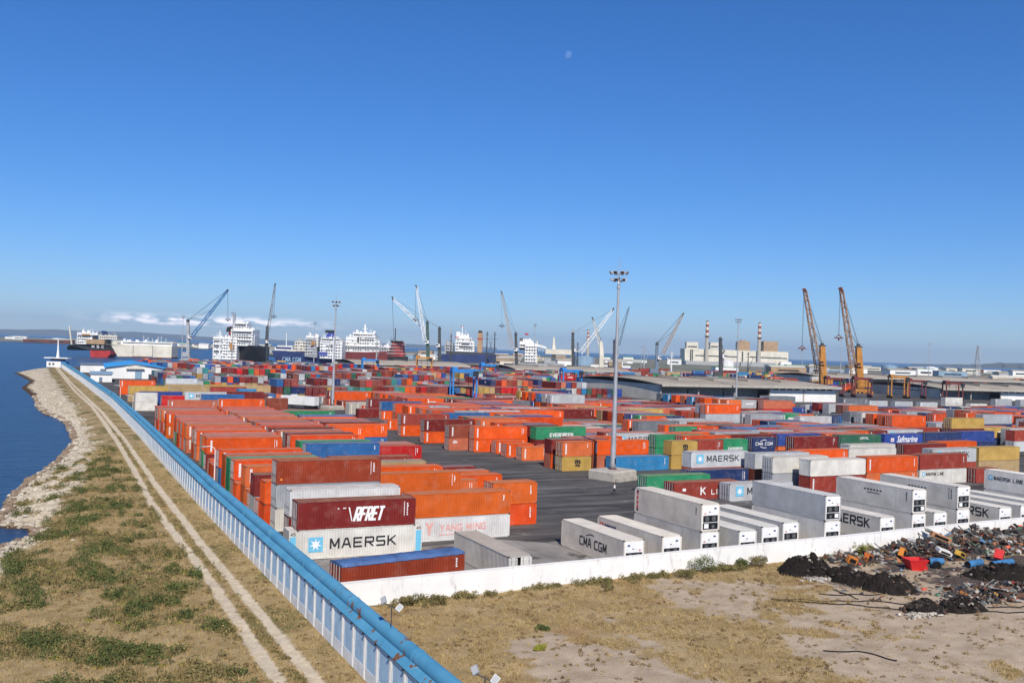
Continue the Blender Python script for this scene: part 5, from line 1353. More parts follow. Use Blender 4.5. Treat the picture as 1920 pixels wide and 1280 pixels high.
massing('power_station', 'long cream power station hall with boiler towers on its roof', 'power station', (1465.0, 1724.0, 0), [
    ('hall', 'cream', [(-120.8, -9.3), (121.3, -11.2), (119.7, 36.1), (-122.3, 36.8)], 0, 60),
    ('lower_hall', 'grey', [(-120.8, -9.3), (11.5, -9.9), (10.8, 8.8), (-121.3, 8.2)], -14, -1),
    ('stair_tower', 'dgrey', [(-109.3, 8.6), (-106.8, 8.6), (-106.8, 34.8), (-109.3, 34.8)], -2, -1),
    ('stair_tower', 'dgrey', [(-104.8, 8.8), (-103.0, 8.8), (-103.0, 35.0), (-104.8, 35.0)], -2, -1),
    ('stair_tower', 'dgrey', [(11.7, 10.1), (14.2, 10.1), (14.2, 33.8), (11.7, 33.8)], -2, -1),
    ('wall_band', 'dgrey', [(-96.9, 22.7), (2.9, 22.3), (3.0, 21.0), (-96.8, 21.5)], -2, -1),
    ('wall_band', 'dgrey', [(30.3, 23.2), (117.6, 22.3), (117.7, 21.1), (30.4, 21.9)], -2, -1),
    ('boiler_house', 'cream', [(-117.5, 36.2), (-90.2, 36.2), (-90.2, 52.3), (-117.5, 52.3)], 5, 25),
    ('boiler_house', 'cream', [(-61.5, 37.9), (-42.8, 37.9), (-42.8, 52.9), (-61.5, 52.9)], 5, 25),
    ('boiler_gap', 'dgrey', [(-115.0, 41.2), (-92.5, 41.2), (-92.5, 43.0), (-115.0, 43.0)], 3, 4),
    ('boiler_gap', 'dgrey', [(-60.2, 42.9), (-44.0, 42.9), (-44.0, 44.8), (-60.2, 44.8)], 3, 4),
    ('boiler_tower', 'tan', [(4.6, 36.5), (30.8, 36.5), (30.8, 57.7), (4.6, 57.7)], 5, 35),
    ('boiler_tower', 'tan', [(63.2, 34.8), (96.8, 34.8), (96.8, 59.8), (63.2, 59.8)], 5, 35),
    ('roof_vent', 'tan', [(10.4, 57.6), (24.1, 57.6), (24.1, 60.8), (10.4, 60.8)], 10, 20),
    ('pipe_works', 'grey', [(5.2, -10.1), (86.4, -12.4), (85.6, 10.1), (4.6, 9.9)], -20, -3),
    ('tank_house', 'white', [(98.2, -1.6), (123.2, -1.6), (123.2, 13.4), (98.2, 13.4)], -16, -4),
])
chimney('red and white banded chimney on the left half of the power station', (1398.2, 1751.9, 0), 101.9, 4.6, 3.4)
chimney('red and white banded chimney with platform on the right half of the power station', (1507.0, 1696.7, 0), 102.2, 4.6, 3.4)
chimney('far banded chimney behind the dark crane tower', (1325.4, 2243.1, 0), 79.4, 4.2, 3.0)
chimney('far banded chimney behind the white lattice jib', (1363.5, 2223.8, 0), 80.8, 4.2, 3.0)
crane('harbour_crane', 'blue lattice crane leaning right beside the car carrier', (129.1, 921.5, 0), 37.0, -1.7, (2.7, 23.6), (33.7, 66.6), ('grey', 'blue'), w=2.2, tw=3.0, hook=(35.6, 39.7), group='harbour cranes along the quay')
crane('harbour_crane', 'tall slim grey crane standing upright above the black ship stern', (198.0, 909.0, 0), 33.7, 0.4, (1.5, 30.2), (6.1, 75.2), ('dgrey', 'grey'), w=1.6, tw=3.0, hook=(6.1, 44.6), group='harbour cranes along the quay')
crane('harbour_crane', 'green-towered crane with a steep white lattice jib', (299.2, 745.5, 0), 40.9, -2.0, (-3.3, 25.5), (-12.1, 71.4), ('dgreen', 'white'), w=2.2, tw=3.0, hook=(-12.1, 43.3), group='harbour cranes along the quay')
crane('harbour_crane', 'low grey crane with white jib reaching left over the red tug', (311.5, 750.4, 0), 36.5, -1.0, (-12.0, 34.7), (-41.8, 61.3), ('dgrey', 'white'), w=2.4, tw=3.0, hook=(-40.1, 24.6), group='harbour cranes along the quay')
crane('harbour_crane', 'crane with a pale tan jib and twin dark mast columns', (375.5, 729.2, 0), 34.2, -1.9, (-4.8, 23.4), (-15.2, 70.0), ('dgrey', 'tan'), w=2.2, tw=3.0, hook=(-14.2, 40.8), group='harbour cranes along the quay')
crane('harbour_crane', 'dark towered crane with a white lattice jib leaning right', (439.9, 741.4, 0), 36.6, -1.5, (5.8, 19.8), (34.2, 60.2), ('dgrey', 'white'), w=2.6, tw=3.0, group='harbour cranes along the quay')
crane('ship_derrick', 'pale yellow derrick post with a jib crooked to the left', (430.3, 679.0, 0), 30.4, -0.9, (-1.2, 25.9), (-8.3, 49.2), ('cream', 'cream'), w=2.0, tw=3.6, group='harbour cranes along the quay')
crane('harbour_crane', 'thin dark crane jib just right of the tall lamp mast', (495.4, 758.1, 0), 31.5, -1.0, (3.7, 28.1), (11.7, 64.0), ('dgrey', 'dgrey'), w=1.2, tw=3.0, group='harbour cranes along the quay')
crane('harbour_crane', 'blue-footed crane with a tan jib leaning right before the power station', (472.4, 657.6, 0), 29.3, -0.4, (4.4, 21.3), (20.5, 55.4), ('slate', 'tan'), w=2.0, tw=3.0, group='harbour cranes along the quay')
crane('harbour_crane', 'crane tower without visible jib in front of the power station', (495.2, 601.2, 0), 34.4, -1.4, (0.6, 11.7), (1.5, 24.6), ('dgrey', 'grey'), w=1.5, tw=3.0, group='harbour cranes along the quay')
crane('harbour_crane', 'left of the twin orange cranes with brown lattice jibs', (493.9, 489.7, 0), 30.6, -1.3, (-2.9, 11.4), (-14.5, 68.7), ('orange', 'jibbrown'), w=3.0, tw=4.4, hook=(-15.4, 28.2), group='harbour cranes along the quay')
crane('harbour_crane', 'right of the twin orange cranes with brown lattice jibs', (485.8, 449.0, 0), 30.1, -1.8, (-2.7, 5.1), (-14.2, 67.3), ('orange', 'jibbrown'), w=3.0, tw=4.4, hook=(-15.0, 35.6), group='harbour cranes along the quay')
FAR_BUILDINGS = [(257, 1338, 32, 16, 5.5, 'bluegrey'), (800, 1387, 60, 13, 8.6, 'grey'), (334, 1420, 19, 17, 11.5, 'tan'), (1078, 1079, 28, 26, 10.1, 'grey'), (144, 3050, 45, 24, 5.0, 'palegreen'), (625, 2614, 52, 34, 10.9, 'white'), (1729, 1407, 55, 32, 8.6, 'bluegrey'), (604, 1484, 35, 17, 6.8, 'white'), (124, 2932, 60, 24, 7.6, 'grey'), (308, 3028, 17, 33, 7.6, 'palegreen'), (401, 1705, 48, 19, 8.9, 'grey'), (154, 2556, 25, 30, 7.4, 'cream'), (262, 3285, 27, 13, 6.0, 'white'), (2199, 1833, 48, 34, 5.1, 'tan'), (388, 1359, 44, 32, 11.1, 'white'), (365, 1437, 34, 15, 7.7, 'cream'), (336, 1135, 16, 16, 10.5, 'grey'), (1902, 1317, 34, 17, 11.4, 'white'), (59, 2599, 22, 28, 4.8, 'white'), (1021, 1784, 29, 13, 10.8, 'tan'), (1281, 1351, 59, 23, 6.7, 'bluegrey'), (662, 1334, 34, 27, 8.0, 'cream'), (541, 1070, 26, 18, 6.5, 'cream'), (579, 1451, 29, 32, 7.2, 'white'), (1647, 1154, 55, 27, 10.5, 'white'), (578, 1158, 24, 32, 11.3, 'cream'), (637, 2108, 51, 27, 10.7, 'rust'), (422, 2469, 51, 20, 7.7, 'palegreen'), (122, 3388, 58, 27, 4.2, 'cream'), (1115, 1192, 53, 32, 9.8, 'palegreen'), (1199, 1979, 57, 17, 5.0, 'cream'), (-68, 3901, 19, 31, 8.4, 'cream'), (1260, 2178, 23, 27, 7.3, 'rust'), (1350, 1424, 38, 13, 5.2, 'white'), (1100, 2234, 42, 15, 7.5, 'rust'), (1361, 1115, 30, 14, 11.7, 'palegreen'), (799, 2253, 28, 17, 8.4, 'bluegrey'), (143, 2609, 43, 32, 6.9, 'bluegrey'), (835, 2102, 34, 26, 11.6, 'tan'), (1644, 1287, 19, 25, 7.6, 'cream'), (192, 1452, 37, 20, 8.8, 'white'), (761, 913, 28, 25, 8.4, 'palegreen'), (935, 1720, 33, 19, 6.6, 'cream'), (1959, 1385, 45, 26, 7.2, 'palegreen'), (1475, 1529, 57, 24, 8.1, 'palegreen'), (535, 1455, 41, 35, 7.4, 'bluegrey'), (115, 2650, 51, 16, 9.1, 'grey'), (379, 2477, 45, 32, 5.5, 'cream'), (496, 1684, 22, 32, 9.2, 'rust'), (2163, 1634, 51, 31, 11.7, 'cream'), (387, 2809, 44, 35, 5.5, 'white'), (254, 1993, 55, 17, 10.5, 'tan'), (1760, 1591, 55, 17, 8.4, 'cream'), (404, 1485, 29, 26, 12.0, 'bluegrey'), (1216, 2357, 28, 22, 9.1, 'tan'), (290, 2081, 46, 26, 7.6, 'bluegrey'), (796, 1157, 17, 34, 11.9, 'grey'), (904, 1374, 18, 18, 6.6, 'palegreen'), (1962, 1646, 21, 17, 7.1, 'white'), (370, 3101, 45, 25, 9.4, 'tan'), (-46, 3593, 49, 17, 9.3, 'white'), (201, 2532, 60, 19, 9.0, 'cream'), (2238, 1680, 47, 25, 9.9, 'rust'), (312, 2790, 24, 19, 6.8, 'bluegrey'), (392, 3165, 26, 21, 7.8, 'bluegrey'), (501, 1708, 33, 13, 11.1, 'white'), (623, 2346, 18, 15, 9.3, 'white'), (387, 2055, 36, 29, 6.3, 'palegreen'), (2096, 1454, 56, 34, 7.7, 'cream'), (1599, 1499, 19, 26, 11.4, 'tan'), (2122, 1659, 33, 29, 10.7, 'cream'), (535, 2510, 44, 19, 11.3, 'grey'), (960, 947, 25, 19, 5.7, 'white'), (1090, 1653, 59, 20, 5.6, 'white'), (899, 1782, 42, 18, 6.4, 'white'), (612, 2025, 20, 19, 8.6, 'rust'), (985, 914, 24, 18, 11.7, 'white'), (-75, 3821, 24, 18, 8.1, 'grey'), (1223, 1187, 32, 26, 5.2, 'bluegrey'), (557, 1118, 37, 24, 8.9, 'tan'), (1642, 1681, 34, 16, 5.1, 'bluegrey'), (1374, 1072, 49, 21, 9.4, 'bluegrey'), (589, 2068, 26, 24, 5.2, 'tan'), (1226, 1842, 44, 26, 7.2, 'cream'), (1273, 1862, 57, 18, 6.5, 'palegreen'), (-82, 3764, 23, 14, 6.9, 'white'), (241, 3329, 28, 25, 7.7, 'white'), (1937, 1605, 49, 30, 9.7, 'tan'), (4, 2868, 29, 35, 7.4, 'grey'), (1295, 914, 49, 13, 5.4, 'cream'), (71, 3354, 46, 27, 8.7, 'white'), (1882, 1721, 32, 26, 8.5, 'grey'), (734, 2210, 53, 29, 5.3, 'cream'), (507, 1548, 31, 32, 11.6, 'grey'), (673, 1879, 19, 17, 12.0, 'cream'), (1360, 969, 15, 16, 10.8, 'grey'), (1685, 1298, 16, 19, 10.0, 'bluegrey'), (391, 3273, 42, 20, 4.0, 'cream'), (924, 2113, 56, 28, 6.5, 'grey'), (512, 2000, 55, 23, 11.8, 'rust'), (80, 3288, 25, 20, 4.1, 'white'), (511, 1432, 41, 26, 5.9, 'tan'), (446, 2350, 39, 21, 10.1, 'rust'), (1236, 1657, 30, 26, 11.8, 'white'), (850, 1494, 54, 17, 8.3, 'white'), (110, 3086, 23, 16, 7.1, 'cream'), (672, 1038, 52, 32, 5.6, 'white'), (1521, 1568, 39, 18, 5.4, 'palegreen'), (1305, 1115, 44, 29, 8.7, 'white'), (1323, 1119, 33, 12, 8.7, 'grey'), (99, 2918, 18, 22, 9.1, 'tan'), (353, 2288, 23, 16, 10.0, 'white'), (1091, 754, 14, 19, 8.6, 'bluegrey'), (83, 3007, 30, 16, 5.1, 'rust'), (65, 2602, 20, 34, 9.0, 'rust'), (473, 1640, 27, 26, 5.8, 'white'), (638, 975, 16, 18, 9.5, 'tan'), (1434, 2237, 21, 20, 8.2, 'palegreen'), (357, 2831, 44, 25, 7.3, 'cream'), (456, 2079, 40, 26, 9.9, 'grey'), (303, 2570, 58, 32, 8.0, 'rust'), (700, 1442, 31, 27, 7.2, 'cream'), (1229, 1237, 52, 16, 5.7, 'tan'), (-1, 2585, 54, 12, 7.7, 'rust'), (362, 2701, 31, 27, 7.7, 'palegreen'), (1615, 1221, 37, 20, 5.3, 'cream'), (49, 2559, 60, 22, 8.1, 'rust'), (317, 1779, 37, 32, 5.9, 'grey'), (745, 2231, 40, 23, 11.6, 'bluegrey'), (650, 1118, 21, 22, 8.7, 'white'), (136, 2601, 20, 22, 6.0, 'bluegrey'), (603, 2147, 55, 21, 11.4, 'white'), (1244, 1250, 31, 24, 5.5, 'palegreen'), (881, 2089, 54, 25, 9.4, 'bluegrey'), (407, 1666, 16, 32, 9.4, 'cream'), (1324, 1965, 25, 24, 11.5, 'palegreen'), (917, 2292, 20, 32, 5.1, 'bluegrey'), (1329, 1431, 48, 18, 6.0, 'grey'), (317, 2904, 58, 33, 9.5, 'palegreen'), (2351, 1710, 48, 20, 8.6, 'white'), (453, 2140, 23, 27, 6.2, 'white'), (915, 2018, 40, 15, 5.0, 'cream'), (994, 1054, 52, 31, 9.0, 'tan'), (1612, 1632, 16, 15, 10.2, 'cream')]

mb_cols = {}
# the low roofs of town and works beyond the basin
FBW = {'white': 'white', 'cream': 'cream', 'tan': 'tan', 'grey': 'grey', 'bluegrey': 'blue sheeted', 'palegreen': 'green roofed', 'rust': 'rusty'}
FAR_BUILDINGS = sorted((b for i, b in enumerate(FAR_BUILDINGS) if i % 8), key=lambda b: math.atan2(b[0], b[1]))
seen_ = {}
for i, (x, y, w, dp, h, m) in enumerate(FAR_BUILDINGS):
    if y > 1000 and x < 380 and math.hypot(x, y) < 2200: continue
    seen_[m] = seen_.get(m, 0) + 1
    t = thing('far_building', f'low {FBW[m]} building beyond the port, {nth(seen_[m])} of its colour counted from the sea side', 'building', (x, y, -0.8), VIEW + 0.4 * nz(i * 1.7, 0, 1.0), 'low buildings beyond the port')
    MB().box(-w / 2, w / 2, 0, dp, 0, h).build('wall', PM['white' if m == 'palegreen' else m], t)
    rf = MB()
    if i % 2: rf.add([(-w / 2 - 0.5, -0.5, h), (w / 2 + 0.5, -0.5, h), (w / 2 + 0.5, dp + 0.5, h), (-w / 2 - 0.5, dp + 0.5, h), (-w / 2 - 0.5, dp / 2, h + 2.2), (w / 2 + 0.5, dp / 2, h + 2.2)], [(0, 1, 5, 4), (2, 3, 4, 5), (0, 4, 3), (1, 2, 5), (3, 2, 1, 0)])
    else: rf.box(-w / 2 - 0.3, w / 2 + 0.3, -0.3, dp + 0.3, h + 0.01, h + 0.6)
    rf.build('roof', PM['palegreen' if m == 'palegreen' else ('roofgrey' if i % 3 else 'cream')], t)
    if w > 24: MB().box(-w * 0.3, w * 0.3, -0.12, -0.01, h * 0.35, h * 0.62).build('window_strip', PM['glass'], t)
for x, y, r, h, m, lab in [(742, 1220, 15, 13, 'bluegrey', 'round pale blue storage tank behind the white ship'), (1250, 1500, 14, 12, 'white', 'round white storage tank left of the power station'), (1620, 1420, 16, 13, 'bluegrey', 'round blue-grey storage tank right of the power station'), (1700, 1380, 14, 12, 'white', 'round white storage tank beyond the twin cranes')]:
    t = thing('storage_tank', lab, 'tank', (x, y, 0), 0, 'storage tanks')
    MB().tube((0, 0, 0), (0, 0, h), r, n=24).build('shell', PM[m], t)
    MB().tube((0, 0, h + 0.01), (0, 0, h + 2.5), r * 1.0, r * 0.2, n=24).build('roof', PM[m], t)
    MB().bar((r * 0.72, -r * 0.72, 0), (r * 0.75, -r * 0.75, h), 0.8).build('stair', PM['grey'], t)
# electricity pylon
t = thing('electricity_pylon', 'lattice power pylon standing alone on the far right plain', 'pylon', (1341, 1002, 0), VIEW)
mb = MB(); lattice(mb, (0, 0, 0), (0, 0, 52), 9, 1.2, 12, c=0.5); mb.build('tower', PM['grey'], t)
mb = MB()
for z, w in ((34, 9), (41, 8), (48, 6)): mb.bar((-w, 0, z), (w, 0, z), 0.5).bar((-w, 0, z), (0, 0, z + 2.2), 0.35).bar((w, 0, z), (0, 0, z + 2.2), 0.35)
mb.build('cross_arm', PM['grey'], t)

for i, (x, y, h, m, lab) in enumerate([(232, 800, 27, 'white', 'slim white signal mast left of the white stepped ship'), (268, 790, 30, 'grey', 'slim grey derrick post beside the red tug'), (330, 770, 33, 'dgrey', 'dark derrick post left of the banded-funnel ship'), (352, 742, 36, 'dgrey', 'left of two dark mast columns by the grain ship'), (358, 739, 36, 'dgrey', 'right of two dark mast columns by the grain ship'), (398, 735, 30, 'cream', 'pale derrick post right of the grain ship'),
                                       (455, 760, 30, 'dgrey', 'dark derrick post between the white and yellow jibs'), (520, 745, 29, 'grey', 'grey derrick post right of the tall lamp mast'), (545, 735, 24, 'white', 'short white mast before the far tanks'), (150, 880, 30, 'white', 'slim white mast left of the car carrier'), (285, 860, 28, 'white', 'slim white ship mast behind the stepped ship'), (600, 690, 26, 'dgrey', 'dark post left of the power station')]):
    t = thing('derrick_post', lab, 'derrick', (x, y, 0), VIEW, 'slim masts and derricks along the quays')
    MB().tube((0, 0, 0), (0, 0, h), 0.75, 0.35, n=8).build('post', PM[m], t)
    MB().bar((-2.2, 0, h * 0.82), (2.2, 0, h * 0.82), 0.35).bar((-1.4, 0, h * 0.93), (1.4, 0, h * 0.93), 0.3).bar((0, 0, h * 0.3), (4.5 if i % 2 else -4.5, 0, h * 0.78), 0.4).build('spar', PM[m], t)
    MB().bar((0, 0, h), (4.5 if i % 2 else -4.5, 0, h * 0.78), 0.12).build('stay', PM['dgrey'], t)

# ---------------------------------------------------------------- transit sheds
def shed(name, label, loc, rz, W, D, h, ridge, bays, wallm, openings):
    t = thing(name, label, 'warehouse', loc, rz, 'transit sheds')
    MB().box(0, 0.3, 0.3, D, 0, h).build('end_wall', PM[wallm], t); MB().box(W - 0.3, W, 0.3, D, 0, h).build('end_wall', PM[wallm], t); MB().box(0.31, W - 0.31, D - 0.3, D, 0, h).build('back_wall', PM[wallm], t)
    bw = W / bays
    for i in range(bays):
        x0, x1 = i * bw, (i + 1) * bw
        if openings[i % len(openings)]:
            MB().box(x0 + 0.35, x1 - 0.35, 9.0, 9.2, 0, h - 0.4).build('inner_wall', PM['grey'], t)
            MB().box(x0 + 0.3, x1 - 0.3, 0.35, 0.6, h - 1.3, h - 0.05).build('lintel', PM['concrete'], t)
        else:
            w = MB().box(x0 + 0.3, x1 - 0.3, 0.35, 0.6, 0, h - 0.05).build('front_wall', PM['white'], t)
            mbw = MB()
            for q in range(4): mbw.box(x0 + bw * (0.1 + 0.21 * q), x0 + bw * (0.1 + 0.21 * q) + bw * 0.15, 0.28, 0.349, h - 1.5, h - 0.7)
            mbw.build('window', PM['glass'], w)
        MB().box(x0 - 0.25, x0 + 0.29, 0.0, 0.9, 0, h - 0.06).build('column', PM['concrete'], t)
    # shallow vaulted roof in bays
    n = 10; rings = []
    for k in range(n + 1):
        yy = -2.5 + (D + 3.5) * k / n; zz = h + (ridge - h) * math.sin(math.pi * k / n)
        rings.append([(-1.0, yy, zz), (W + 1.0, yy, zz), (W + 1.0, yy, zz + 0.35), (-1.0, yy, zz + 0.35)])
    rf = MB().loft(rings).build('roof', PM['roofgrey'], t)
    MB().box(-1.05, W + 1.05, -2.75, -2.49, h - 0.55, h + 0.55).build('fascia', PM['concrete'], t)
    mb = MB()
    for k in range(1, bays): mb.box(k * bw - 0.25, k * bw + 0.25, D * 0.2, D * 0.8, ridge - 0.3, ridge + 0.75)
    mb.build('roof_rib', PM['roofgrey'], t)
    return t
shed('transit_shed', 'wide grey-roofed transit shed with open bays, below the twin orange cranes', (257, 354, 0), R(-3), 104, 84, 7.2, 9.2, 5, 'cream', [1, 1, 1, 0, 0])
shed('transit_shed', 'long grey-roofed shed with dark front at the right edge of the port', (487, 388, 0), R(-14), 190, 90, 6.0, 8.2, 9, 'cream', [1, 1, 0])
shed('transit_shed', 'grey flat-roofed shed in front of the white stepped ship', (196, 622, 0), R(-4), 82, 60, 8.0, 10.0, 4, 'cream', [0, 1, 1, 1])
shed('transit_shed', 'low brown-roofed shed stretching behind the red straddle carriers', (560, 560, 0), R(-10), 210, 60, 7.5, 9.5, 8, 'cream', [1])
shed('transit_shed', 'pale roofed shed behind the blue straddle carriers', (300, 585, 0), R(-6), 90, 60, 7.5, 9.6, 4, 'cream', [1, 1])
# blue roofed warehouse by the fence
t = thing('blue_roofed_warehouse', 'white warehouse with a bright blue low gabled roof beside the fence', 'warehouse', (32.6, 512, 0), R(-3))
W_, D_, h_ = 27.0, 66.0, 5.6
MB().add([(0, 0, 0), (W_, 0, 0), (W_, 0, h_), (W_ / 2, 0, h_ + 2.0), (0, 0, h_), (0, D_, 0), (W_, D_, 0), (W_, D_, h_), (W_ / 2, D_, h_ + 2.0), (0, D_, h_)], [(0, 1, 2, 3, 4), (9, 8, 7, 6, 5), (0, 4, 9, 5), (1, 6, 7, 2)]).build('wall', PM['white'], t)
mb = MB()
for s in (0, 1):
    x0 = -1.0 if s == 0 else W_ + 1.0; z0 = h_ - 0.12
    mb.loft([[(x0, y, z0), (W_ / 2, y, h_ + 2.05), (W_ / 2, y, h_ + 2.35), (x0, y, z0 + 0.3)] for y in (-1.2, D_ + 1.2)])
mb.build('roof', PM['skyblue'], t)
MB().box(W_ * 0.5, W_ * 0.62, -0.12, -0.01, 0.0, 3.6).build('door', PM['bluegrey'], t)
mb = MB(); mb.loft([[(W_ * 0.34, -0.1, h_ - 0.5), (W_ * 0.66, -0.1, h_ - 0.5), (W_ * 0.60, -0.1, h_ + 0.6), (W_ * 0.40, -0.1, h_ + 0.6)], [(W_ * 0.34, -1.6, h_ - 0.6), (W_ * 0.66, -1.6, h_ - 0.6), (W_ * 0.60, -1.6, h_ + 0.5), (W_ * 0.40, -1.6, h_ + 0.5)]]).build('canopy', PM['cream'], t)
for x, y, w, d, h, m, lab in [(23.5, 470, 9, 26, 3.6, 'bluegrey', 'low pale blue roofed store squeezed between fence and blue warehouse'), (24, 590, 26, 30, 4.4, 'slate', 'grey-blue roofed shed behind the blue roofed warehouse'), (63, 505, 38, 10, 3.0, 'bluegrey', 'long low pale blue roofed canopy right of the blue warehouse'), (62, 480, 30, 8, 2.8, 'white', 'long low white store in front of the pale blue canopy')]:
    t = thing('low_store', lab, 'building', (x, y, 0), R(-3), 'small port buildings')
    MB().box(0, w, 0, d, 0, h).build('wall', PM['white'], t); MB().box(-0.5, w + 0.5, -0.6, d + 0.6, h + 0.01, h + 0.45).build('roof', PM[m], t)
    MB().box(w * 0.4, w * 0.55, -0.08, -0.01, 0, 2.2).build('door', PM['slate'], t)
# the harbour beacon house at the end of the spit
t = thing('beacon_house', 'small white beacon house with flat roof and tapering mast at the end of the track', 'building', (14.0, 672, 0.1), VIEW)
MB().box(-6, 3.2, -2.5, 2.5, 0, 3.6).build('wall', PM['white'], t); MB().box(3.21, 6.0, -2.4, 2.4, 0, 3.6).build('side_room', PM['bright'], t)
MB().box(-4, 4, -1.5, 2, 3.61, 5.6).build('lookout', PM['navy'], t)
MB().box(-7.6, 7.6, -3, 3, 5.61, 6.2).build('flat_roof', PM['white'], t)
MB().loft([[(u - x, -x, z), (u + x, -x, z), (u + x, x, z), (u - x, x, z)] for u, z, x in ((0, 6.2, 0.75), (0, 11, 0.4), (-0.2, 18.5, 0.2))]).build('mast', PM['white'], t)
MB().box(-2.6, 0.1, -0.2, 0.2, 18.2, 18.6).build('mast_arm', PM['white'], t)
mb = MB()
for x in (-4.6, -2.2): mb.box(x, x + 1.3, -2.56, -2.501, 1.4, 2.6)
mb.build('window', PM['glass'], t)

# ---------------------------------------------------------------- lamp masts
def mast(label, x, y, h, z0=0.0, base=None, tier=2, near=False):
    t = thing('lamp_mast', label, 'lamp mast', (x, y, 0), R(20), 'high lamp masts of the yard')
    if base:
        bx, by, bz = base
        mb = MB()
        mb.loft([[(sx * bx / 2 * q, sy * by / 2 * q, z) for sx, sy in ((-1, -1), (1, -1), (1, 1), (-1, 1))] for z, q in ((0, 1.0), (bz - 0.25, 1.0), (bz, 0.93))])
        mb.build('foundation', PM['concrete'], t)
        for sx in (-1, 0, 1): MB().box(sx * bx * 0.30 - bx * 0.13, sx * bx * 0.30 + bx * 0.13, -by / 2 - 0.75, -by / 2 - 0.12, 0, 0.62 + 0.06 * sx).build('kerb_block', PM['concrete'], t)
    n = 14
    MB().loft([[(math.cos(2 * math.pi * k / n) * r, math.sin(2 * math.pi * k / n) * r, z) for k in range(n)] for z, r in ((z0, 0.50), (z0 + 1.2, 0.47), (h * 0.45, 0.34), (h - 1.5, 0.19), (h + 0.6, 0.16))]).build('pole', PM['galv'], t, smooth=True)
    MB().box(-0.12, 0.12, -0.52, -0.40, z0 + 0.9, z0 + 1.9).build('hatch', PM['dark'], t)
    MB().tube((0, 0, z0), (0, 0, z0 + 0.08), 0.72, n=14).build('flange', PM['rust'], t)
    hd = MB()
    for z, r in ((h - 0.2, 1.0), (h + 1.0, 1.2))[:tier]:
        for k in range(12): hd.bar((math.cos(k * math.pi / 6) * r, math.sin(k * math.pi / 6) * r, z), (math.cos((k + 1) * math.pi / 6) * r, math.sin((k + 1) * math.pi / 6) * r, z), 0.09)
        for k in range(6): hd.bar((0, 0, z), (math.cos(k * math.pi / 3) * r, math.sin(k * math.pi / 3) * r, z), 0.08)
    hd.tube((0, 0, h + 0.5), (0, 0, h + 3.6), 0.05, n=6).tube((0, 0, h - 1.6), (0, 0, h - 1.1), 0.34, n=10)
    ring = hd.build('head_frame', PM['galv'], t)
    for z, r, q in ((h - 0.2, 1.20, 6), (h + 1.0, 1.45, 8))[:tier]:
        for k in range(q):
            a = 2 * math.pi * (k + 0.3) / q
            lm = MB()
            M4 = Matrix.Translation((math.cos(a) * r, math.sin(a) * r, z + 0.1)) @ Matrix.Rotation(a, 4, 'Z') @ Matrix.Rotation(R(38), 4, 'Y')
            lm.obox(M4, 0.26, 0.58, 0.50).obox(M4 @ Matrix.Translation((-0.2, 0, 0)), 0.14, 0.3, 0.25)
            lp = lm.build('floodlight', PM['galv'], t)
            MB().obox(M4 @ Matrix.Translation((0.137, 0, 0)), 0.012, 0.52, 0.44).build('lens', PM['glass'], lp)
mast('tallest lamp mast on a concrete block in the middle of the yard', 87.6, 133.6, 33.6, z0=1.6, base=(6.4, 5.2, 1.6), near=True)
mast('lamp mast with concrete foot beside the white trailer', 86.4, 296.5, 33.5, z0=1.2, base=(6.0, 4.6, 1.2))
for lab, x, y, h in [('lamp mast rising in front of the white car carrier', 112.3, 613.3, 37.5), ('lamp mast left of the blue lattice crane', 94.2, 705.2, 36), ('lamp mast above the navy hulled ship', 209, 777, 37), ('lamp mast before the long transit shed', 293.5, 345, 37.5), ('lamp mast behind the white grain ship', 363, 675, 41), ('lamp mast just right of the twin cranes', 638.8, 613, 40), ('lamp mast standing alone far right', 925.9, 754.6, 43), ('far lamp mast left of the twin cranes', 846, 874, 34), ('far lamp mast right of the tall mast', 792.9, 1142.8, 30)]:
    mast(lab, x, y, h)
# twin spotlights bolted to the fence coping
for x, y, lab in [(20.05, 54.6, 'pair of small spotlights on a thin pole on the fence, nearer the white wall'), (20.05, 41.2, 'pair of small spotlights on a thin pole at the bottom of the picture')]:
    t = thing('spotlight_pole', lab, 'spotlight', (x, y, 3.42), R(-35), 'spotlights on the fence')
    MB().tube((0, 0, 0), (0, 0, 1.75), 0.035, n=8).build('pole', PM['dgrey'], t)
    MB().bar((-0.50, 0, 2.0), (0.50, 0, 1.62), 0.05).build('cross_bar', PM['dgrey'], t)
    for s, zz in ((-1, 2.05), (1, 1.66)):
        M4 = Matrix.Translation((s * 0.5, -0.08, zz + 0.14)) @ Matrix.Rotation(R(35 * s), 4, 'Y') @ Matrix.Rotation(R(-40), 4, 'X')
        lp = MB().obox(M4, 0.34, 0.10, 0.44).obox(M4 @ Matrix.Translation((0, 0.1, 0)), 0.2, 0.12, 0.26).build('spotlight', PM['galv'], t)
        MB().obox(M4 @ Matrix.Translation((0, -0.054, 0)), 0.28, 0.006, 0.38).build('lens', PM['grey'], lp)
for x, y, lab in [(22.4, 132.0, 'white street lamp with curved arm between the fence and the orange rows'), (23.2, 300.0, 'white street lamp beside the red container far along the fence'), (22.3, 250.0, 'white lamp post at the far bend of the fence')]:
    t = thing('street_lamp', lab, 'street lamp', (x, y, 0), 0, 'street lamps inside the fence')
    MB().tube((0, 0, 0), (0, 0, 6.2), 0.09, 0.06, n=8).path([(0, 0, 6.2), (-0.2, 0, 6.55), (-0.7, 0, 6.75), (-1.2, 0, 6.75)], 0.05).build('post', PM['white'], t)
    MB().box(-1.75, -1.15, -0.14, 0.14, 6.66, 6.80).build('lantern', PM['galv'], t)

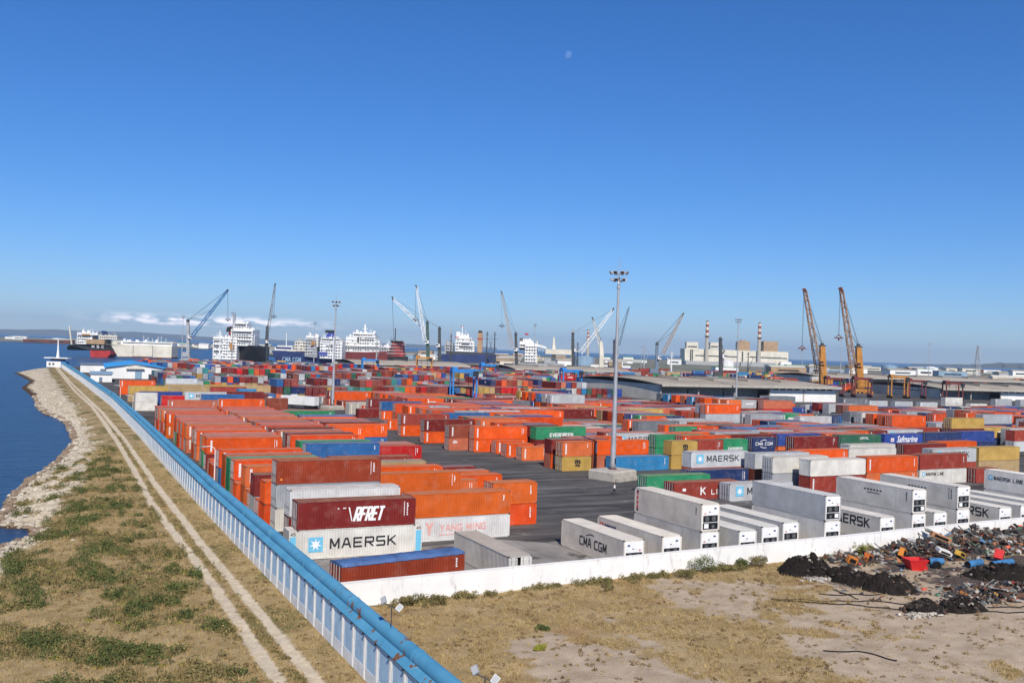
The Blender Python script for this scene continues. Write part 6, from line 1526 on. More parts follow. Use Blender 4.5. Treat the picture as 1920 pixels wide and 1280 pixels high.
# ---------------------------------------------------------------- straddle carriers
def straddle(label, x, y, rz, m, h=12.4, w=9.5, d=5.0):
    t = thing('straddle_carrier', label, 'straddle carrier', (x, y, 0), rz, 'straddle carriers in the yard')
    for sx in (-1, 1):
        for sy in (-1, 1): MB().box(sx * w / 2 - 0.32, sx * w / 2 + 0.32, sy * d / 2 - 0.28, sy * d / 2 + 0.28, 1.4, h - 1.2).build('leg', PM[m], t)
        MB().box(sx * w / 2 - 0.45, sx * w / 2 + 0.45, -d / 2 - 1.0, d / 2 + 1.0, 1.0, 1.9).build('side_beam', PM[m], t)
        wh = MB()
        for k in range(4): wh.tube((sx * w / 2 - 0.3, -d / 2 - 0.6 + k * (d + 1.2) / 3, 0.75), (sx * w / 2 + 0.3, -d / 2 - 0.6 + k * (d + 1.2) / 3, 0.75), 0.75, n=12)
        wh.build('wheel', PM['dark'], t)
    MB().box(-w / 2 - 0.5, w / 2 + 0.5, -d / 2 - 0.4, -d / 2 + 0.4, h - 1.2, h).box(-w / 2 - 0.5, w / 2 + 0.5, d / 2 - 0.4, d / 2 + 0.4, h - 1.2, h).build('top_frame', PM[m], t)
    MB().box(-w / 2 - 0.4, -w / 2 + 1.8, -d / 2 + 0.42, d / 2 - 0.42, h - 0.9, h + 0.9).build('engine_house', PM[m], t)
    MB().box(w / 2 - 1.6, w / 2 + 0.3, -d / 2 - 1.9, -d / 2 - 0.42, h - 2.6, h - 0.5).build('cab', PM['glass'], t)
    sp = MB().box(-w / 2 + 1.2, w / 2 - 1.2, -1.0, 1.0, h * 0.42, h * 0.42 + 0.5)
    for q in (-2, 2): sp.bar((q, 0, h * 0.46), (q, 0, h - 1.0), 0.16)
    sp.build('spreader', PM['dark'], t)
for lab, x, y, m, h in [('bright blue straddle carrier in front of the far stacks', 153, 343, 'bright', 12.6), ('bright blue straddle carrier behind and right of the front one', 236, 400, 'bright', 12.2), ('far blue straddle carrier before the banded-funnel ship', 236, 494, 'bright', 12.2), ('blue straddle carrier near the grey shed', 186, 560, 'bright', 12.2), ('orange straddle carrier behind the blue ones', 222, 560, 'orange', 14.5),
                        ('red straddle carrier just right of the twin orange cranes', 432, 398, 'maroon', 11.5), ('brown and orange straddle carrier, tallest of the red ones', 455, 392, 'orange', 13), ('dark red straddle carrier second from the right', 470, 392, 'maroon', 11), ('dark red straddle carrier standing farthest right', 482, 376, 'maroon', 10.5), ('dark red straddle carrier behind the right crane', 416, 404, 'maroon', 11)]:
    straddle(lab, x, y, VIEW * (0.4 if m == 'bright' else 1.0), m, h)

# ---------------------------------------------------------------- yard vehicles and blocks
t = thing('semi_trailer', 'white box trailer parked across the yard beside the lamp mast', 'trailer', (76.6, 300, 0), R(-52))
MB().box(-6.6, 6.6, -1.25, 1.25, 1.25, 4.0).build('box_body', PM['white'], t); MB().box(-6.5, 6.5, -0.5, 0.5, 0.85, 1.24).build('chassis', PM['dark'], t)
for x in (3.2, 4.5, 5.8):
    for y in (-1.0, 1.0): MB().tube((x, y - 0.18, 0.52), (x, y + 0.18, 0.52), 0.52, n=12).build('wheel', PM['dark'], t)
for y in (-0.9, 0.9): MB().box(-3.6, -3.4, y - 0.1, y + 0.1, 0, 1.24).build('landing_leg', PM['dgrey'], t)
MB().box(6.61, 6.66, -1.15, 1.15, 1.3, 3.9).build('rear_door', PM['white'], t)
t = thing('yard_tractor', 'yellow yard tractor with tall glazed cab left of the white trailer', 'tractor', (67.5, 303, 0), R(70))
MB().box(-2.6, 2.4, -1.1, 1.1, 0.7, 1.3).box(0.6, 2.4, -1.0, 1.0, 1.31, 2.1).build('chassis', PM['orange'], t)
cb = MB().box(-1.0, 0.59, -1.0, 0.3, 1.31, 3.6).build('cab', PM['white'], t); MB().box(-0.85, 0.62, -1.04, 0.34, 2.2, 3.3).build('cab_window', PM['glass'], cb)
for x in (-1.7, 1.6):
    for y in (-1.0, 1.0): MB().tube((x, y - 0.25, 0.6), (x, y + 0.25, 0.6), 0.6, n=12).build('wheel', PM['dark'], t)
for i, (x, y, rz) in enumerate([(86.6, 275.5, 10), (89.0, 277.0, 14)]):
    t = thing('concrete_block', ['tall pale concrete block at the far end of the aisle, nearer one', 'tall pale concrete block at the far end of the aisle, farther one'][i], 'concrete block', (x, y, 0), R(rz), 'pale concrete blocks')
    MB().loft([[(sx * 1.9 * q, sy * 1.2 * q, z) for sx, sy in ((-1, -1), (1, -1), (1, 1), (-1, 1))] for z, q in ((0, 1), (3.4, 1), (3.6, 0.96))]).build('block', PM['concrete'], t)
    MB().box(-1.2, -0.9, -1.22, -1.195, 0.2, 3.2).box(0.9, 1.2, -1.22, -1.195, 0.2, 3.2).build('rib', PM['cream'], t)

# ---------------------------------------------------------------- the walking man
SKIN = plain('skin', (0.30, 0.17, 0.11), 0.6, wear=0.1); SHIRT = plain('white_shirt', (0.78, 0.78, 0.78), 0.8, wear=0.1); TROU = plain('dark_trousers', (0.025, 0.03, 0.045), 0.9, wear=0.2); HAIR = plain('black_hair', (0.012, 0.010, 0.009), 0.8)
def person(loc, rz):
    V = [(0, 0, 0.95), (0, 0, 1.15), (0, 0.01, 1.40), (0, 0.02, 1.50), (0, 0.04, 1.60), (0, 0.05, 1.72),
         (0.18, 0.01, 1.41), (0.24, -0.10, 1.14), (0.22, -0.02, 0.90), (0.22, 0.03, 0.80), (-0.18, 0.01, 1.41), (-0.25, 0.10, 1.13), (-0.22, 0.24, 0.95), (-0.21, 0.28, 0.86),
         (0.10, 0, 0.90), (0.11, 0.16, 0.50), (0.11, 0.10, 0.08), (0.12, 0.24, 0.04), (-0.10, 0, 0.90), (-0.11, -0.06, 0.50), (-0.11, -0.34, 0.14), (-0.11, -0.24, 0.04)]
    E = [(0, 1), (1, 2), (2, 3), (3, 4), (4, 5), (2, 6), (6, 7), (7, 8), (8, 9), (2, 10), (10, 11), (11, 12), (12, 13), (0, 14), (14, 15), (15, 16), (16, 17), (0, 18), (18, 19), (19, 20), (20, 21)]
    rad = [.155, .15, .16, .06, .085, .085, .07, .05, .038, .035, .07, .05, .038, .035, .10, .068, .045, .04, .10, .068, .045, .04]
    me = bpy.data.meshes.new('person'); me.from_pydata(V, E, [])
    tmp = bpy.data.objects.new('tmp_person', me); col.objects.link(tmp)
    md = tmp.modifiers.new('skin', 'SKIN'); md.use_smooth_shade = True
    for i, sv in enumerate(me.skin_vertices[0].data): sv.radius = (rad[i], rad[i]); sv.use_root = i == 0
    tmp.modifiers.new('sub', 'SUBSURF').levels = 2
    dg = bpy.context.evaluated_depsgraph_get(); dg.update()
    bm_ = bpy.data.meshes.new_from_object(tmp.evaluated_get(dg)); bpy.data.objects.remove(tmp)
    bm_.materials.clear()
    for m_ in (SKIN, SHIRT, TROU, HAIR): bm_.materials.append(m_)
    for p in bm_.polygons:
        c = p.center
        arm = abs(c.x) > 0.19
        if c.z < 0.97 and not arm: p.material_index = 2 if c.z > 0.07 else 3
        elif c.z < 1.47 and not (arm and c.z < 1.12): p.material_index = 1
        elif c.z > 1.68 or (c.z > 1.60 and c.y < 0.0): p.material_index = 3
        else: p.material_index = 0
    return tag(inst('person', bm_, None, loc, rz), 'person in white shirt and dark trousers walking across the asphalt below the tall mast', 'person')
person((78.2, 118.6, 0.0), R(55))

# ---------------------------------------------------------------- tip: earth heaps and scrap behind the wall
M_TAR = plain('black_spoil', (0.020, 0.016, 0.014), 0.98, wear=0.4, scale=1.2, dark=(0.11, 0.085, 0.07), amount=0.35)
labs = ['largest black spoil heap against the white wall', 'black spoil heap, middle of the long ridge', 'black spoil heap at the near end of the long ridge', 'small black spoil heap with pale rubble at its foot', 'small black spoil heap with a sandy flank, nearest the picture bottom', 'broad black spoil heap at the right edge']
for i, (x, y, a, b_, h, rz) in enumerate(PILES):
    n, m_ = 84, 34; V = []; F_ = []
    for k in range(m_ + 1):
        q = k / m_
        for j in range(n):
            an = 2 * math.pi * j / n
            rr_ = q * (1 + 0.30 * nz(math.cos(an) * 1.6, math.sin(an) * 1.6, 1.0, i + 0.5) + 0.10 * nz(math.cos(an) * 5, math.sin(an) * 5, 1.0, i))
            xx, yy = math.cos(an) * a * rr_ * 1.12, math.sin(an) * b_ * rr_ * 1.12
            zz = h * (1 - q ** 2.2) ** 0.9 * (1 + 0.30 * fbm(xx, yy, 0.7, i)) + (0.34 * nz(xx, yy, 1.7, i) + 0.17 * nz(xx, yy, 4.3, i) + 0.09 * nz(xx, yy, 8.7, i)) * sstep(1.0, 0.75, q) - 0.12 * q
            V.append((xx, yy, zz))
    for k in range(m_):
        for j in range(n): F_.append((k * n + j, (k + 1) * n + j, (k + 1) * n + (j + 1) % n, k * n + (j + 1) % n))
    mb = MB(); mb.add(V, F_)
    tag(mb.build('spoil_heap', M_TAR, None, False, (x, y, waste_height(x, y)), R(rz)), labs[i], 'spoil heap', 'black spoil heaps on the tip')
SR = random.Random(5)
SC_COL = [(0.12, 0.055, 0.03), (0.06, 0.05, 0.045), (0.25, 0.13, 0.08), (0.03, 0.03, 0.03), (0.45, 0.42, 0.38), (0.62, 0.10, 0.05), (0.10, 0.25, 0.42), (0.55, 0.30, 0.05), (0.20, 0.22, 0.20), (0.35, 0.33, 0.30), (0.10, 0.20, 0.12), (0.4, 0.05, 0.04), (0.7, 0.68, 0.64), (0.5, 0.2, 0.06)]
SC_W = [14, 24, 6, 30, 4, 1, 1, .6, 10, 7, 2, 1.5, 1, .6]
mb = MB()
def scrap(cx, cy, cz, big):
    c = SR.choices(SC_COL, SC_W)[0]
    M4 = Matrix.Translation((cx, cy, cz)) @ Matrix.Rotation(SR.uniform(0, 6.28), 4, 'Z') @ Matrix.Rotation(SR.uniform(-0.7, 0.7), 4, 'Y') @ Matrix.Rotation(SR.uniform(-0.5, 0.5), 4, 'X')
    k = SR.random()
    if k < 0.42: mb.obox(M4, SR.uniform(0.25, 0.9) * big, SR.uniform(0.2, 0.7) * big, SR.uniform(0.08, 0.4) * big, c=c)
    elif k < 0.72: mb.obox(M4, SR.uniform(0.9, 2.4) * big, SR.uniform(0.06, 0.16), SR.uniform(0.05, 0.12), c=c)
    elif k < 0.9: mb.obox(M4, SR.uniform(0.5, 1.5) * big, SR.uniform(0.4, 1.0) * big, 0.03, c=c)
    else: mb.tube(M4 @ Vector((-0.5 * big, 0, 0)), M4 @ Vector((0.5 * big, 0, 0)), 0.22 * big, 0.18 * big, n=8, c=c)
for _ in range(1350):
    x = 75 + 38 * SR.random() ** 0.8; yw = interp(WALL, x)
    dpt = 4.6 + 2.5 * sstep(80, 95, x)
    q = SR.random(); y = yw - 0.7 - q * dpt
    top = (0.3 + 1.5 * sstep(78, 92, x)) * (1 - q) ** 0.7 * (0.7 + 0.5 * nz(x, y, 0.5))
    scrap(x, y, waste_height(x, y) + 0.08 + max(0, top) * SR.random() ** 0.6, 1.0)
for _ in range(420):
    x, y = SR.gauss(80.5, 3.4), SR.gauss(57.6, 1.4)
    scrap(x, y, waste_height(x, y) + 0.05 + 0.8 * max(0, 1 - ((x - 81) / 6) ** 2 - ((y - 57.2) / 3) ** 2) * SR.random(), 0.75)
for _ in range(420):
    x, y = SR.uniform(66, 96), SR.uniform(54, 70)
    scrap(x, y, waste_height(x, y) + 0.03, 0.4)
for px_, py_, a_, b_, h_, rz_ in PILES:
    for _ in range(130):
        q_, an_ = SR.random() ** 0.5 * 1.15, SR.uniform(0, 6.28); lx, ly = math.cos(an_) * a_ * q_, math.sin(an_) * b_ * q_
        x, y = px_ + lx * math.cos(R(rz_)) - ly * math.sin(R(rz_)), py_ + lx * math.sin(R(rz_)) + ly * math.cos(R(rz_))
        z = waste_height(x, y) + h_ * max(0, 1 - min(1, q_) ** 2.2) ** 0.9 * 0.98
        s_ = SR.uniform(0.08, 0.34)
        mb.obox(Matrix.Translation((x, y, z)) @ Matrix.Rotation(SR.uniform(0, 3), 4, 'Z') @ Matrix.Rotation(SR.uniform(-.8, .8), 4, 'X') @ Matrix.Rotation(SR.uniform(-.8, .8), 4, 'Y'), s_, s_ * 0.8, s_ * 0.6, c=SR.choices([(0.02, 0.017, 0.015), (0.05, 0.04, 0.035), (0.42, 0.38, 0.32), (0.16, 0.08, 0.05)], [60, 25, 9, 6])[0])
for (x0, y0, n_) in ((67.4, 55.0, 90), (68.2, 67.2, 70)):
    for _ in range(n_):
        x, y = SR.gauss(x0, 0.9), SR.gauss(y0, 0.45)
        mb.obox(Matrix.Translation((x, y, waste_height(x, y) + 0.12)) @ Matrix.Rotation(SR.uniform(0, 3), 4, 'Z') @ Matrix.Rotation(SR.uniform(-.6, .6), 4, 'X'), SR.uniform(.15, .5), SR.uniform(.12, .35), SR.uniform(.08, .3), c=(0.5, 0.46, 0.40))
m, nt, N, L, b = nodes_of('scrap_mixed'); a = N.new('ShaderNodeAttribute'); a.attribute_name = 'paint'
geo = N.new('ShaderNodeNewGeometry')
L.new(mixc(nt, noise_fac(nt, 2.0, 0.45, 0.7, geo.outputs['Position']), a.outputs['Color'], (0.055, 0.036, 0.026)), b.inputs['Base Color']); b.inputs['Roughness'].default_value = 0.85
stuff(mb.build('scrap_pile', m), 'sprawling heap of rusty mixed scrap along the white wall', 'scrap')
# bigger pieces one can pick out
t = thing('red_skip', 'bright red dented skip lying on the tip in front of the scrap', 'skip', (81.0, 67.0, 0.05), R(-18))
P_R = plain('skip_red', (0.60, 0.025, 0.025), 0.45, wear=0.2)
outer = [[(sx * x, sy * y, z) for sx, sy in ((-1, -1), (1, -1), (1, 1), (-1, 1))] for z, x, y in ((0, 0.6, 0.5), (1.1, 1.02, 0.8))]
mb = MB(); mb.loft(outer, caps=False); mb.add(outer[0], [(3, 2, 1, 0)]); mb.loft([[(x * 0.94, y * 0.93, z + 0.05) for x, y, z in r] for r in outer][::-1], caps=False); mb.build('tub', P_R, t)
mb = MB()
for sx, sy, ex, ey in ((-1, -1, 1, -1), (1, -1, 1, 1), (1, 1, -1, 1), (-1, 1, -1, -1)): mb.bar((sx * 1.02, sy * 0.8, 1.12), (ex * 1.02, ey * 0.8, 1.12), 0.09)
mb.build('rim', P_R, t)
MB().box(0.8, 1.2, -0.3, 0.3, 0.02, 0.45).build('hinged_lip', P_R, t)
BLUEP = plain('plastic_blue', (0.05, 0.19, 0.40), 0.6, wear=0.4)
for i, (x, y, L_, r_, rz, lab) in enumerate([(88.6, 65.9, 2.6, 0.36, 8, 'thick blue plastic pipe lying on the tip, left one'), (92.2, 65.3, 3.6, 0.34, 4, 'thick blue plastic pipe lying on the tip, right one'), (84.2, 66.9, 1.2, 0.4, 40, 'short blue drum on its side near the red skip'), (85.6, 68.2, 1.6, 0.35, -20, 'blue crumpled drum leaning on the scrap')]):
    t = thing('blue_pipe' if i < 2 else 'blue_drum', lab, 'pipe' if i < 2 else 'drum', (x, y, waste_height(x, y) + r_), R(rz))
    n = 14
    MB().loft([[(xx, math.cos(2 * math.pi * k / n) * rr_, math.sin(2 * math.pi * k / n) * rr_) for k in range(n)] for xx, rr_ in ((-L_ / 2, r_), (-L_ / 6, r_), (-L_ / 6 + 0.04, r_ * 1.07), (-L_ / 6 + 0.1, r_ * 1.07), (-L_ / 6 + 0.14, r_), (L_ / 6, r_), (L_ / 6 + 0.04, r_ * 1.07), (L_ / 6 + 0.14, r_), (L_ / 2, r_))], caps=False).build('shell', BLUEP, t, smooth=True)
    MB().tube((-L_ / 2 + 0.02, 0, 0), (-L_ / 2 + 0.06, 0, 0), r_ * 0.98, n=n).build('end_cap', PM['dark'], t)
for i, (x, y, z, sx, sy, sz, rz, c, lab) in enumerate([(83.4, 70.6, 0.9, 1.5, 0.5, 0.9, 30, (0.62, 0.22, 0.03), 'orange steel panel sticking up from the scrap'), (76.4, 71.0, 0.55, 1.0, 0.6, 0.7, -20, (0.62, 0.20, 0.03), 'orange machine casing at the left end of the scrap'), (79.0, 71.2, 0.6, 0.9, 0.5, 0.8, 15, (0.60, 0.16, 0.03), 'orange frame second along the scrap'), (88.6, 69.6, 0.9, 1.5, 1.0, 0.35, -25, (0.78, 0.76, 0.70), 'white door panel lying on the scrap'), (90.2, 68.8, 0.7, 1.3, 0.6, 0.5, 12, (0.68, 0.42, 0.06), 'yellow box lying on the scrap'), (93.8, 66.8, 0.8, 1.1, 0.9, 1.0, 35, (0.60, 0.03, 0.03), 'red crate at the right edge of the tip'), (90.8, 71.8, 1.9, 2.4, 0.5, 0.5, -22, (0.5, 0.25, 0.12), 'rusty beam on top of the scrap')]):
    t = thing('scrap_piece', lab, 'scrap', (x, y, z), R(rz), 'larger pieces of scrap')
    pm_ = plain(f'scrap_paint_{i}', c, 0.6, wear=0.35, scale=1.5)
    M4 = Matrix.Rotation(0.35, 4, 'Y') @ Matrix.Rotation(0.2, 4, 'X')
    MB().obox(M4, sx, sy, sz).build('shell', pm_, t)
    MB().obox(M4 @ Matrix.Translation((0, -sy / 2 - 0.012, 0)), sx * 0.72, 0.02, sz * 0.6).build('painted_opening', PM['dark'], t)  # dark plate on a solid piece, a hollow's shade put into colour
# old cables trailed over the dirt
for i, pts in enumerate([[(58.5, 63.4), (62, 61.6), (66, 59.6), (69.5, 57.4), (73, 55.2), (78, 53.4), (84, 52.2)], [(58.6, 63.0), (61, 61.0), (64.5, 58.9), (67, 56.3), (71, 54.0), (76, 52.4), (86, 51.2)], [(64.0, 63.0), (67.5, 61.4), (71, 60.2), (75, 59.6)], [(66.0, 60.4), (66.4, 62.2), (66.2, 63.9)], [(52.0, 50.6), (54.4, 48.8), (55.2, 46.4)]]):
    P3 = []
    for (a, b_), (c_, d) in zip(pts[:-1], pts[1:]):
        for k in range(6):
            u = k / 6; x, y = a + (c_ - a) * u, b_ + (d - b_) * u + 0.22 * math.sin((a + u * 3) * 2.1)
            P3.append((x, y, waste_height(x, y) + 0.06))
    tag(MB().path(P3, 0.045, 5).build('old_cable', PM['dark']), ['long black cable trailed from the weeds past the heaps', 'second long black cable running beside the first', 'short black cable below the long spoil ridge', 'bent black cable end between ridge and long cables', 'loose dark cable lying on the pale dirt in the foreground'][i], 'cable', 'old cables on the dirt')
# letters on ships
for nm, s, x, z, w, h in (('container_ship', 'M S C', 3.0, 8.3, 13.0, 2.6), ('blue_hulled_ship', 'CMA CGM', -20, 3.0, 17.0, 4.2)):
    o = bpy.data.objects.get(nm)
    l_ = letter(o, s, x, z, w, h, M_WLET if nm == 'container_ship' else PM['bluegrey'], y=-10.6, bold=0.03)
# ---------------------------------------------------------------- the day moon
m = bpy.data.materials.new('moon_rock'); m.use_nodes = True; nt = m.node_tree; nt.nodes.clear()
o_ = nt.nodes.new('ShaderNodeOutputMaterial'); ad = nt.nodes.new('ShaderNodeAddShader'); tr = nt.nodes.new('ShaderNodeBsdfTransparent'); df = nt.nodes.new('ShaderNodeBsdfDiffuse')
nzn = noise_fac(nt, 0.02, 0.35, 0.65)
nt.links.new(mixc(nt, nzn, (0.015, 0.015, 0.016), (0.080, 0.075, 0.070)), df.inputs['Color'])
nt.links.new(tr.outputs[0], ad.inputs[0]); nt.links.new(df.outputs[0], ad.inputs[1]); nt.links.new(ad.outputs[0], o_.inputs['Surface'])
mb = MB(); n = 28; mr = 96.0
mb.loft([[(mr * math.sin(math.pi * k / 18) * math.cos(2 * math.pi * j / n), mr * math.sin(math.pi * k / 18) * math.sin(2 * math.pi * j / n), mr * math.cos(math.pi * k / 18)) for j in range(n)] for k in range(1, 18)])
m_az, m_el = R(29.76), R(17.54)
mdir = Vector((math.sin(m_az) * math.cos(m_el), math.cos(m_az) * math.cos(m_el), math.sin(m_el)))
structure(mb.build('moon', m, None, True, tuple(mdir * 26000)))
# ================================================================ grass, scrub, stones
def leaf_mat(name, a, b_, scale=0.6):
    m, nt, N, L, b = nodes_of(name)
    geo = N.new('ShaderNodeNewGeometry')
    f1 = noise_fac(nt, scale, 0.35, 0.65, geo.outputs['Position'], 5)
    at = N.new('ShaderNodeAttribute'); at.attribute_name = 'tone'
    c = mixc(nt, f1, a, b_)
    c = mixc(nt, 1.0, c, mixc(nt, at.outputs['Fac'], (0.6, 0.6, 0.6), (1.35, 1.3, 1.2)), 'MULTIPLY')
    L.new(c, b.inputs['Base Color']); b.inputs['Roughness'].default_value = 0.85; b.inputs['Specular IOR Level'].default_value = 0.2
    return m
def tri_cloud(name, V, tone, m):
    """V: (n, 3, 3) triangles"""
    n = len(V); me = bpy.data.meshes.new(name)
    me.vertices.add(n * 3); me.vertices.foreach_set('co', V.reshape(-1))
    me.loops.add(n * 3); me.loops.foreach_set('vertex_index', np.arange(n * 3, dtype=np.int32))
    me.polygons.add(n); me.polygons.foreach_set('loop_start', np.arange(0, n * 3, 3, dtype=np.int32)); me.polygons.foreach_set('loop_total', np.full(n, 3, dtype=np.int32))
    at = me.attributes.new('tone', 'FLOAT', 'FACE'); at.data.foreach_set('value', tone.astype(np.float32))
    me.update(); me.validate(); me.materials.append(m)
    return me
def blades(P, h, w, per, lean=0.5):
    n = len(P); P = np.repeat(P, per, 0); h = np.repeat(h, per); w = np.repeat(w, per); k = len(P)
    a = rng.uniform(0, 2 * np.pi, k); r = rng.uniform(0, 1, k) ** 0.5 * h * 0.35
    base = P + np.stack([np.cos(a) * r, np.sin(a) * r, np.zeros(k)], 1)
    b = rng.uniform(0, 2 * np.pi, k); hh = h * rng.uniform(0.55, 1.1, k)
    tip = base + np.stack([np.cos(a) * hh * lean * rng.uniform(0, 1, k), np.sin(a) * hh * lean * rng.uniform(0, 1, k), hh], 1)
    d = np.stack([np.cos(b), np.sin(b), np.zeros(k)], 1) * w[:, None] / 2
    return np.stack([base - d, base + d, tip], 1), np.repeat(rng.uniform(0, 1, n), per) * 0.6 + rng.uniform(0, 0.4, k)
def leaves(C, rad, hgt, per, size):
    """a rounded clump: leaf triangles spread through its volume"""
    n = len(C); k = n * per
    Cc = np.repeat(C, per, 0); rr_ = np.repeat(rad, per); hh = np.repeat(hgt, per); sz = np.repeat(size, per) * rng.uniform(0.6, 1.3, k)
    u = rng.normal(size=(k, 3)); u /= np.linalg.norm(u, axis=1)[:, None]; u[:, 2] = np.abs(u[:, 2])
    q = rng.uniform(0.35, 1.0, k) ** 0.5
    ctr = Cc + np.stack([u[:, 0] * rr_ * q, u[:, 1] * rr_ * q, u[:, 2] * hh * q], 1)
    e1 = rng.normal(size=(k, 3)); e1 /= np.linalg.norm(e1, axis=1)[:, None]
    e2 = np.cross(e1, u + rng.normal(size=(k, 3)) * 0.5); e2 /= np.linalg.norm(e2, axis=1)[:, None] + 1e-9
    V = np.stack([ctr - e1 * sz[:, None] * 0.5, ctr + e1 * sz[:, None] * 0.5, ctr + e2 * sz[:, None]], 1)
    V[:, :, 2] = np.maximum(V[:, :, 2], np.repeat(C[:, 2], per)[:, None])
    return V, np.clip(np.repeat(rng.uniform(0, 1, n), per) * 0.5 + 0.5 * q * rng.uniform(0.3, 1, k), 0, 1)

M_DRY = leaf_mat('dry_grass', (0.30, 0.220, 0.100), (0.45, 0.345, 0.175))
M_OLIVE = leaf_mat('olive_scrub', (0.115, 0.110, 0.040), (0.25, 0.205, 0.09), 1.5)
M_BROWN = leaf_mat('brown_weed', (0.17, 0.115, 0.055), (0.28, 0.20, 0.10), 1.5)
M_GREEN = leaf_mat('green_scrub', (0.060, 0.090, 0.026), (0.13, 0.145, 0.048), 1.2)
M_YEL = leaf_mat('yellow_succulent', (0.30, 0.28, 0.03), (0.20, 0.22, 0.04), 1.2)
# waste ground
pts = []
for _ in range(95000):
    y = 36 + 41 * random.random(); x = random.uniform(20.8, 120)
    yw = interp(WALL, x) - 0.4
    if y > yw or x > y * 1.55 + 6: continue
    dirt, red, oil = waste_cover(x, y)
    if oil > 0.3 or random.random() < dirt * 0.96: continue
    if fbm(x, y, 0.35, 17) < -0.05 and random.random() < 0.7: continue
    pts.append((x, y, waste_height(x, y) - 0.02))
pts = np.array(pts[:30000])
V, tn = blades(pts, rng.uniform(0.06, 0.28, len(pts)) * (1 + 0.5 * rng.uniform(0, 1, len(pts)) ** 4), rng.uniform(0.025, 0.06, len(pts)), 7, 0.9)
stuff(inst('dry_grass', tri_cloud('dry_grass', V, tn, M_DRY)), 'dry yellow grass over the waste ground', 'grass')
# along the shore strip
pts, scr, grn, yel = [], [], [], []
for _ in range(95000):
    y = 44 + 150 * random.random() ** 1.7; x = random.uniform(interp(SHORE, y) + 1.5, 19.1)
    d = min(abs(x - interp(RUT_L, y)), abs(x - interp(RUT_R, y)))
    if d < 0.5: continue
    rk = rock_amount(x, y); g = fbm(x, y, 0.16, 2) + 0.22 * (1 - sstep(9.0, 13.5, x)) - 0.12
    z = shore_height(x, y) - 0.02
    if rk > 0.6: continue
    g2 = fbm(x, y, 0.5, 13)
    if x < 13.8 and random.random() < 0.19 * sstep(-0.25, 0.35, g) * sstep(-0.4, 0.25, g2): (grn if fbm(x, y, 0.25, 40) > 0.10 else scr).append((x, y, z))
    elif x < 13 and g > -0.1 and random.random() < 0.006: yel.append((x, y, z))
    elif random.random() < 0.62: pts.append((x, y, z))
pts = np.array(pts[:40000]); V, tn = blades(pts, rng.uniform(0.06, 0.28, len(pts)), rng.uniform(0.025, 0.055, len(pts)), 6, 0.9)
stuff(inst('shore_grass', tri_cloud('shore_grass', V, tn, M_DRY)), 'dry brown grass on the shore strip beside the track', 'grass')
def clump(name, P, m, r, h, per, s, label):
    P = np.array(P); k = len(P); rad = rng.uniform(*r, k); hg = rng.uniform(*h, k)
    V, tn = leaves(P, rad, hg, per, np.full(k, s))
    stuff(inst(name, tri_cloud(name, V, tn, m)), label, 'scrub')
# taller dry tussocks among the scrub
P = np.array([q for q in scr + grn if random.random() < 0.6]); V, tn = blades(P + rng.normal(0, 0.35, P.shape) * np.array([1, 1, 0]), rng.uniform(0.3, 0.75, len(P)), rng.uniform(0.025, 0.05, len(P)), 22, 0.7)
stuff(inst('tussocks', tri_cloud('tussocks', V, tn, M_DRY)), 'taller straw-coloured tussocks among the shore scrub', 'grass')
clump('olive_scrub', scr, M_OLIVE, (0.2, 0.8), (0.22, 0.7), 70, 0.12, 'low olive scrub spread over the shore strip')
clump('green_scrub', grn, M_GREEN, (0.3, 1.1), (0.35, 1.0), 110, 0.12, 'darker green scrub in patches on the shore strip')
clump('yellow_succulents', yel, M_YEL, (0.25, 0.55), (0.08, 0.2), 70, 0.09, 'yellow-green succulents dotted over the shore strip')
# weeds at the foot of the wall
pts = []
for _ in range(900):
    x = random.uniform(26, 100); y = interp(WALL, x) - 0.35 - abs(random.gauss(0, 0.55))
    if fbm(x, 0, 0.2, 50) < 0.02 and random.random() < 0.9: continue
    if x > 66: continue
    pts.append((x, y, waste_height(x, y) - 0.03))
P = np.array(pts); V, tn = leaves(P, rng.uniform(0.25, 0.6, len(P)), rng.uniform(0.2, 0.7, len(P)), 60, np.full(len(P), 0.12))
stuff(inst('wall_weeds', tri_cloud('wall_weeds', V, tn, M_OLIVE)), 'weeds along the foot of the white wall', 'weeds')
# brown weeds dotted over both grounds
pts = []
for _ in range(2600):
    x, y = random.uniform(21, 100), random.uniform(38, 73)
    if y > interp(WALL, x) - 0.6 or x > y * 1.55 + 4 or fbm(x, y, 0.3, 71) < 0.0 or waste_cover(x, y)[2] > 0.3: continue
    pts.append((x, y, waste_height(x, y) - 0.03))
for _ in range(1800):
    y = 46 + 110 * random.random() ** 1.5; x = random.uniform(2, 19)
    if min(abs(x - interp(RUT_L, y)), abs(x - interp(RUT_R, y))) < 0.55 or x < interp(SHORE, y) + 2: continue
    pts.append((x, y, shore_height(x, y) - 0.03))
P = np.array(pts); V, tn = leaves(P, rng.uniform(0.10, 0.38, len(P)), rng.uniform(0.08, 0.28, len(P)), 34, np.full(len(P), 0.09))
stuff(inst('brown_weeds', tri_cloud('brown_weeds', V, tn, M_BROWN)), 'small brown weeds dotted over the dry ground', 'weeds')
# tufts down the middle of the track
pts = []
for _ in range(1500):
    y = 48 + 180 * random.random() ** 1.3; x = (interp(RUT_L, y) + interp(RUT_R, y)) / 2 + random.gauss(0, 0.22)
    if fbm(x, y, 0.25, 81) < -0.08: continue
    pts.append((x, y, shore_height(x, y) - 0.03))
P = np.array(pts); V, tn = leaves(P, rng.uniform(0.12, 0.35, len(P)), rng.uniform(0.06, 0.2, len(P)), 26, np.full(len(P), 0.08))
stuff(inst('track_weeds', tri_cloud('track_weeds', V, tn, M_OLIVE)), 'low weeds growing between the two ruts of the track', 'weeds')
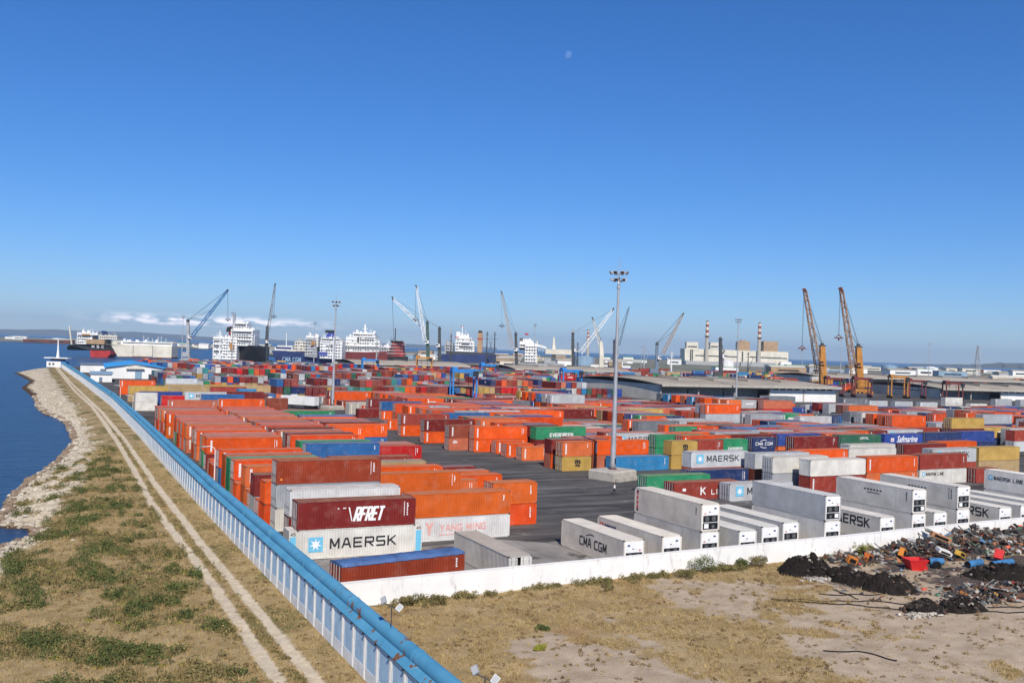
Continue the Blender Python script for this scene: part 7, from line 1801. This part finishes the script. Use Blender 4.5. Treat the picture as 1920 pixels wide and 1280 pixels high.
# shrubs one can tell apart
M_STEM = plain('woody_stem', (0.10, 0.07, 0.045), 0.9)
for i, (x, y, r, h, m, lab) in enumerate([(27.6, 72.2, 0.8, 1.0, M_OLIVE, 'small grey-green shrub where the wall meets the fence'), (30.2, 71.4, 1.0, 1.0, M_OLIVE, 'bushy dry shrub second along the wall'), (59.0, 73.0, 1.9, 2.0, M_GREEN, 'largest green shrub growing against the white wall'), (56.2, 72.6, 1.4, 0.9, M_OLIVE, 'low spreading shrub left of the largest one'), (62.2, 73.4, 1.2, 0.8, M_OLIVE, 'low shrub right of the largest one'), (64.4, 73.8, 1.0, 1.1, M_GREEN, 'upright green shrub beside the first black heap'), (66.3, 73.6, 1.2, 1.3, M_OLIVE, 'tufted shrub touching the first black heap'),
                                          (35.0, 62.6, 0.55, 0.5, M_GREEN, 'small round dark bush alone in the dry grass'), (32.6, 58.4, 0.6, 0.35, M_YEL, 'small yellowish cushion plant alone in the dry grass'), (46.6, 71.2, 0.7, 0.7, M_OLIVE, 'small shrub midway along the wall'), (80.6, 73.4, 0.8, 1.9, M_YEL, 'pale wispy weed tree rising from the scrap')]):
    yw = interp(WALL, x) - 0.45 - r * 0.6
    y = min(y, yw)
    z = waste_height(x, y) - 0.03
    t = thing('shrub', lab, 'shrub', (x, y, z), 0, 'shrubs on the waste ground')
    st = MB()
    for k in range(7):
        a = k * 0.9 + i; st.tube((0.05 * math.cos(a), 0.05 * math.sin(a), 0), (math.cos(a) * r * 0.6, math.sin(a) * r * 0.6, h * 0.7), 0.025, 0.008, n=5)
    st.build('stem', M_STEM, t)
    nC = 16; C = np.stack([rng.normal(0, r * 0.42, nC), rng.normal(0, r * 0.36, nC), rng.uniform(0.02, h * 0.55, nC)], 1)
    V, tn = leaves(C, rng.uniform(0.22, 0.42, nC) * r, rng.uniform(0.3, 0.5, nC) * h, 120, np.full(nC, 0.085))
    inst('crown', tri_cloud('crown', V, tn, m), t)
# stones of the shore
IC = [Vector(v).normalized() for v in [(1, 0, 0.1), (0.3, 0.95, 0), (-0.8, 0.6, 0.05), (-0.8, -0.6, 0), (0.3, -0.95, 0.1), (0.5, 0.35, 0.85), (-0.2, 0.6, 0.8), (-0.6, 0, 0.85), (-0.2, -0.6, 0.8), (0.5, -0.35, 0.85)]]
IF = [(0, 1, 5), (1, 6, 5), (1, 2, 6), (2, 7, 6), (2, 3, 7), (3, 8, 7), (3, 4, 8), (4, 9, 8), (4, 0, 9), (0, 5, 9), (5, 6, 7), (5, 7, 8), (5, 8, 9)]
mb = MB(); SRk = random.Random(9); cnt = 0
for _ in range(15000):
    y = 62 + 320 * SRk.random() ** 1.6; xs0 = interp(SHORE, y)
    x = xs0 + abs(SRk.gauss(0, 1)) * 2.2 - 0.3 if SRk.random() < 0.7 else SRk.uniform(xs0, 13)
    rk = rock_amount(x, y)
    if SRk.random() > rk * 0.9 + (0.004 if y < 110 else 0.01) or x > 13.6: continue
    near = 1 - sstep(0.5, 4.0, x - xs0)
    s = SRk.uniform(0.07, 0.34) * (1 + 1.0 * near * SRk.random()) * (1 + 0.6 * sstep(150, 300, y))
    z = shore_height(x, y); a = SRk.uniform(0, 6.28); ca, sa = math.cos(a), math.sin(a); fx, fy, fz = SRk.uniform(0.8, 1.5), SRk.uniform(0.7, 1.1), SRk.uniform(0.45, 0.85)
    wet = x - xs0 < 0.9 and SRk.random() < 0.75
    tone = SRk.uniform(0.75, 1.1); c = tuple(v * tone for v in ((0.20, 0.13, 0.08) if wet else (0.52, 0.46, 0.36)))
    mb.add([(x + (p.x * ca * fx - p.y * sa * fy) * s, y + (p.x * sa * fx + p.y * ca * fy) * s, z - 0.03 + p.z * s * fz) for p in (q * SRk.uniform(0.8, 1.15) for q in IC)], IF, c=c)
    cnt += 1
    if cnt > 5200: break
m, nt, N, L, b = nodes_of('shore_limestone'); a = N.new('ShaderNodeAttribute'); a.attribute_name = 'paint'; geo = N.new('ShaderNodeNewGeometry')
L.new(mixc(nt, noise_fac(nt, 3.0, 0.35, 0.7, geo.outputs['Position'], 6), a.outputs['Color'], mixc(nt, 0.6, a.outputs['Color'], (0.28, 0.23, 0.17))), b.inputs['Base Color']); b.inputs['Roughness'].default_value = 0.9
stuff(mb.build('shore_stones', m), 'pale limestone blocks and rubble along the water edge', 'stones')
# ---------------------------------------------------------------- the sea air over it all
m = bpy.data.materials.new('sea_air'); m.use_nodes = True
nt = m.node_tree; nt.nodes.clear()
o_ = nt.nodes.new('ShaderNodeOutputMaterial'); pv = nt.nodes.new('ShaderNodeVolumePrincipled')
pv.inputs['Color'].default_value = (0.68, 0.86, 1.0, 1); pv.inputs['Density'].default_value = 5.5e-5; pv.inputs['Anisotropy'].default_value = 0.2
nt.links.new(pv.outputs[0], o_.inputs['Volume'])
hz = MB().box(-13900, 21900, -2900, 21900, SEA_Z - 6, 380).build('haze', m)
stuff(hz)
